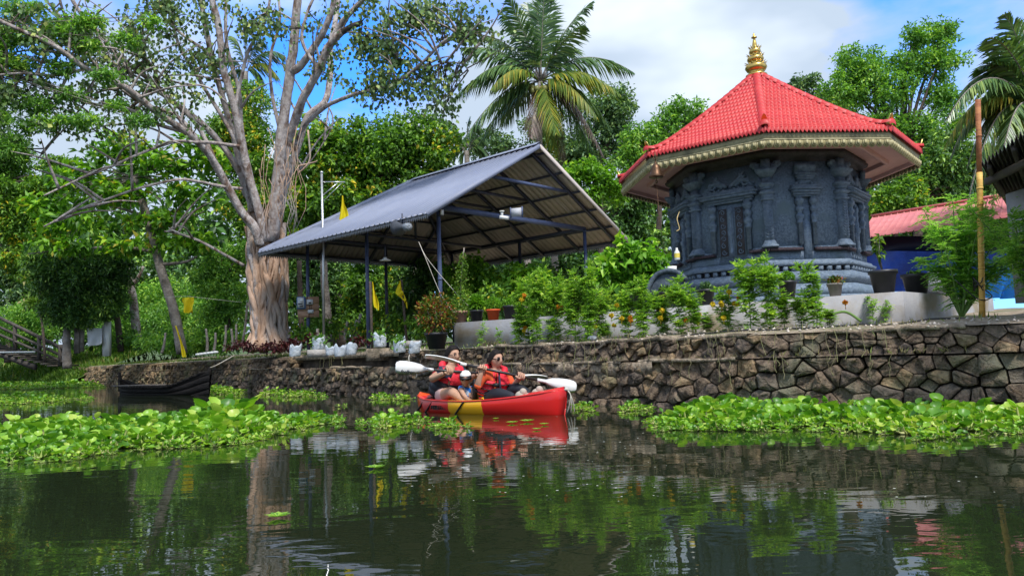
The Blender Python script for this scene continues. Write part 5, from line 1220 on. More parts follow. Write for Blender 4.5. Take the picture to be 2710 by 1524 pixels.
for q in range(3): tube(m, [Vector(p) for p in spline([tuple(bt + Vector((0, 0, .02))), tuple(bt + Vector((.05, -.05, -.06))), tuple(bt + Vector((.03 + .03 * q, -.04, -.20))), tuple(bt + Vector((.0 + .05 * q, 0, -.31)))], 5)], .007, 5)
ellipsoid(m, bt + Vector((0, 0, .01)), (.035, .035, .02), 8, 5); m.build('tow_cord', M_rope, kay)
def text3d(s, name, loc, right, up_, size, mt, parent, depth=.002):
    cu = bpy.data.curves.new(name, 'FONT'); cu.body = s; cu.size = size; cu.extrude = depth; cu.align_x = 'CENTER'; cu.align_y = 'CENTER'; cu.shear = .25
    ob = bpy.data.objects.new(name, cu); r_ = Vector(right).normalized(); u_ = (Vector(up_) - r_ * r_.dot(Vector(up_))).normalized(); n_ = r_.cross(u_)
    bpy.context.view_layer.update(); COL.objects.link(ob); dg = bpy.context.evaluated_depsgraph_get(); me = bpy.data.meshes.new_from_object(ob.evaluated_get(dg)); bpy.data.objects.remove(ob)
    mw_ = Matrix(((r_.x, u_.x, n_.x, loc[0]), (r_.y, u_.y, n_.y, loc[1]), (r_.z, u_.z, n_.z, loc[2]), (0, 0, 0, 1))); me.transform(Matrix.Translation(-Vector(parent['_o'])) @ mw_)
    me.materials.clear(); me.materials.append(mt); ob = bpy.data.objects.new(name, me); COL.objects.link(ob); ob.parent = parent; ob['_o'] = parent['_o']; return ob
text3d('FEELFREE', 'lettering', kw(kstat(.27)[3], -(kstat(.27)[0] * .985), .085), KU, (0, 0, 1), .085, M_blkk, kay, .012)

def evalmesh(o):
    bpy.context.view_layer.update(); dg = bpy.context.evaluated_depsgraph_get(); me = bpy.data.meshes.new_from_object(o.evaluated_get(dg)); o.modifiers.clear(); o.data = me
def skin(name, joints, edges, mt, parent, sub=2, root=0):
    """joints: {key: (Vector, radius or (rx, ry))}; one continuous surface grown over the skeleton"""
    keys = list(joints); idx = {k_: i for i, k_ in enumerate(keys)}; o_ = Vector(parent['_o'])
    me = bpy.data.meshes.new(name); me.from_pydata([tuple(Vector(joints[k_][0]) - o_) for k_ in keys], [(idx[a], idx[b_]) for a, b_ in edges], [])
    ob = bpy.data.objects.new(name, me); COL.objects.link(ob); ob.parent = parent; ob['_o'] = parent['_o']
    md = ob.modifiers.new('s', 'SKIN'); md.use_smooth_shade = True; md.branch_smoothing = .4
    for k_ in keys:
        r_ = joints[k_][1]; r_ = r_ if hasattr(r_, '__len__') else (r_, r_); sv = me.skin_vertices[0].data[idx[k_]]; sv.radius = r_; sv.use_root = (idx[k_] == root)
    sb = ob.modifiers.new('u', 'SUBSURF'); sb.levels = sub; sb.render_levels = sub; evalmesh(ob); ob.data.materials.clear(); ob.data.materials.append(mt)
    return ob
M_skin = mat('skin_brown', (.46, .265, .18), (.52, .31, .22), rough=.7, scale=6, spec=.2); M_skin2 = mat('skin_light_brown', (.46, .27, .18), (.50, .30, .21), rough=.7, scale=6, spec=.2)
M_hair = mat('black_hair', (.006, .005, .0045), (.016, .011, .010), rough=.6, scale=40, spec=.15)
M_vest = mat('red_vest', (.62, .012, .03), (.70, .03, .05), rough=.6, scale=8, bump=.3); M_vblk = mat('black_vest', (.012, .014, .022), (.03, .03, .04), rough=.7, scale=8)
M_org = mat('orange_shirt', (.55, .07, .02), (.68, .12, .03), rough=.8, scale=7); M_leg = mat('navy_leggings', (.012, .014, .022), rough=.7); M_navy = mat('navy_shirt', (.02, .025, .05), rough=.8)
M_shoe = mat('grey_sandal', (.40, .34, .28), rough=.7); M_short = mat('pink_shorts', (.55, .36, .34), rough=.8); M_glass = mat('dark_glass', (.008, .008, .01), rough=.08)
M_pw = mat('paddle_white', (.80, .79, .77), rough=.35, spec=.5); M_pshaft = mat('paddle_shaft', (.03, .025, .025), rough=.3); M_blue = mat('blue_print_shirt', (.02, .20, .70), (.65, .78, .88), rough=.8, scale=13, lo=.5, hi=.6); M_purple = mat('purple_fabric', (.12, .06, .40), rough=.7)

def head(root, c, s, look, up_=(0, 0, 1), skinm=M_skin, hair='short', neck=None):
    """one sculpted head: skull, jaw, nose, ears; face turned along look"""
    look = Vector(look).normalized(); up_ = Vector(up_); up_ = (up_ - look * look.dot(up_)).normalized(); rt = look.cross(up_)
    Mx = Matrix((rt, look, up_)).transposed()
    V = []; nn, kk = 24, 18
    for i in range(kk + 1):
        th_ = PI * i / kk
        for j in range(nn):
            ph = 2 * PI * j / nn; x, y, z = math.sin(th_) * math.cos(ph), math.sin(th_) * math.sin(ph), -math.cos(th_)
            X, Y, Z = .78 * x, .95 * y, 1.12 * z
            if z < 0: X *= 1 - .28 * (-z) ** 1.2; Y = Y * (1 - .15 * -z) + (.10 * -z if y > 0 else .18 * -z)          # jaw
            fr = max(0, y) ** 6
            Y += .26 * math.exp(-((x / .13) ** 2) - ((z + .10) / .16) ** 2) * (y > 0) + .12 * math.exp(-((x / .10) ** 2) - ((z - .12) / .18) ** 2) * (y > 0)     # nose
            Y -= .10 * (math.exp(-(((abs(x) - .34) / .16) ** 2) - ((z - .12) / .12) ** 2)) * (y > 0)    # eye sockets
            Y += .07 * math.exp(-((x / .26) ** 2) - ((z + .46) / .05) ** 2) * (y > 0) + .06 * math.exp(-((x / .24) ** 2) - ((z + .57) / .05) ** 2) * (y > 0)       # lips
            Y += .08 * math.exp(-((x / .2) ** 2) - ((z + .85) / .12) ** 2) * (y > 0)
            V.append(Vector(c) + Mx @ (Vector((X, Y, Z)) * s))
    F = []
    for i in range(kk):
        for j in range(nn): F.append((i * nn + j, i * nn + (j + 1) % nn, (i + 1) * nn + (j + 1) % nn, (i + 1) * nn + j))
    m = MB(); m.add(V, F)
    for sg in (-1, 1): ellipsoid(m, Vector(c) + Mx @ (Vector((sg * .78, -.02, -.02)) * s), (s * .10, s * .17, s * .24), 8, 6, mat=Mx)
    if neck is not None: tube(m, [Vector(c) - Mx @ Vector((0, .12, .45)) * s, Vector(neck)], [s * .52, s * .60], 12)
    return m, Mx
def face_bits(root, c, s, Mx, glasses=None):
    c = Vector(c)
    if glasses == 'sun':
        m = MB()
        for sg in (-1, 1): ellipsoid(m, c + Mx @ (Vector((sg * .33, .86, .12)) * s), (s * .30, s * .09, s * .21), 10, 6, mat=Mx)
        bar(m, c + Mx @ (Vector((-.08, .95, .16)) * s), c + Mx @ (Vector((.08, .95, .16)) * s), s * .06, s * .06)
        for sg in (-1, 1): bar(m, c + Mx @ (Vector((sg * .6, .80, .16)) * s), c + Mx @ (Vector((sg * .80, 0, .12)) * s), s * .05, s * .08)
        m.build('sunglasses', M_glass, root)
        m = MB()
    else:
        m = MB()
        for sg in (-1, 1): ellipsoid(m, c + Mx @ (Vector((sg * .30, .80, .12)) * s), (s * .13, s * .05, s * .06), 8, 5, mat=Mx)
        m.build('eyes', M_glass, root)
        m = MB()
        for sg in (-1, 1):
            pts = [c + Mx @ (Vector((sg * .33 + .24 * math.cos(a), .93, .10 + .18 * math.sin(a))) * s) for a in np.linspace(0, 2 * PI, 11)]; tube(m, pts, s * .022, 4)
            tube(m, [c + Mx @ (Vector((sg * .57, .90, .14)) * s), c + Mx @ (Vector((sg * .80, .0, .12)) * s)], s * .025, 4)
        if glasses == 'clear': m.build('glasses', M_glass, root)
        m = MB()
    for sg in (-1, 1): bar(m, c + Mx @ (Vector((sg * .16, .90, .37)) * s), c + Mx @ (Vector((sg * .48, .80, .38)) * s), s * .05, s * .07)
    m.build('eyebrows', M_hair, root)
    m = MB(); ellipsoid(m, c + Mx @ (Vector((0, .90, -.58)) * s), (s * .22, s * .06, s * .045), 8, 4, mat=Mx); m.build('lips', mat('lips', (.38, .13, .10), rough=.5), root)
def hand(c, d, grip, s, m):
    """a fist closed round a shaft: palm block and five bent fingers; d wrist->palm direction, grip the shaft direction"""
    c = Vector(c); d = Vector(d).normalized(); g = Vector(grip).normalized(); g = (g - d * g.dot(d)).normalized(); n_ = d.cross(g)
    ellipsoid(m, c - d * .035 * s + n_ * .012 * s, (.042 * s, .035 * s, .045 * s), 10, 6)
    for k_, ln in enumerate((.9, 1.05, 1.0, .82)):
        o = c + g * ((k_ - 1.5) * .024) * s
        P = [o + n_ * .03 * s - d * .02 * s, o + n_ * .036 * s * ln + d * .015 * s, o + d * .034 * s * ln, o - n_ * .028 * s * ln + d * .018 * s, o - n_ * .030 * s - d * .008 * s]
        tube(m, [Vector(p) for p in spline([tuple(p) for p in P], 3)], .0115 * s, 6)
    P = [c - g * .05 * s - d * .03 * s, c - g * .055 * s - n_ * .02 * s, c - g * .035 * s - n_ * .036 * s + d * .008 * s, c - g * .005 * s - n_ * .040 * s + d * .012 * s]
    tube(m, [Vector(p) for p in spline([tuple(p) for p in P], 3)], .013 * s, 6)
def paddle(a, c, fa, fb, label, seedw=1.0, la=.52, lc=.52, wtxt=None, flatA=None, flatB=None):
    """a, c: the two blade tips; flatA/B: normals of the blades"""
    a, c = Vector(a), Vector(c); d = (c - a).normalized(); ce = (a + c) / 2; o = thing('paddle', tuple(ce), label, 'paddle')
    A = a + d * la; C_ = c - d * lc
    m = MB(); tube(m, [A - d * .05, C_ + d * .05], .02, 10); m.build('shaft', M_pshaft, o, smooth=True)
    for (tip, rt_, sg, nrm) in ((a, A, -1, flatA), (c, C_, 1, flatB)):
        nv = Vector(nrm); nv = (nv - d * nv.dot(d)).normalized(); w = d.cross(nv).normalized(); dd = d * sg; m = MB(); V = []; L0 = (tip - rt_).length
        S_w = [(0, .028), (.12, .032), (.28, .07), (.48, .09), (.7, .102), (.88, .098), (.97, .078), (1.0, .045)]
        for f, hw_ in S_w:
            for (u_, dep) in ((-1, -.004), (-.5, .010 + .01), (0, .018 + .012 * (1 - f)), (.5, .010 + .01), (1, -.004), (.5, -.0), (0, -.002), (-.5, -.0)):
                off = .04 * math.sin(PI * f)
                V.append(rt_ + dd * (L0 * f) + w * (hw_ * u_ * (1.0 if u_ < 0 else .92)) + nv * (dep + off * .5))
        n = 8; F = [(i * n + j, i * n + (j + 1) % n, (i + 1) * n + (j + 1) % n, (i + 1) * n + j) for i in range(len(S_w) - 1) for j in range(n)] + [tuple(reversed(range(n))), tuple(range((len(S_w) - 1) * n, len(S_w) * n))]
        m.add(V, F); m.build('blade', M_pw, o, smooth=True)
        m = MB(); tube(m, [rt_ - dd * .06, rt_ + dd * .03], .026, 10); m.build('collar', M_pw, o)
    return o
HS = 1.2
camv = lambda p: (Vector((0, 0, CZ)) - Vector(p)).normalized()
# ---- woman in front
WH = kp(938, 208, .0); wo = kp(880, 590, 0)
woman = thing('person', tuple(wo), 'woman in sunglasses and red life vest holding a paddle at the front of the kayak', 'person')
wl = (KU * .85 - KV * .10 + Vector((0, 0, -.08)))
hm, HM = head(woman, WH, .118, wl, skinm=M_skin)
RHn, LHn = kp(795, 300, -.30), kp(1200, 385, .12)
J = {'pel': (kp(880, 585, 0), (.17, .19)), 'waist': (kp(895, 510, 0), (.15, .17)), 'chest': (kp(915, 400, 0), (.16, .19)), 'upch': (kp(925, 345, 0), (.12, .13)), 'neck': (kp(928, 300, 0), .065), 'hd': (WH - Vector((0, 0, .06)), .075),
     'rs': (kp(800, 375, -.24), .075), 're': (kp(735, 505, -.33), .058), 'rw': (kp(785, 325, -.31), .036), 'ls': (kp(1055, 385, .24), .075), 'le': (kp(1120, 485, .22), .055), 'lw': (kp(1190, 405, .14), .036)}
hd_r, hd_l = (J['rw'][0] - J['re'][0]).normalized(), (J['lw'][0] - J['le'][0]).normalized()
body = skin('body', J, [('pel', 'waist'), ('waist', 'chest'), ('chest', 'upch'), ('upch', 'neck'), ('neck', 'hd'), ('upch', 'rs'), ('rs', 're'), ('re', 'rw'), ('upch', 'ls'), ('ls', 'le'), ('le', 'lw')], M_skin, woman)
hm.build('head', M_skin, woman, smooth=True)
m = MB(); hand(RHn, hd_r, LHn - RHn, 1.25, m); m.build('hand', M_skin, woman, smooth=True); m = MB(); hand(LHn, hd_l, LHn - RHn, 1.25, m); m.build('hand', M_skin, woman, smooth=True)
def grow(J_, keys, f): return {k_: (J_[k_][0], tuple(r_ * f for r_ in (J_[k_][1] if hasattr(J_[k_][1], '__len__') else (J_[k_][1],) * 2))) for k_ in keys}
Js = grow(J, ['pel', 'waist', 'chest', 'upch', 'rs', 're', 'ls', 'le'], 1.10); Js['rw2'] = (J['re'][0].lerp(J['rw'][0], .25), .062); Js['lw2'] = (J['le'][0].lerp(J['lw'][0], .45), .055)
skin('shirt', Js, [('pel', 'waist'), ('waist', 'chest'), ('chest', 'upch'), ('upch', 'rs'), ('rs', 're'), ('re', 'rw2'), ('upch', 'ls'), ('ls', 'le'), ('le', 'lw2')], M_org, woman)
Jl = {'pel': (kp(870, 600, 0), (.18, .18)), 'rh': (kp(900, 600, -.12), .13), 'rk': (kp(985, 575, -.20), .10), 'ra': (kp(1140, 605, -.20), .055), 'lh': (kp(950, 590, .12), .13), 'lk': (kp(1170, 510, .16), .10), 'la': (kp(1310, 590, .16), .055)}
skin('leggings', Jl, [('pel', 'rh'), ('rh', 'rk'), ('rk', 'ra'), ('pel', 'lh'), ('lh', 'lk'), ('lk', 'la')], M_leg, woman)
for (u, v, lt) in ((1212, 592, -.20), (1385, 565, .16)):
    m = MB(); c = kp(u, v, lt); ellipsoid(m, c, (.10, .07, .075), 12, 8); ellipsoid(m, c + Vector((.02, -.02, .05)), (.055, .05, .06), 10, 6); m.build('shoe', M_shoe, woman, smooth=True)
# life vest: two padded front halves, a collar, webbing and buckles
def vest(root, Jc, Jw, sc, mt, Jn, fwd, side, bands=True, mt2=None, zmin=-9):
    up_ = (Vector(Jn) - Vector(Jw)).normalized(); fw = Vector(fwd); fw = (fw - up_ * fw.dot(up_)).normalized(); sd_ = fw.cross(up_) * 1
    H_ = (Vector(Jn) - Vector(Jw)).length
    def ring(z, rx, ry, a0_, a1_, n, push=0.0):
        return [Vector(Jw) + up_ * (H_ * z) + fw * (ry * sc * math.cos(a)) + sd_ * (rx * sc * math.sin(a)) for a in np.linspace(a0_, a1_, n)]
    lev = [(-.10, .225, .20), (.10, .235, .215), (.12, .22, .20), (.15, .24, .225), (.36, .245, .23), (.38, .228, .21), (.41, .248, .235), (.62, .245, .225), (.64, .23, .205), (.67, .235, .21), (.88, .18, .16), (1.0, .13, .13)]; lev = [q for q in lev if q[0] >= zmin]
    for (a0_, a1_) in ((.08, 2.2), (-2.2, -.08), (2.25, 4.03)):
        m = MB(); V = []; n = 9
        for (z, rx, ry) in lev:
            V += ring(z, rx, ry, a0_, a1_, n); 
        for (z, rx, ry) in lev: V += ring(z, rx * .84, ry * .84, a0_, a1_, n)
        k_ = len(lev); F = [(i * n + j, i * n + j + 1, (i + 1) * n + j + 1, (i + 1) * n + j) for i in range(k_ - 1) for j in range(n - 1)]; o = k_ * n
        F += [(o + i * n + j, o + (i + 1) * n + j, o + (i + 1) * n + j + 1, o + i * n + j + 1) for i in range(k_ - 1) for j in range(n - 1)]
        F += [(i * n, (i + 1) * n, o + (i + 1) * n, o + i * n) for i in range(k_ - 1)] + [(i * n + n - 1, o + i * n + n - 1, o + (i + 1) * n + n - 1, (i + 1) * n + n - 1) for i in range(k_ - 1)]
        F += [(j, o + j, o + j + 1, j + 1) for j in range(n - 1)] + [((k_ - 1) * n + j, (k_ - 1) * n + j + 1, o + (k_ - 1) * n + j + 1, o + (k_ - 1) * n + j) for j in range(n - 1)]
        m.add(V, F); vp = m.build('vest_panel', mt, root, smooth=True)
    m = MB()
    pts = [Vector(Jn) + up_ * (.03 - .19 * max(0, math.cos(a)) ** 2 * 1.2) * sc + fw * (.125 * sc * math.cos(a)) + sd_ * (.15 * sc * math.sin(a)) for a in np.linspace(.25, 2 * PI - .25, 18)]
    tube(m, pts, [.03] + [.052 * sc] * 16 + [.03], 8); m.build('vest_collar', mt2 or mt, root, smooth=True)
    if bands:
        for z in (.02, .24, .50):
            m = MB(); pts = ring(z, .252, .242, -1.9, 1.9, 18)
            for a, c in zip(pts[:-1], pts[1:]): bar(m, a, c, .012, .035 * sc, upv=tuple(fw.cross(up_)))
            c = Vector(Jw) + up_ * (H_ * z) + fw * .25 * sc; box(m, c, (.08, .08, .055)); m.build('vest_strap', M_blkk, root)
            
wf = (KU * .72 - KV * .55)
vest(woman, J['chest'][0], kp(895, 560, 0), .98, M_vest, kp(925, 325, 0), wf, None)
m = MB(); bar(m, kp(968, 345, -.10), kp(985, 530, -.16), .025, .02); m.build('vest_zip', M_navy, woman)
# hair: cap over skull plus bun at the nape
def hair(root, c, s, Mx, bun=False, low=.05, vol=1.14):
    m = MB(); V = []; nn, kk = 24, 12
    for i in range(kk + 1):
        for j in range(nn):
            ph = 2 * PI * j / nn; y_ = math.sin(ph); lowa = (.56 if y_ > .35 else (.95 if y_ > -.1 else 1.28)) * PI / 2 * 1.0
            lowa = np.interp(y_, [-1, -.2, .2, .6, 1], [2.2, 2.05, 1.6, .92, .78]); th_ = lowa * i / kk
            x, y, z = math.sin(th_) * math.cos(ph), math.sin(th_) * y_, math.cos(th_); q = 1 + .09 * mn.noise(Vector((x * 3, y * 3, z * 3))) + .05 * mn.noise(Vector((x * 11, y * 5, z * 5))); th_ = th_ * (1 + .10 * mn.noise(Vector((ph * 2, 3, 1))))
            V.append(Vector(c) + Mx @ (Vector((.80 * x, .97 * y - .02, 1.12 * z + .02)) * s * vol * q))
    F = [(i * nn + j, (i + 1) * nn + j, (i + 1) * nn + (j + 1) % nn, i * nn + (j + 1) % nn) for i in range(kk) for j in range(nn)]
    m.add(V, F)
    if bun: ellipsoid(m, Vector(c) + Mx @ (Vector((.0, -1.18, -.15)) * s), (s * .45, s * .42, s * .48), 12, 8, mat=Mx); tube(m, [Vector(c) + Mx @ (Vector((0, -1.1, -.4)) * s), Vector(c) + Mx @ (Vector((0, -1.2, -1.0)) * s)], [s * .22, s * .08], 8)
    m.build('hair', M_hair, root, smooth=True)
hair(woman, WH, .118, HM, bun=True); face_bits(woman, WH, .118, HM, 'sun')
RT = RHn + (RHn - LHn) * 1.5; LT = LHn + (LHn - RHn) * 1.48
paddle(RT, LT, 0, 0, 'white-bladed paddle held by the woman in sunglasses', flatA=(0, .3, 1), flatB=camv(LT), la=.56, lc=.54)
# ---- man behind
MH = kp(478, 165, .02); man = thing('person', tuple(kp(370, 590, 0)), 'man with glasses and a red and black life vest in the rear kayak seat', 'person')
ml_ = KU * .95 - KV * .12 + Vector((0, 0, -.08)); hm, HM2 = head(man, MH, .125, ml_)
J = {'pel': (kp(350, 590, 0), (.17, .19)), 'waist': (kp(370, 510, 0), (.15, .18)), 'chest': (kp(430, 400, 0), (.16, .20)), 'upch': (kp(455, 320, 0), (.12, .13)), 'neck': (kp(465, 260, 0), .07), 'hd': (MH - Vector((0, 0, .06)), .08),
     'rs': (kp(360, 345, -.24), .08), 're': (kp(235, 425, -.34), .06), 'rw': (kp(395, 350, -.40), .04), 'ls': (kp(570, 320, .24), .08), 'le': (kp(640, 430, .26), .06), 'lw': (kp(735, 360, .2), .038)}
skin('body', J, [('pel', 'waist'), ('waist', 'chest'), ('chest', 'upch'), ('upch', 'neck'), ('neck', 'hd'), ('upch', 'rs'), ('rs', 're'), ('re', 'rw'), ('upch', 'ls'), ('ls', 'le'), ('le', 'lw')], M_skin2, man)
hm.build('head', M_skin2, man, smooth=True)
MR, MLh = kp(432, 328, -.40), kp(770, 352, .18)
m = MB(); hand(MR, J['rw'][0] - J['re'][0], MLh - MR, 1.3, m); m.build('hand', M_skin2, man, smooth=True); m = MB(); hand(MLh, J['lw'][0] - J['le'][0], MLh - MR, 1.3, m); m.build('hand', M_skin2, man, smooth=True)
Js = grow(J, ['pel', 'waist', 'chest', 'upch', 'rs', 'ls'], 1.08); Js['re2'] = (J['rs'][0].lerp(J['re'][0], .55), .075); Js['le2'] = (J['ls'][0].lerp(J['le'][0], .55), .075)
skin('shirt', Js, [('pel', 'waist'), ('waist', 'chest'), ('chest', 'upch'), ('upch', 'rs'), ('rs', 're2'), ('upch', 'ls'), ('ls', 'le2')], M_navy, man)
Jl = {'pel': (kp(350, 595, 0), (.17, .18)), 'rh': (kp(380, 590, -.14), .12), 'rk': (kp(465, 545, -.22), .085), 'ra': (kp(590, 640, -.20), .05), 'rt': (kp(640, 655, -.20), .04), 'lh': (kp(430, 585, .14), .12), 'lk': (kp(620, 545, .22), .085), 'la': (kp(690, 620, .2), .05), 'lt': (kp(745, 625, .2), .04)}
skin('legs', Jl, [('pel', 'rh'), ('rh', 'rk'), ('rk', 'ra'), ('ra', 'rt'), ('pel', 'lh'), ('lh', 'lk'), ('lk', 'la'), ('la', 'lt')], M_skin2, man)
Jp = grow(Jl, ['pel', 'rh', 'lh'], 1.08); Jp['rk2'] = (Jl['rh'][0].lerp(Jl['rk'][0], .45), .12); Jp['lk2'] = (Jl['lh'][0].lerp(Jl['lk'][0], .45), .12)
skin('shorts', Jp, [('pel', 'rh'), ('rh', 'rk2'), ('pel', 'lh'), ('lh', 'lk2')], M_short, man)
vest(man, J['chest'][0], kp(365, 555, 0), 1.0, M_vblk, kp(455, 310, 0), KU * .8 - KV * .5, None, bands=False, mt2=M_vest)
vest(man, J['chest'][0], kp(365, 555, 0), 1.05, M_vest, kp(455, 310, 0), KU * .8 - KV * .5, None, bands=False, mt2=M_vest, zmin=.6)
m = MB(); c = kp(440, 315, -.1)
for sg in (-1, 1): bar(m, kp(455 + 75 * sg, 300, -.15 + .05 * sg), kp(450 + 90 * sg, 345, -.2 + .05 * sg), .10, .06)
m.build('vest_yoke', M_vest, man); m = MB(); bar(m, kp(430, 400, -.27), kp(470, 460, -.27), .03, .02); m.build('vest_strap', M_vest, man)
hair(man, MH, .125, HM2, vol=1.18); face_bits(man, MH, .125, HM2, 'clear')
LT = MR + (MR - MLh).normalized() * .92; RT = MR + (MLh - MR).normalized() * 1.95
paddle(LT, RT, 0, 0, 'white-bladed paddle held level by the man in the back seat', flatA=camv(LT), flatB=(0, .2, 1), la=.58, lc=.5)
po = [o for o in COL.objects if o.name.startswith('paddle')][-1]
text3d('feelfree', 'lettering', LT + (MLh - MR).normalized() * .20 + camv(LT) * .045 + Vector((0, 0, -.055)), MLh - MR, (0, 0, 1), .075, M_blkk, po, .003)
# ---- child between them
CH = kp(612, 418, -.12); kid = thing('person', tuple(kp(600, 600, -.05)), 'small child in a cap and blue shirt seated between the two adults', 'person')
kl = KU * .6 - KV * .7 + Vector((0, 0, -.15)); hm, HM3 = head(kid, CH, .10, kl)
J = {'pel': (kp(590, 610, -.05), (.11, .12)), 'waist': (kp(600, 565, -.05), (.10, .11)), 'chest': (kp(605, 515, -.05), (.10, .11)), 'neck': (kp(608, 470, -.06), .045), 'hd': (CH - Vector((0, 0, .04)), .05),
     'rs': (kp(555, 505, -.16), .045), 're': (kp(590, 580, -.22), .036), 'rw': (kp(645, 640, -.22), .026), 'ls': (kp(655, 500, .06), .045), 'le': (kp(690, 560, .04), .034), 'lw': (kp(680, 610, -.02), .026),
     'rk': (kp(560, 560, -.16), .055), 'ra': (kp(620, 645, -.16), .032), 'lk': (kp(690, 600, .02), .055), 'la': (kp(720, 650, .0), .032)}
skin('body', J, [('pel', 'waist'), ('waist', 'chest'), ('chest', 'neck'), ('neck', 'hd'), ('chest', 'rs'), ('rs', 're'), ('re', 'rw'), ('chest', 'ls'), ('ls', 'le'), ('le', 'lw'), ('pel', 'rk'), ('rk', 'ra'), ('pel', 'lk'), ('lk', 'la')], M_skin2, kid)
hm.build('head', M_skin2, kid, smooth=True)
Js = grow(J, ['pel', 'waist', 'chest', 'rs', 'ls'], 1.25); Js['re2'] = (J['rs'][0].lerp(J['re'][0], .4), .05); Js['le2'] = (J['ls'][0].lerp(J['le'][0], .4), .05)
skin('shirt', Js, [('pel', 'waist'), ('waist', 'chest'), ('chest', 'rs'), ('rs', 're2'), ('chest', 'ls'), ('ls', 'le2')], M_blue, kid)
m = MB()
for w_, dd_ in ((kp(650, 648, -.22), (KU - Vector((0, 0, .6)))), (kp(685, 618, -.02), KU)): hand(w_, dd_, KV, .8, m)
m.build('hands', M_skin2, kid, smooth=True); kid.children[-1]['kind'] = 'stuff'
face_bits(kid, CH, .092, HM3, 'sun')
m = MB(); V = []
lathe(m, CH + HM3 @ Vector((0, -.01, .035)), [(.088, -.02), (.09, .02), (.082, .06), (.05, .095), (.01, .105)], 18, mat=HM3); cap = m.build('cap', M_pw, kid, smooth=True)
m = MB(); lathe(m, CH + HM3 @ Vector((0, -.01, .035)), [(.093, -.03), (.094, .03)], 18, mat=HM3); P = [CH + HM3 @ Vector((.08 * math.cos(a), .07 + .10 * math.sin(a), .03)) for a in np.linspace(0, PI, 9)]
m.add(P + [p + HM3 @ Vector((0, 0, .012)) for p in P], [tuple(range(9)), tuple(range(17, 8, -1))] + [(j, 9 + j, 10 + j, j + 1) for j in range(8)]); m.build('cap_brim', M_blkk, kid)

# ================================================================== wooden canoe at the wall
cv0 = onz(330, 1032); Yc = 24.5
A0, A1 = at(318, 1028, 26.0), at(540, 1036, 22.6); A0.z = A1.z = 0; cd = (A1 - A0); CL = cd.length; cd.normalize(); cn = Vector((-cd.y, cd.x, 0))
M_tar = mat('tarred_wood', (.006, .005, .005), (.016, .014, .013), rough=.7, scale=3, aniso=(1, 1, 6), bump=.5, spec=.15)
can = thing('wooden_canoe', tuple((A0 + A1) / 2), 'black tarred wooden canoe moored against the stone wall', 'boat')
def cst(f):
    w = .52 * math.sin(PI * f) ** .6; keel = -.18 + .0 * f + .30 * max(0, abs(f - .5) * 2 - .75) / .25 * .5; gun = .25 + .46 * max(0, (f - .72) / .28) ** 1.6 + .26 * max(0, (.14 - f) / .14) ** 1.2
    x = CL * f + .28 * max(0, (f - .86) / .14) ; return max(.03, w), keel, gun, x
def cpt(x, y, z): return A0 + cd * x + cn * y + Vector((0, 0, z))
NS = 30
for part_, rngs in (('plank', [(0, .33), (.33, .62), (.62, .85), (.85, 1.0)]),):
    for sg in (-1, 1):
        for (s0, s1) in rngs:
            m = MB(); V = []
            for i in range(NS + 1):
                w, kl_, gn, x = cst(i / NS)
                for s in (s0, (s0 + s1) / 2, s1 + .012):
                    yy = w * math.sin(min(1, s) * PI / 2) ** .75; V.append(cpt(x + (.10 * s if i == NS else 0), sg * (yy + .006 * (1 if s > s0 else 0)), kl_ + (gn - kl_) * s ** 1.3))
                for s in (s1, s0):
                    yy = w * math.sin(min(1, s) * PI / 2) ** .75; V.append(cpt(x, sg * max(.0, yy - .03), kl_ + (gn - kl_) * s ** 1.3 + .01))
            F = [(i * 5 + j, i * 5 + (j + 1) % 5, (i + 1) * 5 + (j + 1) % 5, (i + 1) * 5 + j) for i in range(NS) for j in range(5)]; m.add(V, F); m.build('plank', M_tar, can)
for sg in (-1, 1):
    m = MB(); P = [cpt(cst(f)[3], sg * cst(f)[0] * 1.03, cst(f)[2]) for f in np.linspace(.03, .99, 26)]
    for a, c in zip(P[:-1], P[1:]): bar(m, a, c, .05, .06)
    m.build('gunwale', M_tar, can)
m = MB(); tube(m, [cpt(CL * .97, 0, .05), cpt(CL * 1.0 + .2, 0, .45), cpt(CL + .33, 0, .78)], [.09, .07, .05], 8); m.build('stem_post', M_tar, can)
m = MB(); tube(m, [cpt(.05, 0, .1), cpt(-.02, 0, .45), cpt(-.05, 0, .72)], [.08, .06, .05], 8); m.build('stern_post', M_tar, can)
for f in (.25, .5, .75): m = MB(); w = cst(f)[0]; bar(m, cpt(cst(f)[3], -w, cst(f)[2] - .04), cpt(cst(f)[3], w, cst(f)[2] - .04), .14, .03); m.build('thwart', M_tar, can)
m = MB(); bar(m, cpt(CL * .15, -.62, .30), cpt(CL * .8, -.62, .33), .05, .04); m.build('rubbing_strake', mat('worn_wood', (.08, .065, .06), (.16, .14, .12), rough=.8), can)
m = MB(); tube(m, [Vector(p) for p in spline([tuple(cpt(CL + .30, 0, .78)), tuple(at(575, 965, 23.5)), tuple(at(620, 940, 24.2))], 6)], .012, 5); tag(m.build('mooring_rope', M_rope, loc=at(575, 960, 23.5)), 'thin mooring rope from the canoe bow up to the bank', 'rope')
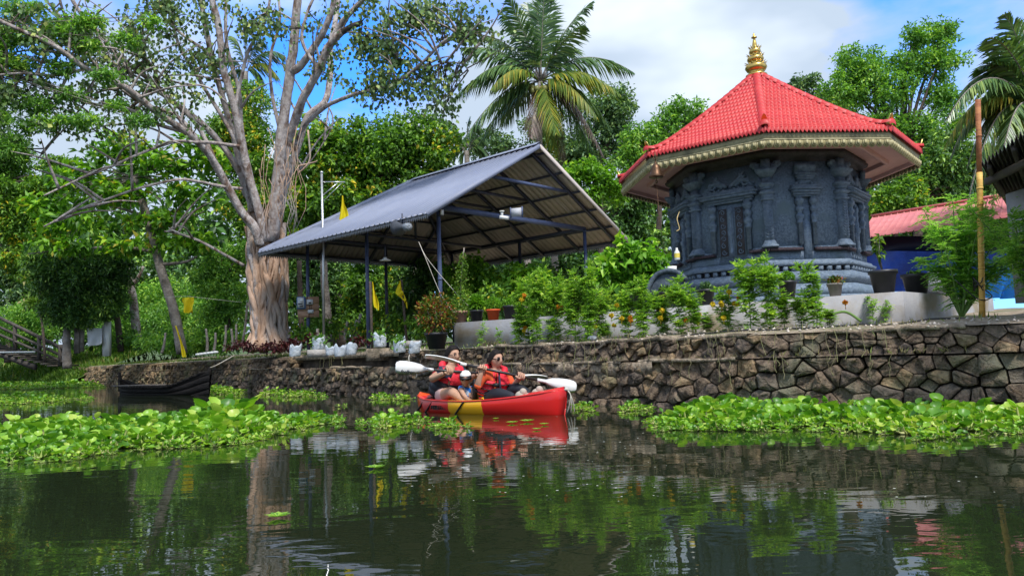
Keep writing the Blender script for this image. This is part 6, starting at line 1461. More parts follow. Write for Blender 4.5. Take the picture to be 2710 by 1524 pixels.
# ================================================================== SMALL PLANTS, POTS, FLAGS, LEFT BANK
# water hyacinth: rosettes of glossy spoon leaves on swollen stalks
HYV = []
def hy_variant(seed, small=1.0, nl=None):
    rg = np.random.default_rng(seed); m = MB(); n = nl or int(rg.integers(6, 10))
    for k in range(n):
        a = k * 2.4 + rg.uniform(-.4, .4); tilt = rg.uniform(.25, 1.35) if k > 1 else rg.uniform(.0, .4); h = rg.uniform(.035, .125) * small; out = np.array([math.cos(a), math.sin(a), 0]); up_ = np.array([0, 0, 1.])
        tipd = out * math.sin(tilt) + up_ * math.cos(tilt); b0 = out * .012; b1 = b0 + tipd * h * .5 + out * .02; b2 = b0 + tipd * h
        tube(m, [Vector(b0), Vector(b0 + tipd * h * .3), Vector(b1), Vector(b2)], [.009, .016 * rg.uniform(.7, 1.3), .010, .004], 3, cap=False, mi=1)
        bl = rg.uniform(.04, .085) * (.75 + .25 * small); bw = bl * rg.uniform(.8, 1.1); d = unit(out * math.sin(tilt + .35) + up_ * math.cos(tilt + .35) + rg.normal(0, .2, 3)); s = unit(np.cross(d, up_ + rg.normal(0, .3, 3))); u_ = np.cross(s, d)
        rim = [(0, 0), (.35, .18), (.5, .5), (.36, .85), (0, 1.0), (-.36, .85), (-.5, .5), (-.35, .18)]; V = [b2 + d * bl * y + s * bw * x + u_ * (.22 * bl * abs(x) * 2 * .6 - .12 * bl * y * y) for x, y in rim]; V.append(b2 + d * bl * .5 - u_ * .02)
        m.add(V, [(j, (j + 1) % 8, 8) for j in range(8)], 0)
    V = np.concatenate(m.v); return m, V
for s in range(7): HYV.append(hy_variant(s))
HYS = [hy_variant(50 + s, .5) for s in range(4)]
M_petiole = leafmat('hyacinth_stalk', [(0, (.20, .34, .05)), (.6, (.34, .45, .10)), (1, (.50, .50, .20))], trans=.2)
def mat_patch(name, poly, spacing, seed, label, thing_=True, hmul=1.0, small=False, edge=.45, zfac=None):
    """fills a water outline (world XY) with rosettes, taller inside"""
    rg = np.random.default_rng(seed); P = np.array([(p[0], p[1]) for p in poly]); lo, hi = P.min(0), P.max(0); m = MB()
    def inside(x, y):
        c = False; n = len(P)
        for i in range(n):
            x1, y1 = P[i]; x2, y2 = P[(i + 1) % n]
            if (y1 > y) != (y2 > y) and x < (x2 - x1) * (y - y1) / (y2 - y1) + x1: c = not c
        return c
    def edist(x, y):
        a = P; b_ = np.roll(P, -1, 0); d = b_ - a; t_ = np.clip(((np.array([x, y]) - a) * d).sum(1) / np.maximum((d * d).sum(1), 1e-9), 0, 1); return np.min(np.linalg.norm(a + d * t_[:, None] - np.array([x, y]), axis=1))
    x = lo[0] - .2
    pool = HYS if small else HYV
    while x < hi[0] + .2:
        y = lo[1] - .2
        while y < hi[1] + .2:
            qx, qy = x + rg.uniform(-.5, .5) * spacing, y + rg.uniform(-.5, .5) * spacing; e = edist(qx, qy); ins = inside(qx, qy); nz = mn.noise(Vector((qx * 1.3, qy * 1.3, seed)))
            if (ins and e > .12 * (nz + .4) and mn.noise(Vector((qx * 3.1, qy * 2.2, seed + 9))) < .27) or (not ins and e < .10 and rg.random() < .35):
                sc_ = (.72 + .5 * min(1, e / edge)) * rg.choice([.55, .75, .95, 1.15, 1.5]) * hmul * (1 + .45 * nz) if ins else .6 * hmul
                vm, VV = pool[rg.integers(len(pool))]; a = rg.uniform(0, 2 * PI); ca, sa = math.cos(a) * sc_, math.sin(a) * sc_
                Rm = np.array([[ca, -sa, 0], [sa, ca, 0], [0, 0, sc_ * .82]]); tilt = rg.normal(0, .10, 2); W_ = VV @ Rm.T; W_[:, 0] += W_[:, 2] * tilt[0]; W_[:, 1] += W_[:, 2] * tilt[1]; W_ += np.array([qx, qy, .0])
                for f, mi in zip(vm.f, vm.m): m.f.append(f + m.n); m.m.append(mi)
                m.v.append(W_); m.n += len(W_)
            y += spacing
        x += spacing
    if not m.v: return None
    c = P.mean(0); o = m.build(name, [LM['hyacinth'], M_petiole], loc=(c[0], c[1], 0))
    if thing_: tag(o, label, 'floating plants'); o['kind'] = 'stuff'
    return o
def wp(pts): return [tuple(onz(x, y)) for x, y in pts]
mat_patch('water_hyacinth', wp([(-60, 1200), (0, 1232), (60, 1215), (150, 1222), (260, 1205), (330, 1190), (420, 1195), (520, 1185), (600, 1180), (680, 1165), (740, 1155), (810, 1130), (880, 1122), (900, 1114), (860, 1108), (780, 1112), (700, 1114), (600, 1118), (480, 1122), (330, 1126), (250, 1134), (200, 1118), (80, 1128), (0, 1142), (-80, 1150)]), .112, 3, 'large left mat of bright green water hyacinth in the foreground', hmul=1.0)
mat_patch('water_hyacinth', wp([(440, 1125), (520, 1150), (650, 1150), (740, 1125), (680, 1105), (560, 1104)]), .17, 31, 'tall crest of water hyacinth in the middle of the left mat', hmul=1.5)
mat_patch('water_hyacinth', wp([(965, 1124), (990, 1136), (1050, 1134), (1120, 1118), (1118, 1112), (1040, 1112), (975, 1114)]), .12, 4, 'small clump of water hyacinth just left of the kayak', hmul=.95)
mat_patch('water_hyacinth', wp([(1735, 1120), (1752, 1140), (1850, 1143), (2000, 1142), (2150, 1140), (2300, 1146), (2390, 1152), (2430, 1165), (2520, 1160), (2620, 1148), (2740, 1142), (2900, 1150), (2960, 1115), (2700, 1103), (2500, 1098), (2200, 1090), (2000, 1085), (1800, 1088), (1780, 1100)]), .108, 5, 'long right mat of water hyacinth along the foot of the stone wall', hmul=.95)
mat_patch('water_hyacinth', wp([(1525, 1075), (1535, 1088), (1560, 1090), (1575, 1080), (1555, 1070)]), .12, 6, 'little tuft of water hyacinth by the wall right of the bow', hmul=.9)
mat_patch('water_hyacinth', wp([(1650, 1078), (1660, 1092), (1700, 1092), (1712, 1080), (1690, 1072)]), .12, 7, 'tuft of water hyacinth just left of the long right mat', hmul=1.0)
mat_patch('water_hyacinth', wp([(1155, 1130), (1165, 1138), (1210, 1140), (1225, 1128), (1190, 1122)]), .11, 8, 'single bright hyacinth plant floating in front of the kayak', hmul=.95)
mat_patch('water_hyacinth', wp([(690, 1046), (760, 1052), (845, 1052), (850, 1046), (780, 1042), (700, 1042)]), .22, 9, 'far hyacinth patch by the wall right of the canoe', hmul=1.2)
mat_patch('water_hyacinth', wp([(985, 1056), (1040, 1061), (1095, 1060), (1100, 1055), (1040, 1052), (990, 1052)]), .2, 10, 'far hyacinth patch behind the kayak stern', hmul=1.1)
mat_patch('water_hyacinth', wp([(385, 1036), (430, 1042), (495, 1042), (500, 1034), (440, 1030), (390, 1030)]), .25, 11, 'hyacinth patch in front of the black canoe', hmul=1.2)
mat_patch('water_hyacinth', wp([(515, 1036), (560, 1044), (640, 1046), (650, 1038), (590, 1032), (520, 1030)]), .25, 12, 'thin hyacinth patch right of the canoe bow', hmul=1.1)
mat_patch('water_hyacinth', wp([(-40, 1030), (60, 1032), (150, 1028), (280, 1026), (250, 1014), (150, 1010), (60, 1012), (-40, 1012)]), .42, 13, 'distant hyacinth mat along the left grass bank', hmul=1.3)
mat_patch('water_hyacinth', wp([(-40, 1074), (80, 1072), (170, 1062), (180, 1054), (100, 1048), (0, 1052), (-40, 1056)]), .26, 14, 'low hyacinth mat at the left edge behind the big mat', hmul=.9)
mat_patch('water_hyacinth', wp([(200, 1056), (225, 1060), (240, 1054), (215, 1050)]), .2, 15, 'tiny floating hyacinth tuft left of the canoe', hmul=1.1)
mat_patch('water_hyacinth', wp([(870, 1073), (895, 1076), (920, 1073), (900, 1070)]), .16, 16, 'sparse hyacinth scrap between the left mat and the wall', hmul=.7)
# single floating lettuce rosettes, petals and scraps
fl = 0
for (px, py, s, lab) in ((1355, 1120, 1.0, 'small floating rosette below the red bow'), (1395, 1116, 1.2, 'star-shaped floating plant in the red reflection'), (1440, 1124, .8, 'pale floating sprig right of the star-shaped plant'), (1420, 1137, .7, 'yellowish floating scrap under the red reflection'), (993, 1240, 1.0, 'yellow-green floating sprig in the open water'), (735, 1370, .9, 'flat pale leaf floating low in the picture'), (1312, 1109, .6, 'tiny yellow leaf floating beside the hull')):
    m = MB(); c = onz(px, py); rg = np.random.default_rng(int(px)); n = 9; a = np.arange(n) * 2.4; D = np.stack([np.cos(a), np.sin(a), np.full(n, .25)], 1); leaves(m, np.tile(tuple(c), (n, 1)) + np.array([0, 0, .008]), D, .085 * s, .05 * s, Nrm=np.tile([0, 0, 1.], (n, 1)), fold=.1, droop=.05)
    tag(m.build('floating_plant', LM['hyacinth'], loc=c), lab, 'floating plant')
m = MB(); rg = np.random.default_rng(77); V = []; F = []
M_petal = mat('pale_petal', (.55, .56, .48), rough=.6)
for k in range(130):
    px, py = rg.uniform(900, 2650) if k % 3 else rg.uniform(1300, 1750), rg.uniform(1100, 1330) if k % 4 else rg.uniform(1120, 1230); c = onz(px, py); r_ = rg.uniform(.004, .013) * (c.y / 8) ** .5; a0_ = rg.uniform(0, 6)
    o = len(V); V += [c + Vector((r_ * math.cos(a0_ + a), r_ * math.sin(a0_ + a), .004)) for a in (0, 1.3, 2.5, 3.8, 5)]; F.append(tuple(range(o, o + 5)))
m.add(V, F); tag(m.build('floating_petals', M_petal), 'scattered pale petals and specks floating on the open water', 'petals', kind='stuff')

# ---------------------------------------------------------------- marigold plants (feathery)
def marigold_mesh(h, seed, nl=34, wide=.20):
    rg = np.random.default_rng(seed); m = MB(); stems = [np.array([[0, 0, -.08], [rg.normal(0, .02), rg.normal(0, .02), h * .5], [rg.normal(0, .05), rg.normal(0, .05), h]])]
    for k in range(3 + int(h * 4)):
        z = h * rg.uniform(.12, .7); a = rg.uniform(0, 6.28); l_ = h * rg.uniform(.15, .4); o = np.array([math.cos(a), math.sin(a), 0]); stems.append(np.array([[0, 0, z], o * l_ * .4 + np.array([0, 0, z + l_ * .4]), o * l_ * .6 + np.array([0, 0, min(h * .97, z + l_)])]))
    P, D, L_ = [], [], []
    for si, S in enumerate(stems):
        tube(m, [Vector(p) for p in S], [.009, .007, .004] if si == 0 else [.005, .004, .003], 4, mi=1, cap=False); ln = np.linalg.norm(S[2] - S[0]); n = max(5, int(nl * ln / h * (1 if si == 0 else .9)))
        for k in range(n):
            f = rg.uniform(.10, 1.0); b0 = S[0] * (1 - f) ** 2 + S[1] * 2 * f * (1 - f) + S[2] * f * f; a = rg.uniform(0, 6.28); el = rg.uniform(-.25, .75) + (.5 if f > .9 else 0); d = np.array([math.cos(a) * math.cos(el), math.sin(a) * math.cos(el), math.sin(el)])
            ll = rg.uniform(.09, .17) * wide / .20; side = unit(np.cross(d, [0, 0, 1.]))
            for q in range(5):
                g = .25 + .75 * q / 4; pt = b0 + d * ll * g + np.array([0, 0, -ll * .25 * g * g])
                for sg in ((-1, 1) if q < 4 else (0,)):
                    P.append(pt - d * ll * .1); D.append(d * (.7 if sg else 1) + side * sg * .85 + rg.normal(0, .12, 3)); L_.append(ll * .50 * (1.1 - .3 * g))
    L_ = np.array(L_); leaves(m, np.array(P), np.array(D), L_, L_ * .36, 0, droop=.12, Nrm=np.tile([0, 0, 1.], (len(P), 1)) + rg.normal(0, .3, (len(P), 3))); return m, stems
M_stem = mat('green_stem', (.12, .22, .05), rough=.7); M_fo = mat('marigold_orange', (.85, .28, .01), (.90, .38, .01), rough=.7, scale=60, bump=.6); M_fy = mat('marigold_yellow', (.88, .62, .01), (.92, .72, .03), rough=.7, scale=60, bump=.6)
def flower(root, c, r_, mt):
    m = MB(); c = Vector(c); rg = np.random.default_rng(int(abs(c.x * 1000)) % 999); n = 46; d = unit(rg.normal(size=(n, 3)) + np.array([0, 0, .25])); P = np.tile(tuple(c), (n, 1)) + d * r_ * .35
    leaves(m, P, d, r_ * .75, r_ * .75, Nrm=rg.normal(size=(n, 3)), fold=.2, droop=.1); ellipsoid(m, c, (r_ * .72, r_ * .72, r_ * .6), 8, 6); tube(m, [c, c - Vector((0, 0, r_ * 2.2))], .005, 4); return m.build('flower', mt, root)
MG = []
for k, h in enumerate((1.0, 1.0, 1.0, 1.0)): MG.append(marigold_mesh(1.0, 400 + k, nl=120, wide=.20)[0])
mgs = [MG[k].build('foliage', [LM['marigold'], M_stem]) for k in range(4)]
mgm = [o.data for o in mgs]
for o in mgs: bpy.data.objects.remove(o)
SMG = [marigold_mesh(.45, 440 + k, nl=24, wide=.15)[0].build('foliage', [LM['marigold'], M_stem]) for k in range(3)]
smm = [o.data for o in SMG]
for o in SMG: bpy.data.objects.remove(o)
def bankpt(px, back):        # a point on the strip: `back` metres behind the platform line (negative: in front)
    r = ray(px, 850); A = PA - pn * 0; dd = Vector((r.x, r.y, 0)); # intersect ray plan with line parallel to platform front
    o = PA + pn * back; n_ = pn; t_ = o.dot(n_) / dd.dot(n_); q = dd * t_; q.z = ground_z(q.x, q.y); return q
plants = [  # (px, top py, distance in front of platform, small?)
 (1372, 745, .55, 'tall marigold at the left end of the row under the pavilion', []), (1420, 720, .8, 'tall marigold behind the two orange flower heads', [(1387, 782, 1), (1380, 793, 0)]), (1468, 735, .45, 'bushy marigold with two orange heads in front of the grey wall', [(1476, 812, 1), (1487, 807, 1)]),
 (1520, 725, .7, 'tall marigold beside the right pavilion post', []), (1556, 700, .75, 'tallest slender marigold against the pavilion post', []), (1585, 770, .4, 'bushy marigold left of the terracotta pot on the platform', []), (1400, 830, .5, 'short marigold with an orange and a yellow head near the wall edge', [(1390, 868, 1), (1387, 875, 0)]),
 (1660, 760, .7, 'slender marigold right of the terracotta pot', [(1632, 808, 0)]), (1700, 735, .75, 'marigold in front of the curved banister', [(1645, 843, 0)]), (1745, 775, .5, 'marigold with pale yellow heads in front of the banister', [(1668, 841, 1), (1669, 848, 1)]), (1800, 735, .7, 'tall thin marigold at the left corner of the shrine', [(1618, 835, 0)]), (1838, 770, .6, 'marigold right of the small black pot', [(1752, 822, 0), (1748, 842, 0)]),
 (1925, 760, .5, 'bushy marigold with a cluster of yellow heads', [(1886, 806, 0), (1910, 806, 0), (1909, 802, 0), (1944, 803, 0), (1952, 806, 0), (1930, 773, 0), (1955, 790, 1), (1915, 842, 0)]), (1985, 695, .6, 'tall marigold left of the centre of the shrine', []), (2040, 683, .6, 'tallest marigold before the front corner of the shrine', []), (2075, 770, .4, 'broad marigold in front of the ball-shaped bush', []),
 (2160, 697, .65, 'tall marigold standing alone against the right shrine face', []), (2120, 790, .4, 'low marigold right of the broad one', []), (1760, 820, .4, 'low marigold below the small black pot', [(1847, 855, 0), (1850, 833, 1)]), (1870, 830, .4, 'low leafy marigold with yellow heads by the wall edge', [(1815, 848, 1)]), (1605, 850, .3, 'short leafy marigold beside the yellow head near the plastic bag', [(1575, 865, 0), (1625, 861, 0)]), (2195, 840, .3, 'short marigold with an orange flower against the platform', [(2237, 801, 1)])]
for k, (px, ty, fr, lab, fls) in enumerate(plants):
    g = bankpt(px, -fr * 1.0); top = at(px, ty, g.y).z; h = max(.25, top - g.z); o = thing('marigold_plant', tuple(g), lab, 'plant', 'marigolds planted along the platform')
    f = bpy.data.objects.new('foliage', mgm[k % 4]); COL.objects.link(f); f.parent = o; wd = .60 + .34 * h; f.scale = (wd, wd, h); f.rotation_euler = (0, 0, k * 1.7); f['_o'] = tuple(g)
    for j, (fx, fy, oc) in enumerate(fls): flower(o, at(fx, fy, g.y - .12), .045, M_fo if oc else M_fy)
for k, (px, ty, fr, lab) in enumerate(((1270, 860, .35, 'thin rosemary-like weed in front of the low grey wall'), (1320, 870, .3, 'small weed at the foot of the low grey wall'), (2310, 790, .12, 'dry weed leaning on the platform below the big black pot'), (2345, 800, .1, 'wispy weed right of the dry weed on the platform face'), (1500, 870, .35, 'short feathery weed at the wall edge beneath the marigolds'), (1560, 875, .3, 'second short weed at the edge left of the plastic bag'), (2020, 860, .3, 'short weed by the edge below the tallest marigold'), (1960, 870, .35, 'creeping weed on the ground in front of the shrine'), (1700, 855, .35, 'low feathery weed beneath the curved banister'), (1450, 880, .4, 'low weed sprouting near the stone wall cap'))):
    g = bankpt(px, -fr); top = at(px, ty, g.y).z; h = max(.15, top - g.z); o = thing('weed', tuple(g), lab, 'weed'); f = bpy.data.objects.new('foliage', smm[k % 3]); COL.objects.link(f); f.parent = o; s = h / .45; f.scale = (max(.7, s * .9), max(.7, s * .9), s); f.rotation_euler = (0, 0, k * 2.1); f['_o'] = tuple(g)
# big feathery shrubs at the right edge
for (px, by, ty, Y, w, lab, seed) in ((2545, 850, 480, 11.3, 1.9, 'big light green feathery shrub in front of the yellow pole', 5), (2760, 860, 480, 10.0, 1.8, 'feathery shrub filling the right edge of the picture', 8)):
    b0 = at(px, by, Y); b0.z = ground_z(b0.x, b0.y); h = at(px, ty, Y).z - b0.z; o = thing('feathery_shrub', tuple(b0), lab, 'shrub'); m = MB(); rg = np.random.default_rng(seed)
    stm = MB(); 
    for k in range(17):
        a = rg.uniform(0, 6.28); sp = rg.uniform(.15, .5) * w; e = np.array([math.cos(a) * sp, math.sin(a) * sp * .6, h * rg.uniform(.3, .92)]) if k else np.array([.02, 0, h * .9]); mid = e * .5 + np.array([0, 0, h * .08]); e = e + np.array(b0); mid = mid + np.array(b0); S = spline([tuple(b0), tuple(mid), tuple(e)], 6); tube(stm, [Vector(p) for p in S], [.018 * (1 - .7 * q / (len(S) - 1)) for q in range(len(S))], 5)
        P, D, L_ = [], [], []
        for q in range(70):
            f = rg.uniform(.22, 1.03); i = min(len(S) - 2, int(f * (len(S) - 1))); b1 = np.array(S[i]) + (np.array(S[i + 1]) - np.array(S[i])) * rg.random(); aa = rg.uniform(0, 6.28); el = rg.uniform(-.3, .8); d = np.array([math.cos(aa) * math.cos(el), math.sin(aa) * math.cos(el), math.sin(el)]); ll = rg.uniform(.14, .27); sd_ = unit(np.cross(d, [0, 0, 1.]))
            for g in range(6):
                gg = .2 + .8 * g / 5; pt = b1 + d * ll * gg + np.array([0, 0, -ll * .3 * gg * gg])
                for sg in ((-1, 1) if g < 5 else (0,)): P.append(pt - d * ll * .08); D.append(d * (.75 if sg else 1) + sd_ * sg * .8 + rg.normal(0, .12, 3)); L_.append(ll * .36 * (1.15 - .4 * gg))
        L_ = np.array(L_); leaves(m, np.array(P), np.array(D), L_, L_ * .26, 0, droop=.15, Nrm=np.tile([0, 0, 1.], (len(P), 1)) + rg.normal(0, .3, (len(P), 3)))
    stm.build('stems', M_stem, o); m.build('foliage', LM['fern'], o)
# yellow pole at the right
b0 = at(2602, 862, 10.9); b0.z = ground_z(b0.x, b0.y); tpz = at(2588, 265, 10.9)
M_bam = mat('yellow_bamboo', (.55, .30, .05), (.72, .46, .12), rough=.6, scale=3, aniso=(1, 1, 3), bump=.3); M_bamr = mat('red_weathered_bamboo', (.24, .075, .03), (.42, .17, .06), rough=.7, scale=3, aniso=(1, 1, 3), bump=.3)
po_ = thing('bamboo_pole', tuple(b0), 'tall yellow bamboo pole with a rust-red top at the right', 'pole')
mid = b0.lerp(tpz, .66); m = MB(); P = [b0.lerp(mid, q / 10) for q in range(11)]; 
tube(m, P, .040, 10); 
for q in range(1, 9): p = b0.lerp(mid, q / 9); tube(m, [p - Vector((0, 0, .012)), p + Vector((0, 0, .012))], .045, 10)
m.build('pole', M_bam, po_); m = MB(); tube(m, [mid, tpz], .036, 10); tube(m, [mid.lerp(tpz, .5) - Vector((0, 0, .012)), mid.lerp(tpz, .5) + Vector((0, 0, .012))], .041, 10); m.build('pole_top', M_bamr, po_)
m = MB(); 
for k in range(3): tube(m, [b0 + Vector((.06 * math.cos(a) - .02, .06 * math.sin(a), .42 + .05 * k + .05 * math.sin(a * 2 + k))) for a in np.linspace(0, 2 * PI, 12)], .008, 5)
tube(m, [Vector(p) for p in spline([tuple(b0 + Vector((.05, 0, .4))), tuple(b0 + Vector((.1, -.1, .28))), tuple(b0 + Vector((-.1, -.1, .25))), tuple(b0 + Vector((-.35, 0, .55)))], 6)], .008, 5); m.build('tied_hose', M_blk, po_)

# ---------------------------------------------------------------- pots
M_terra = mat('terracotta', (.42, .12, .05), (.52, .17, .08), rough=.85, scale=6, bump=.2); M_terrap = mat('pale_terracotta', (.42, .21, .15), (.55, .33, .26), rough=.9, scale=5, bump=.3); M_orpot = mat('orange_pot', (.62, .09, .02), rough=.6); M_pot = mat('black_pot', (.018, .02, .024), (.035, .035, .04), rough=.45, scale=6); M_soil = mat('soil', (.05, .035, .02), rough=1)
def pot(c, r_, h, mt, label, plant, name='potted_plant'):
    c = Vector(c); o = thing(name, tuple(c), label, 'potted plant'); m = MB()
    lathe(m, c, [(r_ * .68, 0), (r_ * .92, h * .84), (r_ * 1.02, h * .85), (r_ * 1.04, h), (r_ * .92, h), (r_ * .88, h * .86)], 20, cap=True); m.build('pot', mt, o)
    m = MB(); lathe(m, c, [(r_ * .9, h * .84), (r_ * .9, h * .88)], 16); m.build('soil', M_soil, o); t_ = c + Vector((0, 0, h * .88)); rg = np.random.default_rng(int(abs(c.x) * 1000) % 9999); m = MB()
    kind, key, ph, pw = plant
    if kind == 'ball':
        n = 700; d = unit(rg.normal(size=(n, 3))); P = np.array(t_) + np.array([0, 0, ph]) + d * np.array([pw, pw, ph]) * rg.uniform(.7, 1, (n, 1)); leaves(m, P, d + rg.normal(0, .4, (n, 3)), .045, .022)
    elif kind == 'low':
        n = 160; P = np.array(t_) + np.stack([rg.normal(0, pw * .45, n), rg.normal(0, pw * .45, n), rg.random(n) * ph], 1); leaves(m, P, rg.normal(0, .6, (n, 3)) + np.array([0, 0, .7]), .07, .03)
    elif kind == 'twig':
        for k in range(4):
            a = rg.uniform(0, 6.28); e = t_ + Vector((pw * .6 * math.cos(a), pw * .6 * math.sin(a), ph * rg.uniform(.6, 1))); mid = t_.lerp(e, .5) + Vector((rg.normal(0, .03), 0, .03)); tube(m, [t_, mid, e], [.009, .007, .003], 5, mi=1); n = 13
            f = rg.uniform(.4, 1, (n, 1)); P = np.array(t_) * (1 - f) + np.array(e) * f; leaves(m, P, rg.normal(0, 1, (n, 3)) + np.array([0, 0, -.1]), .10, .065)
    elif kind == 'climb':
        for k in range(3): tube(m, [t_, t_ + Vector((.04, 0, ph * .5)), t_ + Vector((.12 + .01 * k, 0, ph * 1.04))], [.008, .007, .005], 5, mi=1)
        n = 760; f = rg.random((n, 1)) ** 1.5; P = np.array(t_) + np.array([.10, 0, ph * .95]) * f + rg.normal(0, 1, (n, 3)) * np.array([pw, pw, .04]) * (.9 - .75 * f) ; leaves(m, P, rg.normal(0, 1, (n, 3)), .055, .035)
    elif kind == 'bush':
        n = 1500; d = unit(rg.normal(size=(n, 3))); P = np.array(t_) + np.array([0, 0, ph * .55]) + d * np.array([pw, pw, ph * .55]) * rg.uniform(.35, 1, (n, 1)); leaves(m, P, d + rg.normal(0, .5, (n, 3)) + np.array([0, 0, .3]), .085, .038)
        for k in range(8): a = k * .8; tube(m, [t_, t_ + Vector((pw * .7 * math.cos(a), pw * .7 * math.sin(a), ph * .8))], [.012, .004], 5, mi=1)
    m.build('plant', [LM[key], M_bark], o); return o
def pfront(px, back=.12):
    q = bankpt(px, back); q.z = PZ; return q
pot(pfront(1218, .3), .165, .26, M_terrap, 'pale terracotta pot with a tall dry climber on a stick on the low wall', ('climb', 'grass', 1.35, .17))
pot(pfront(1262, .3), .145, .25, M_pot, 'black pot with a pale bush between the two leftmost terracotta pots', ('bush', 'bright', .30, .12))
pot(pfront(1306, .3), .145, .24, M_orpot, 'bright orange pot with a round pale green bush', ('ball', 'bright', .14, .15))
pot(pfront(1352, .4), .16, .30, M_pot, 'wide black pot with low plants hidden behind marigolds', ('low', 'bright', .16, .17))
pot(pfront(1583, .3), .13, .25, M_terra, 'terracotta pot with a spindly flowering plant near the middle of the platform', ('twig', 'grass', .42, .16))
pot(pfront(1872, .14), .155, .27, M_pot, 'small black pot with grey-green sprigs left of the shrine', ('low', 'blue', .12, .10))
pot(pfront(2090, .16), .145, .30, M_pot, 'black pot with a clipped yellow-green ball bush before the shrine', ('ball', 'bright', .085, .10))
pot(pfront(2216, .14), .115, .20, mat('grey_pot', (.20, .18, .16), (.28, .25, .22), rough=.8), 'small grey pot with pinkish twigs at the right end of the shrine', ('low', 'croton', .10, .10))
pot(pfront(2346, .22), .20, .34, M_pot, 'large black pot with a bare-stemmed rose plant at the platform corner', ('twig', 'grass', .62, .16))
def pside(px, back=.25):
    r = ray(px, 800); o = PB + pn2 * back; dd = Vector((r.x, r.y, 0)); q = dd * (o.dot(pn2) / dd.dot(pn2)); q.z = PZ; return q
pot(pside(2428), .21, .33, M_pot, 'second large black pot, holding soil and stones, right of the platform corner', ('low', 'dark', .05, .10))
pot(pside(2505), .19, .36, M_pot, 'black pot with small green plants beside the grey sack', ('low', 'bright', .12, .14))
pot(pside(2580), .18, .36, M_pot, 'black pot half hidden behind the feathery shrub', ('low', 'bright', .10, .14))
c = pside(2476, .2); m = MB(); lathe(m, c, [(.14, 0), (.17, .08), (.13, .25), (.06, .34), (.09, .40)], 14); o = m.build('plastic_sack', mat('grey_sack', (.18, .19, .22), (.30, .31, .34), rough=.4, scale=9, bump=.7), loc=c, smooth=True); tag(o, 'grey plastic sack tied at the top between two black pots', 'sack')
# the two big outdoor pots in the ground
c = at(1155, 905, 15.9); c.z = ground_z(c.x, c.y); pot(c, .24, .34, M_pot, 'black pot of red and green croton in front of the pavilion post', ('bush', 'croton', .78, .42))
for k, (px, lab) in enumerate(((1690, 'dark pot half hidden among the marigolds by the banister'), (1765, 'black pot hidden by the feathery leaves left of the small black pot'))): pot(pfront(px, .3), .16, .30, M_pot, lab, ('low', 'mid', .12, .14))
# white grow bags
M_sackw = mat('white_grow_bag', (.45, .52, .60), (.60, .64, .68), rough=.55, scale=4, bump=.6, trans=.15)
def bag(px, py, w, Y, label, tilt=0, green=True):
    c = at(px, py, Y); r_ = w / 2 / ppm(Y); h = r_ * 1.75; o = thing('grow_bag', tuple(c), label, 'grow bag', 'white grow bags along the bank'); m = MB(); n = 22; V = []; rg = random.Random(px)
    for i, (rr, z) in enumerate(((.88, 0), (1.0, .12), (.98, .5), (1.02, .85), (1.0, 1.0), (.95, .98), (.93, .75))):
        for j in range(n):
            a = 2 * PI * j / n; zz = z * h
            if i >= 3 and i < 6: zz += h * (.17 * math.sin(a * 2 + px) + .10 * math.sin(a * 5 + px) + .08) * (1 if i > 3 else .6)
            q = r_ * rr * (1 + .06 * math.sin(a * 3 + i + px) + rg.uniform(-.02, .02)); V.append(c + Vector((q * math.cos(a) + tilt * zz, q * math.sin(a), zz)))
    m.add(V, [(i * n + j, i * n + (j + 1) % n, (i + 1) * n + (j + 1) % n, (i + 1) * n + j) for i in range(6) for j in range(n)]); m.build('bag', M_sackw, o, smooth=True)
    m = MB(); lathe(m, c, [(r_ * .9, h * .6), (r_ * .9, h * .66)], 14); m.build('soil', M_soil, o)
    if green: m = MB(); g = np.random.default_rng(px); n = 120; P = np.array(c) + np.array([0, 0, h * .8]) + g.normal(0, r_ * .5, (n, 3)); leaves(m, P, g.normal(0, .6, (n, 3)) + np.array([0, 0, .6]), .12, .05); m.build('plant', LM['feather'], o)
bag(781, 943, 30, 19.7, 'leftmost small white grow bag near the banyan roots', .1, False); bag(844, 925, 33, 20.0, 'white grow bag standing on a grey concrete block right of the leftmost bag'); bag(874, 940, 24, 18.9, 'white grow bag at the left of the touching trio', 0, False); bag(899, 943, 30, 18.6, 'white grow bag with a pointed torn rim in the middle of the trio', .1, False); bag(928, 939, 30, 18.7, 'white grow bag at the right of the touching trio', .1, False)
bag(1005, 918, 34, 18.6, 'white grow bag on the dark block between the flag posts'); bag(1058, 933, 32, 17.5, 'round white grow bag beside the crumpled last bag', 0); bag(1096, 935, 30, 17.0, 'rightmost crumpled white grow bag with a torn star rim', .15, False)
for (px, py, w, h, Y, lab) in ((840, 928, 52, 20, 20.0, 'grey concrete block under the second grow bag'), (1000, 925, 60, 32, 18.6, 'dark weathered concrete block between the flag posts'), (1092, 905, 40, 16, 18.4, 'reddish brick block behind the last grow bag')):
    c = at(px, py, Y); m = MB(); box(m, c - Vector((0, 0, h / ppm(Y) / 2 - .03)), (w / ppm(Y), .3, h / ppm(Y)), rz=.3); tag(m.build('block', M_slab if py != 925 else M_conc, loc=c), lab, 'concrete block')
# plastic bag and cup near the edge
c = bankpt(1566, -.9); m = MB(); ellipsoid(m, c + Vector((0, 0, .04)), (.09, .07, .05), 12, 8); tag(m.build('plastic_bottle', M_bag, loc=c), 'crumpled clear plastic scrap lying at the wall edge', 'litter')
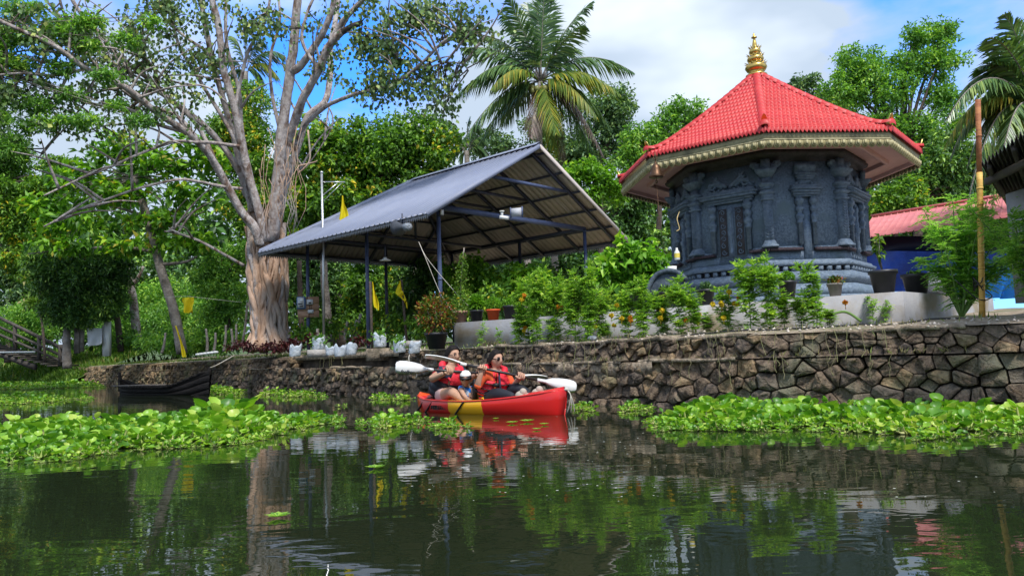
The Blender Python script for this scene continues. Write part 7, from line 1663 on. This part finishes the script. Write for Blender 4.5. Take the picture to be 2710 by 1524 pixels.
# ropes from the loudspeaker
for pl, lab in (([(1108, 640, 17.4), (1125, 680, 17.0), (1165, 775, 16.8), (1200, 825, 16.5), (1207, 832, 16.4)], 'left of two pale ropes strung from the loudspeaker down to the low wall'), ([(1108, 640, 17.4), (1135, 690, 17.0), (1225, 795, 16.7), (1278, 836, 16.3)], 'right of two pale ropes strung from the loudspeaker down to the pots')):
    m = MB(); tube(m, [Vector(p) for p in spline([tuple(at(*p)) for p in pl], 6)], .006, 5); tag(m.build('guy_rope', M_rope, loc=at(*pl[2])), lab, 'rope')
# garden flags on dark posts
for (x0, y0, x1, y1, Y, pts, lab) in ((980, 745, 985, 915, 18.9, [(985, 746, 987, 746), (985, 765, 993, 772), (985, 795, 1003, 800), (990, 812, 1003, 822)], 'yellow flag on a dark post left of the other garden flag'), (1062, 740, 1078, 898, 19.4, [(1058, 742, 1060, 742), (1047, 770, 1066, 790), (1048, 776, 1070, 796), (1066, 770, 1077, 800), (1071, 800, 1078, 818)], 'yellow flag on a leaning dark post right of the other garden flag')):
    b0 = at(x1, y1, Y); t0 = at(x0, y0, Y); o = thing('garden_flag', tuple(b0), lab, 'flag', 'yellow garden flags'); m = MB(); tube(m, [b0 - Vector((0, 0, .3)), t0], .032, 8); m.build('post', M_barkd, o); c_ = cloth(pts, Y - .05); c_.build('cloth', M_flag, o, smooth=True)
tag(cloth([(483, 788, 512, 786), (480, 795, 514, 800), (484, 808, 512, 812), (486, 822, 511, 824), (490, 828, 508, 828)], 25.5, dpt=.1).build('hanging_flag', M_flag, loc=at(498, 790, 25.5), smooth=True), 'square yellow cloth hanging in the air left of the banyan trunk', 'flag')
m = MB(); tube(m, [at(430, 786, 25.6), at(498, 784, 25.5), at(640, 800, 24.6)], .008, 4); tag(m.build('line', M_rope, loc=at(498, 784, 25.5)), 'thin line carrying the square yellow cloth', 'rope')
tag(cloth([(463, 862, 467, 862), (468, 880, 474, 882), (476, 905, 482, 903), (480, 930, 490, 928), (484, 945, 492, 945)], 25.0, dpt=.05).build('twisted_cloth', M_flag, loc=at(475, 900, 25.0), smooth=True), 'twisted yellow cloth strip hanging beside the leaning trunk', 'cloth')

# ---------------------------------------------------------------- undergrowth and ground cover
m = MB()
crown(m, [(330, 900, 90, 40, 30), (430, 905, 80, 40, 28), (540, 900, 70, 40, 27.5), (600, 890, 60, 50, 27), (330, 860, 100, 50, 34), (450, 850, 90, 60, 34), (560, 840, 80, 60, 33), (420, 790, 110, 60, 36), (560, 760, 70, 60, 36), (330, 800, 90, 60, 37), (480, 915, 60, 26, 27), (250, 840, 80, 60, 36), (80, 860, 120, 60, 44), (-60, 850, 100, 60, 42)], 30, .17, .06, 3.6, seed=41, sub=.3)
tag(m.build('undergrowth', LM['feather']), 'tangled low greenery along the left bank', 'undergrowth', kind='stuff')
m = MB()
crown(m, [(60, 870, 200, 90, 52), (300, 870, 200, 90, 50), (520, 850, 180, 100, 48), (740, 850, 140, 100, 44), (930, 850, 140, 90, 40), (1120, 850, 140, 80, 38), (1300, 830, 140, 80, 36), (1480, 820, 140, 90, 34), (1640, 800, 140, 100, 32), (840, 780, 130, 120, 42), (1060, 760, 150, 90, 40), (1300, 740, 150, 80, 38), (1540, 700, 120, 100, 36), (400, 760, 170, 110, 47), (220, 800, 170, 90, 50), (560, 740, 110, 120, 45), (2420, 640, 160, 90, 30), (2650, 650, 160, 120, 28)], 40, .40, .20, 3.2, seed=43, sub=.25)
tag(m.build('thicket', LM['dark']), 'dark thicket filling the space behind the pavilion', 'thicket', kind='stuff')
m = MB()
crown(m, [(860, 870, 50, 30, 22.5), (960, 870, 60, 30, 21.5), (1050, 860, 50, 35, 21), (1120, 870, 50, 40, 19.5), (1240, 800, 50, 35, 19.5), (1320, 790, 60, 40, 19.8), (1440, 790, 60, 40, 19.6), (800, 880, 40, 20, 23)], 21, .15, .06, 3.6, seed=47, sub=.3)
tag(m.build('shrubbery', LM['mid']), 'low green growth under and behind the pavilion', 'shrubbery', kind='stuff')
# red-leaved border plants near the tree base
m = MB(); crown(m, [(640, 915, 50, 14, 22.6), (720, 918, 50, 14, 22), (780, 912, 40, 16, 21.5), (840, 900, 40, 12, 21.5), (950, 905, 30, 14, 20)], 22, .13, .05, 3.0, seed=49, sub=.35)
tag(m.build('red_leaved_border', LM['red']), 'dark red leafed border plants round the banyan foot', 'border plants', kind='stuff')
def grass(name, label, fn, n, L_, W_, seed, key='grass'):
    rg = np.random.default_rng(seed); P = fn(rg, n); D = rg.normal(0, .38, (len(P), 3)) + np.array([0, 0, 1.]); s = rg.uniform(.5, 1.4, len(P)); m = MB(); leaves(m, P, D, L_ * s, W_ * s, fold=.1, droop=.35, Nrm=rg.normal(0, 1, (len(P), 3))); return tag(m.build(name, LM[key]), label, 'grass', kind='stuff')
def on_bank(rg, n):
    P = []; 
    while len(P) < n:
        s = rg.uniform(s_of(-25), WL[-1] - 1); t_ = rg.uniform(.0, 1) ** 1.4 * 2.2; p, d, n_ = wall_at(s); q = p - n_ * (.25 + t_)
        if mn.noise(Vector((q.x * .9, q.y * .9, 5))) < .03 + (.25 if q.x > 1.5 else (-.1 if q.x > -1 else -.5)): continue
        P.append((q.x, q.y, ground_z(q.x, q.y) - .01))
    return np.array(P)
grass('bank_grass', 'short green grass tufts on the soil above the stone wall', on_bank, 5000, .085, .010, 61)
def on_left(rg, n): i = rg.integers(0, len(GBV) - 23, n); f = rg.random((n, 1)); g = rg.random((n, 1)); return GBV[i] * (1 - f) * (1 - g) + GBV[i + 22] * f * (1 - g) + GBV[i + 1] * g * (1 - f) + GBV[np.minimum(i + 23, len(GBV) - 1)] * f * g
grass('bank_turf', 'bright grass covering the sloping left bank', on_left, 26000, .42, .06, 62)
def on_wall(rg, n):
    P = []
    for k in range(n): s = rg.normal([s_of(-.5), s_of(1.4), s_of(3.2), s_of(4.6), s_of(-9)][k % 5], .5); P.append(tuple(wpt(s, rg.choice([.70, TOPZ + .02]), rg.uniform(.0, .10))))
    return np.array(P)
grass('wall_weeds', 'straw-coloured weeds sprouting from the wall ledges', on_wall, 420, .08, .006, 63, 'straw')
# rubble, pebbles and sticks on the bank: stones you could not count
m = MB(); rg = np.random.default_rng(71); M_peb = mat('pale_pebble', (.42, .36, .29), (.62, .55, .47), rough=.9, scale=12, rand=.3)
for k in range(900):
    s = rg.uniform(s_of(-6), WL[-1] - 1.5); p, d, n_ = wall_at(s); q = p - n_ * (.12 + rg.random() * 1.2); r_ = rg.uniform(.010, .035); z = ground_z(q.x, q.y); rm = np.array([[1, .2, 0], [0, .8, .1], [0, 0, .6]]) * r_; v = np.array([(1, 0, 0), (-1, 0, 0), (0, 1, 0), (0, -1, 0), (0, 0, 1), (0, 0, -1.)]) * rg.uniform(.7, 1.3, (6, 3)); m.add(v @ rm + np.array([q.x, q.y, z + r_ * .3]), [(0, 2, 4), (2, 1, 4), (1, 3, 4), (3, 0, 4), (2, 0, 5), (1, 2, 5), (3, 1, 5), (0, 3, 5)])
tag(m.build('rubble', M_peb), 'pale pebbles and rubble strewn over the bank', 'rubble', kind='stuff')
for (pl, lab, r_) in (([(1800, 868, 11.9), (2000, 862, 11.2), (2150, 855, 10.8), (2330, 852, 10.4), (2560, 858, 10.1)], 'long thin dark hose lying along the bank before the platform', .012), ([(2130, 845, 11.4), (2180, 838, 11.4), (2235, 825, 11.4), (2280, 850, 11.3)], 'dry bent palm stalk on the bank in front of the platform', .02)):
    m = MB(); P = []
    for q in spline([tuple(at(*p)) for p in pl], 7): P.append(Vector((q[0], q[1], max(q[2], ground_z(q[0], q[1]) + .012)) if r_ > .015 else (q[0], q[1], ground_z(q[0], q[1]) + .015)))
    tube(m, P, r_, 6); tag(m.build('hose' if r_ < .015 else 'dry_stalk', M_blk if r_ < .015 else M_stem, loc=at(*pl[1])), lab, 'hose' if r_ < .015 else 'stalk')

# ---------------------------------------------------------------- left bank things: footbridge, posts, laundry
M_wood = mat('old_dark_wood', (.05, .042, .036), (.11, .095, .08), rough=.9, scale=3, bump=.5)
br = thing('footbridge', tuple(at(60, 930, 33)), 'dark wooden footbridge with railings sloping down at the left edge', 'bridge')
for (y0, y1, w) in ((842, 915, .09), (868, 935, .07), (890, 950, .07)):
    m = MB(); bar(m, at(-60, y0 - 30, 34), at(168, y1 + 8, 32), w, w * 1.3); m.build('rail', M_wood, br)
for px in (-40, 40, 104, 160): m = MB(); f = (px + 60) / 228; bar(m, at(px, 815 + f * 100, 34 - 2 * f), at(px, 905 + f * 65, 34 - 2 * f), .12, .12, upv=(0, 1, 0)); m.build('post', M_wood, br)
for k in range(14): f = k / 13; c = at(-60 + 228 * f, 905 + 62 * f, 35 - 2 * f); m = MB(); box(m, c, (.30, 2.2, .07), rz=.1); m.build('plank', M_wood, br)
m = MB(); bar(m, at(-60, 915, 33.8), at(95, 972, 32.4), .12, .22); m.build('beam', M_wood, br)
m = MB(); bar(m, at(-80, 933, 24), at(92, 931, 24), .05, .05); tag(m.build('white_pole', M_white, loc=at(0, 933, 24)), 'thin white pole sticking in from the left edge over the water', 'pole')
M_cloth = mat('white_laundry', (.62, .64, .66), (.74, .75, .76), rough=.8, scale=3, trans=.2)
m = cloth([(229, 868, 270, 868), (229, 885, 271, 888), (230, 900, 272, 905), (232, 915, 268, 912)], 28.6, dpt=.06); tag(m.build('laundry_sheet', M_cloth, loc=at(250, 870, 28.6), smooth=True), 'white cloth hung to dry between posts on the left bank', 'cloth')
for (x0, x1, y0, y1, w, mt, lab) in ((283, 283, 850, 942, .24, M_white, 'thick white painted post right of the hanging cloth'), (277, 276, 835, 940, .13, M_bark, 'grey wooden post in front of the white painted post'), (205, 204, 868, 935, .18, M_bark, 'short weathered post left of the hanging cloth'), (218, 217, 870, 930, .12, M_bark, 'thinner weathered post touching the cloth')):
    m = MB(); a, b_ = at(x0, y0, 28.8), at(x1, y1, 28.8); bar(m, b_, a, w, w * .7, upv=(0, 1, 0)); tag(m.build('gate_post', mt, loc=b_), lab, 'post')
for k, (x0, y0, x1, y1) in enumerate(((598, 860, 592, 930), (612, 870, 615, 930), (625, 858, 622, 925), (655, 800, 640, 920), (438, 880, 428, 935), (545, 870, 548, 930), (570, 880, 566, 928))):
    m = MB(); limbs(m, [(x1, y1), ((x0 + x1) / 2 + 2, (y0 + y1) / 2), (x0, y0)], .05, .035, 25.5); tag(m.build('stake', M_bark, loc=at(x1, y1, 25.5), smooth=True), ('tallest of the bare stakes, third left of the banyan trunk', 'stake right of the tallest of the three close stakes', 'last short stake before the banyan trunk', 'slanting long stake against the banyan trunk', 'stake just left of the leaning trunk foot', 'stake right of the twisted yellow cloth', 'stake between the white rubble and the close stakes')[k], 'stake', 'stakes left of the banyan trunk')
for k, (x0, y0, x1, y1) in enumerate(((920, 850, 915, 900), (945, 845, 935, 900), (955, 830, 945, 895), (840, 870, 848, 905))):
    m = MB(); limbs(m, [(x1, y1), ((x0 + x1) / 2 - 2, (y0 + y1) / 2), (x0, y0)], .055, .04, 21.5); tag(m.build('pruned_stem', M_bark, loc=at(x1, y1, 21.5), smooth=True), ('pruned stem left of the middle pavilion post', 'forked pruned stem just left of the dark flag post', 'longest pruned stem leaning right beside the dark flag post', 'pruned stem behind the second grow bag')[k], 'stem', 'pruned stems under the pavilion')
m = MB(); ccx = at(540, 935, 25.5); 
for k in range(6): ellipsoid(m, at(525 + 9 * k, 938 - 1.2 * k, 25.5), (.11, .08, .05), 8, 5)
tag(m.build('white_rubble', M_white, loc=ccx), 'line of white rubble on the bank left of the banyan', 'rubble', kind='stuff')

# ---------------------------------------------------------------- sheds at the right
M_rroof = mat('pink_metal_sheet', (.52, .15, .15), (.60, .21, .20), rough=.5, scale=2); M_tarp = mat('blue_tarpaulin', (.008, .035, .22), (.012, .07, .42), rough=.35, scale=1.4, bump=.9, bscale=1.8, spec=.5); M_tarpb = mat('bright_blue_tarpaulin', (.02, .22, .75), (.04, .32, .85), rough=.35, scale=2, bump=.8, bscale=3)
sh = thing('shed', tuple(at(2380, 760, 20)), 'shed with a pink-red ribbed metal roof and blue tarpaulin walls behind the shrine', 'shed')
E0, E1 = at(2270, 632, 19.5), at(2720, 628, 16.5); E1.z = E0.z; G0, G1 = at(2310, 590, 22.0), at(2720, 540, 19.0); G1.z = G0.z = E0.z + .95
nr = 22
for k in range(nr):
    f0, f1 = k / nr, (k + 1) / nr; m = MB(); a, b_, c, d = E0.lerp(E1, f0), E0.lerp(E1, f1), G0.lerp(G1, f1), G0.lerp(G1, f0); up_ = Vector((0, 0, .035)); V = [a, b_, c, d, a + (b_ - a) * .12 + up_, d + (c - d) * .12 + up_, a + (b_ - a) * .24, d + (c - d) * .24]
    V += [v - Vector((0, 0, .02)) for v in V]; m.add(V, [(0, 4, 5, 3), (4, 6, 7, 5), (6, 1, 2, 7), (11, 13, 12, 8), (13, 15, 14, 12), (15, 10, 9, 14), (0, 8, 12, 4), (4, 12, 14, 6), (6, 14, 9, 1)]); m.build('roof_sheet', M_rroof, sh)
m = MB(); bar(m, G0 + Vector((0, 0, .04)), G1 + Vector((0, 0, .04)), .18, .05); m.build('ridge_cap', M_rroof, sh)
def tarp(x0, y0, x1, y1, Y0_, Y1_, mt, nm, folds=7, amp=.12):
    m = MB(); V = []; nx_, nz_2 = 40, 10
    for j in range(nz_2 + 1):
        for i in range(nx_ + 1):
            f, g = i / nx_, j / nz_2; p = at(x0 + (x1 - x0) * f, y0 + (y1 - y0) * g, Y0_ + (Y1_ - Y0_) * f); p.y += amp * math.sin(f * folds * 2 + g * 3 + math.sin(f * 9)) * (.4 + g); V.append(p)
    w = nx_ + 1; F = [(j * w + i, j * w + i + 1, (j + 1) * w + i + 1, (j + 1) * w + i) for j in range(nz_2) for i in range(nx_)]; m.add(V, F); return m.build(nm, mt, sh, smooth=True)
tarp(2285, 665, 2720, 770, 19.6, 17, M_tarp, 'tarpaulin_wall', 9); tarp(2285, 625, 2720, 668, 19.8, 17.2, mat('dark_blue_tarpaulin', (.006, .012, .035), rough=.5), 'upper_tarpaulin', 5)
tarp(2455, 718, 2740, 790, 17.2, 14.8, M_tarpb, 'bright_tarpaulin', 12, .1)
m = MB(); box(m, at(2300, 775, 19.4), (1.2, .2, .45)); m.build('plinth', M_slab, sh)
# far pink roof behind
m = MB(); a, b_, c, d = at(2480, 560, 27), at(2740, 540, 25), at(2740, 500, 27), at(2520, 530, 29); box8(m, [a, b_, c, d, a + Vector((0, 0, .06)), b_ + Vector((0, 0, .06)), c + Vector((0, 0, .06)), d + Vector((0, 0, .06))]); ho = thing('house', tuple(at(2650, 700, 27)), 'further house with a pale red roof glimpsed above the shed', 'house'); m.build('roof', M_rroof, ho); m = MB(); box(m, at(2680, 620, 28), (3.4, 2, 2.2)); m.build('wall', M_white, ho)
# tiled eave coming in from the right
M_asb = mat('grey_asbestos_tile', (.06, .052, .05), (.16, .14, .13), rough=.9, scale=4, bump=.5); hut = thing('hut', tuple(at(2900, 860, 10)), 'hut at the right edge whose dark corrugated roof corner hangs into view', 'hut')
R0, R1, R2, R3 = at(2598, 438, 9.6), at(2900, 211, 6.6), at(2960, 560, 9.0), at(2648, 524, 11.8)
nk = 24
for k in range(nk):
    f0, f1 = k / nk, (k + 1) / nk; m = MB(); V = []
    for s in range(9):
        f = f0 + (f1 - f0) * s / 8; w = .035 * math.sin(2 * PI * s / 8 * 1.0)
        for (a, b_) in ((R0, R1), (R3, R2)):
            p = a.lerp(b_, f); V += [p + Vector((0, 0, w + .02)), p + Vector((0, 0, w))]
    F = [];
    for s in range(8): o = s * 4; F += [(o, o + 4, o + 6, o + 2), (o + 1, o + 3, o + 7, o + 5), (o, o + 1, o + 5, o + 4)]
    m.add(V, F); m.build('corrugated_sheet', M_asb, hut) if k % 1 == 0 else None
for f in (.08, .35, .62, .9):
    m = MB(); bar(m, R0.lerp(R1, f) - Vector((0, 0, .06)) + (R3 - R0) * .03, R3.lerp(R2, f) - Vector((0, 0, .06)), .05, .08); m.build('rafter', M_wood, hut)
m = MB(); bar(m, R0.lerp(R3, .2) - Vector((0, 0, .12)), R1.lerp(R2, .2) - Vector((0, 0, .12)), .07, .08); m.build('purlin', M_wood, hut)
c = R0.lerp(R2, .75); m = MB(); box(m, (c.x + .6, c.y + .1, (c.z + 1.0) / 2 + .3), (1.6, 2.0, c.z - 1.0)); m.build('wall', M_plast, hut)
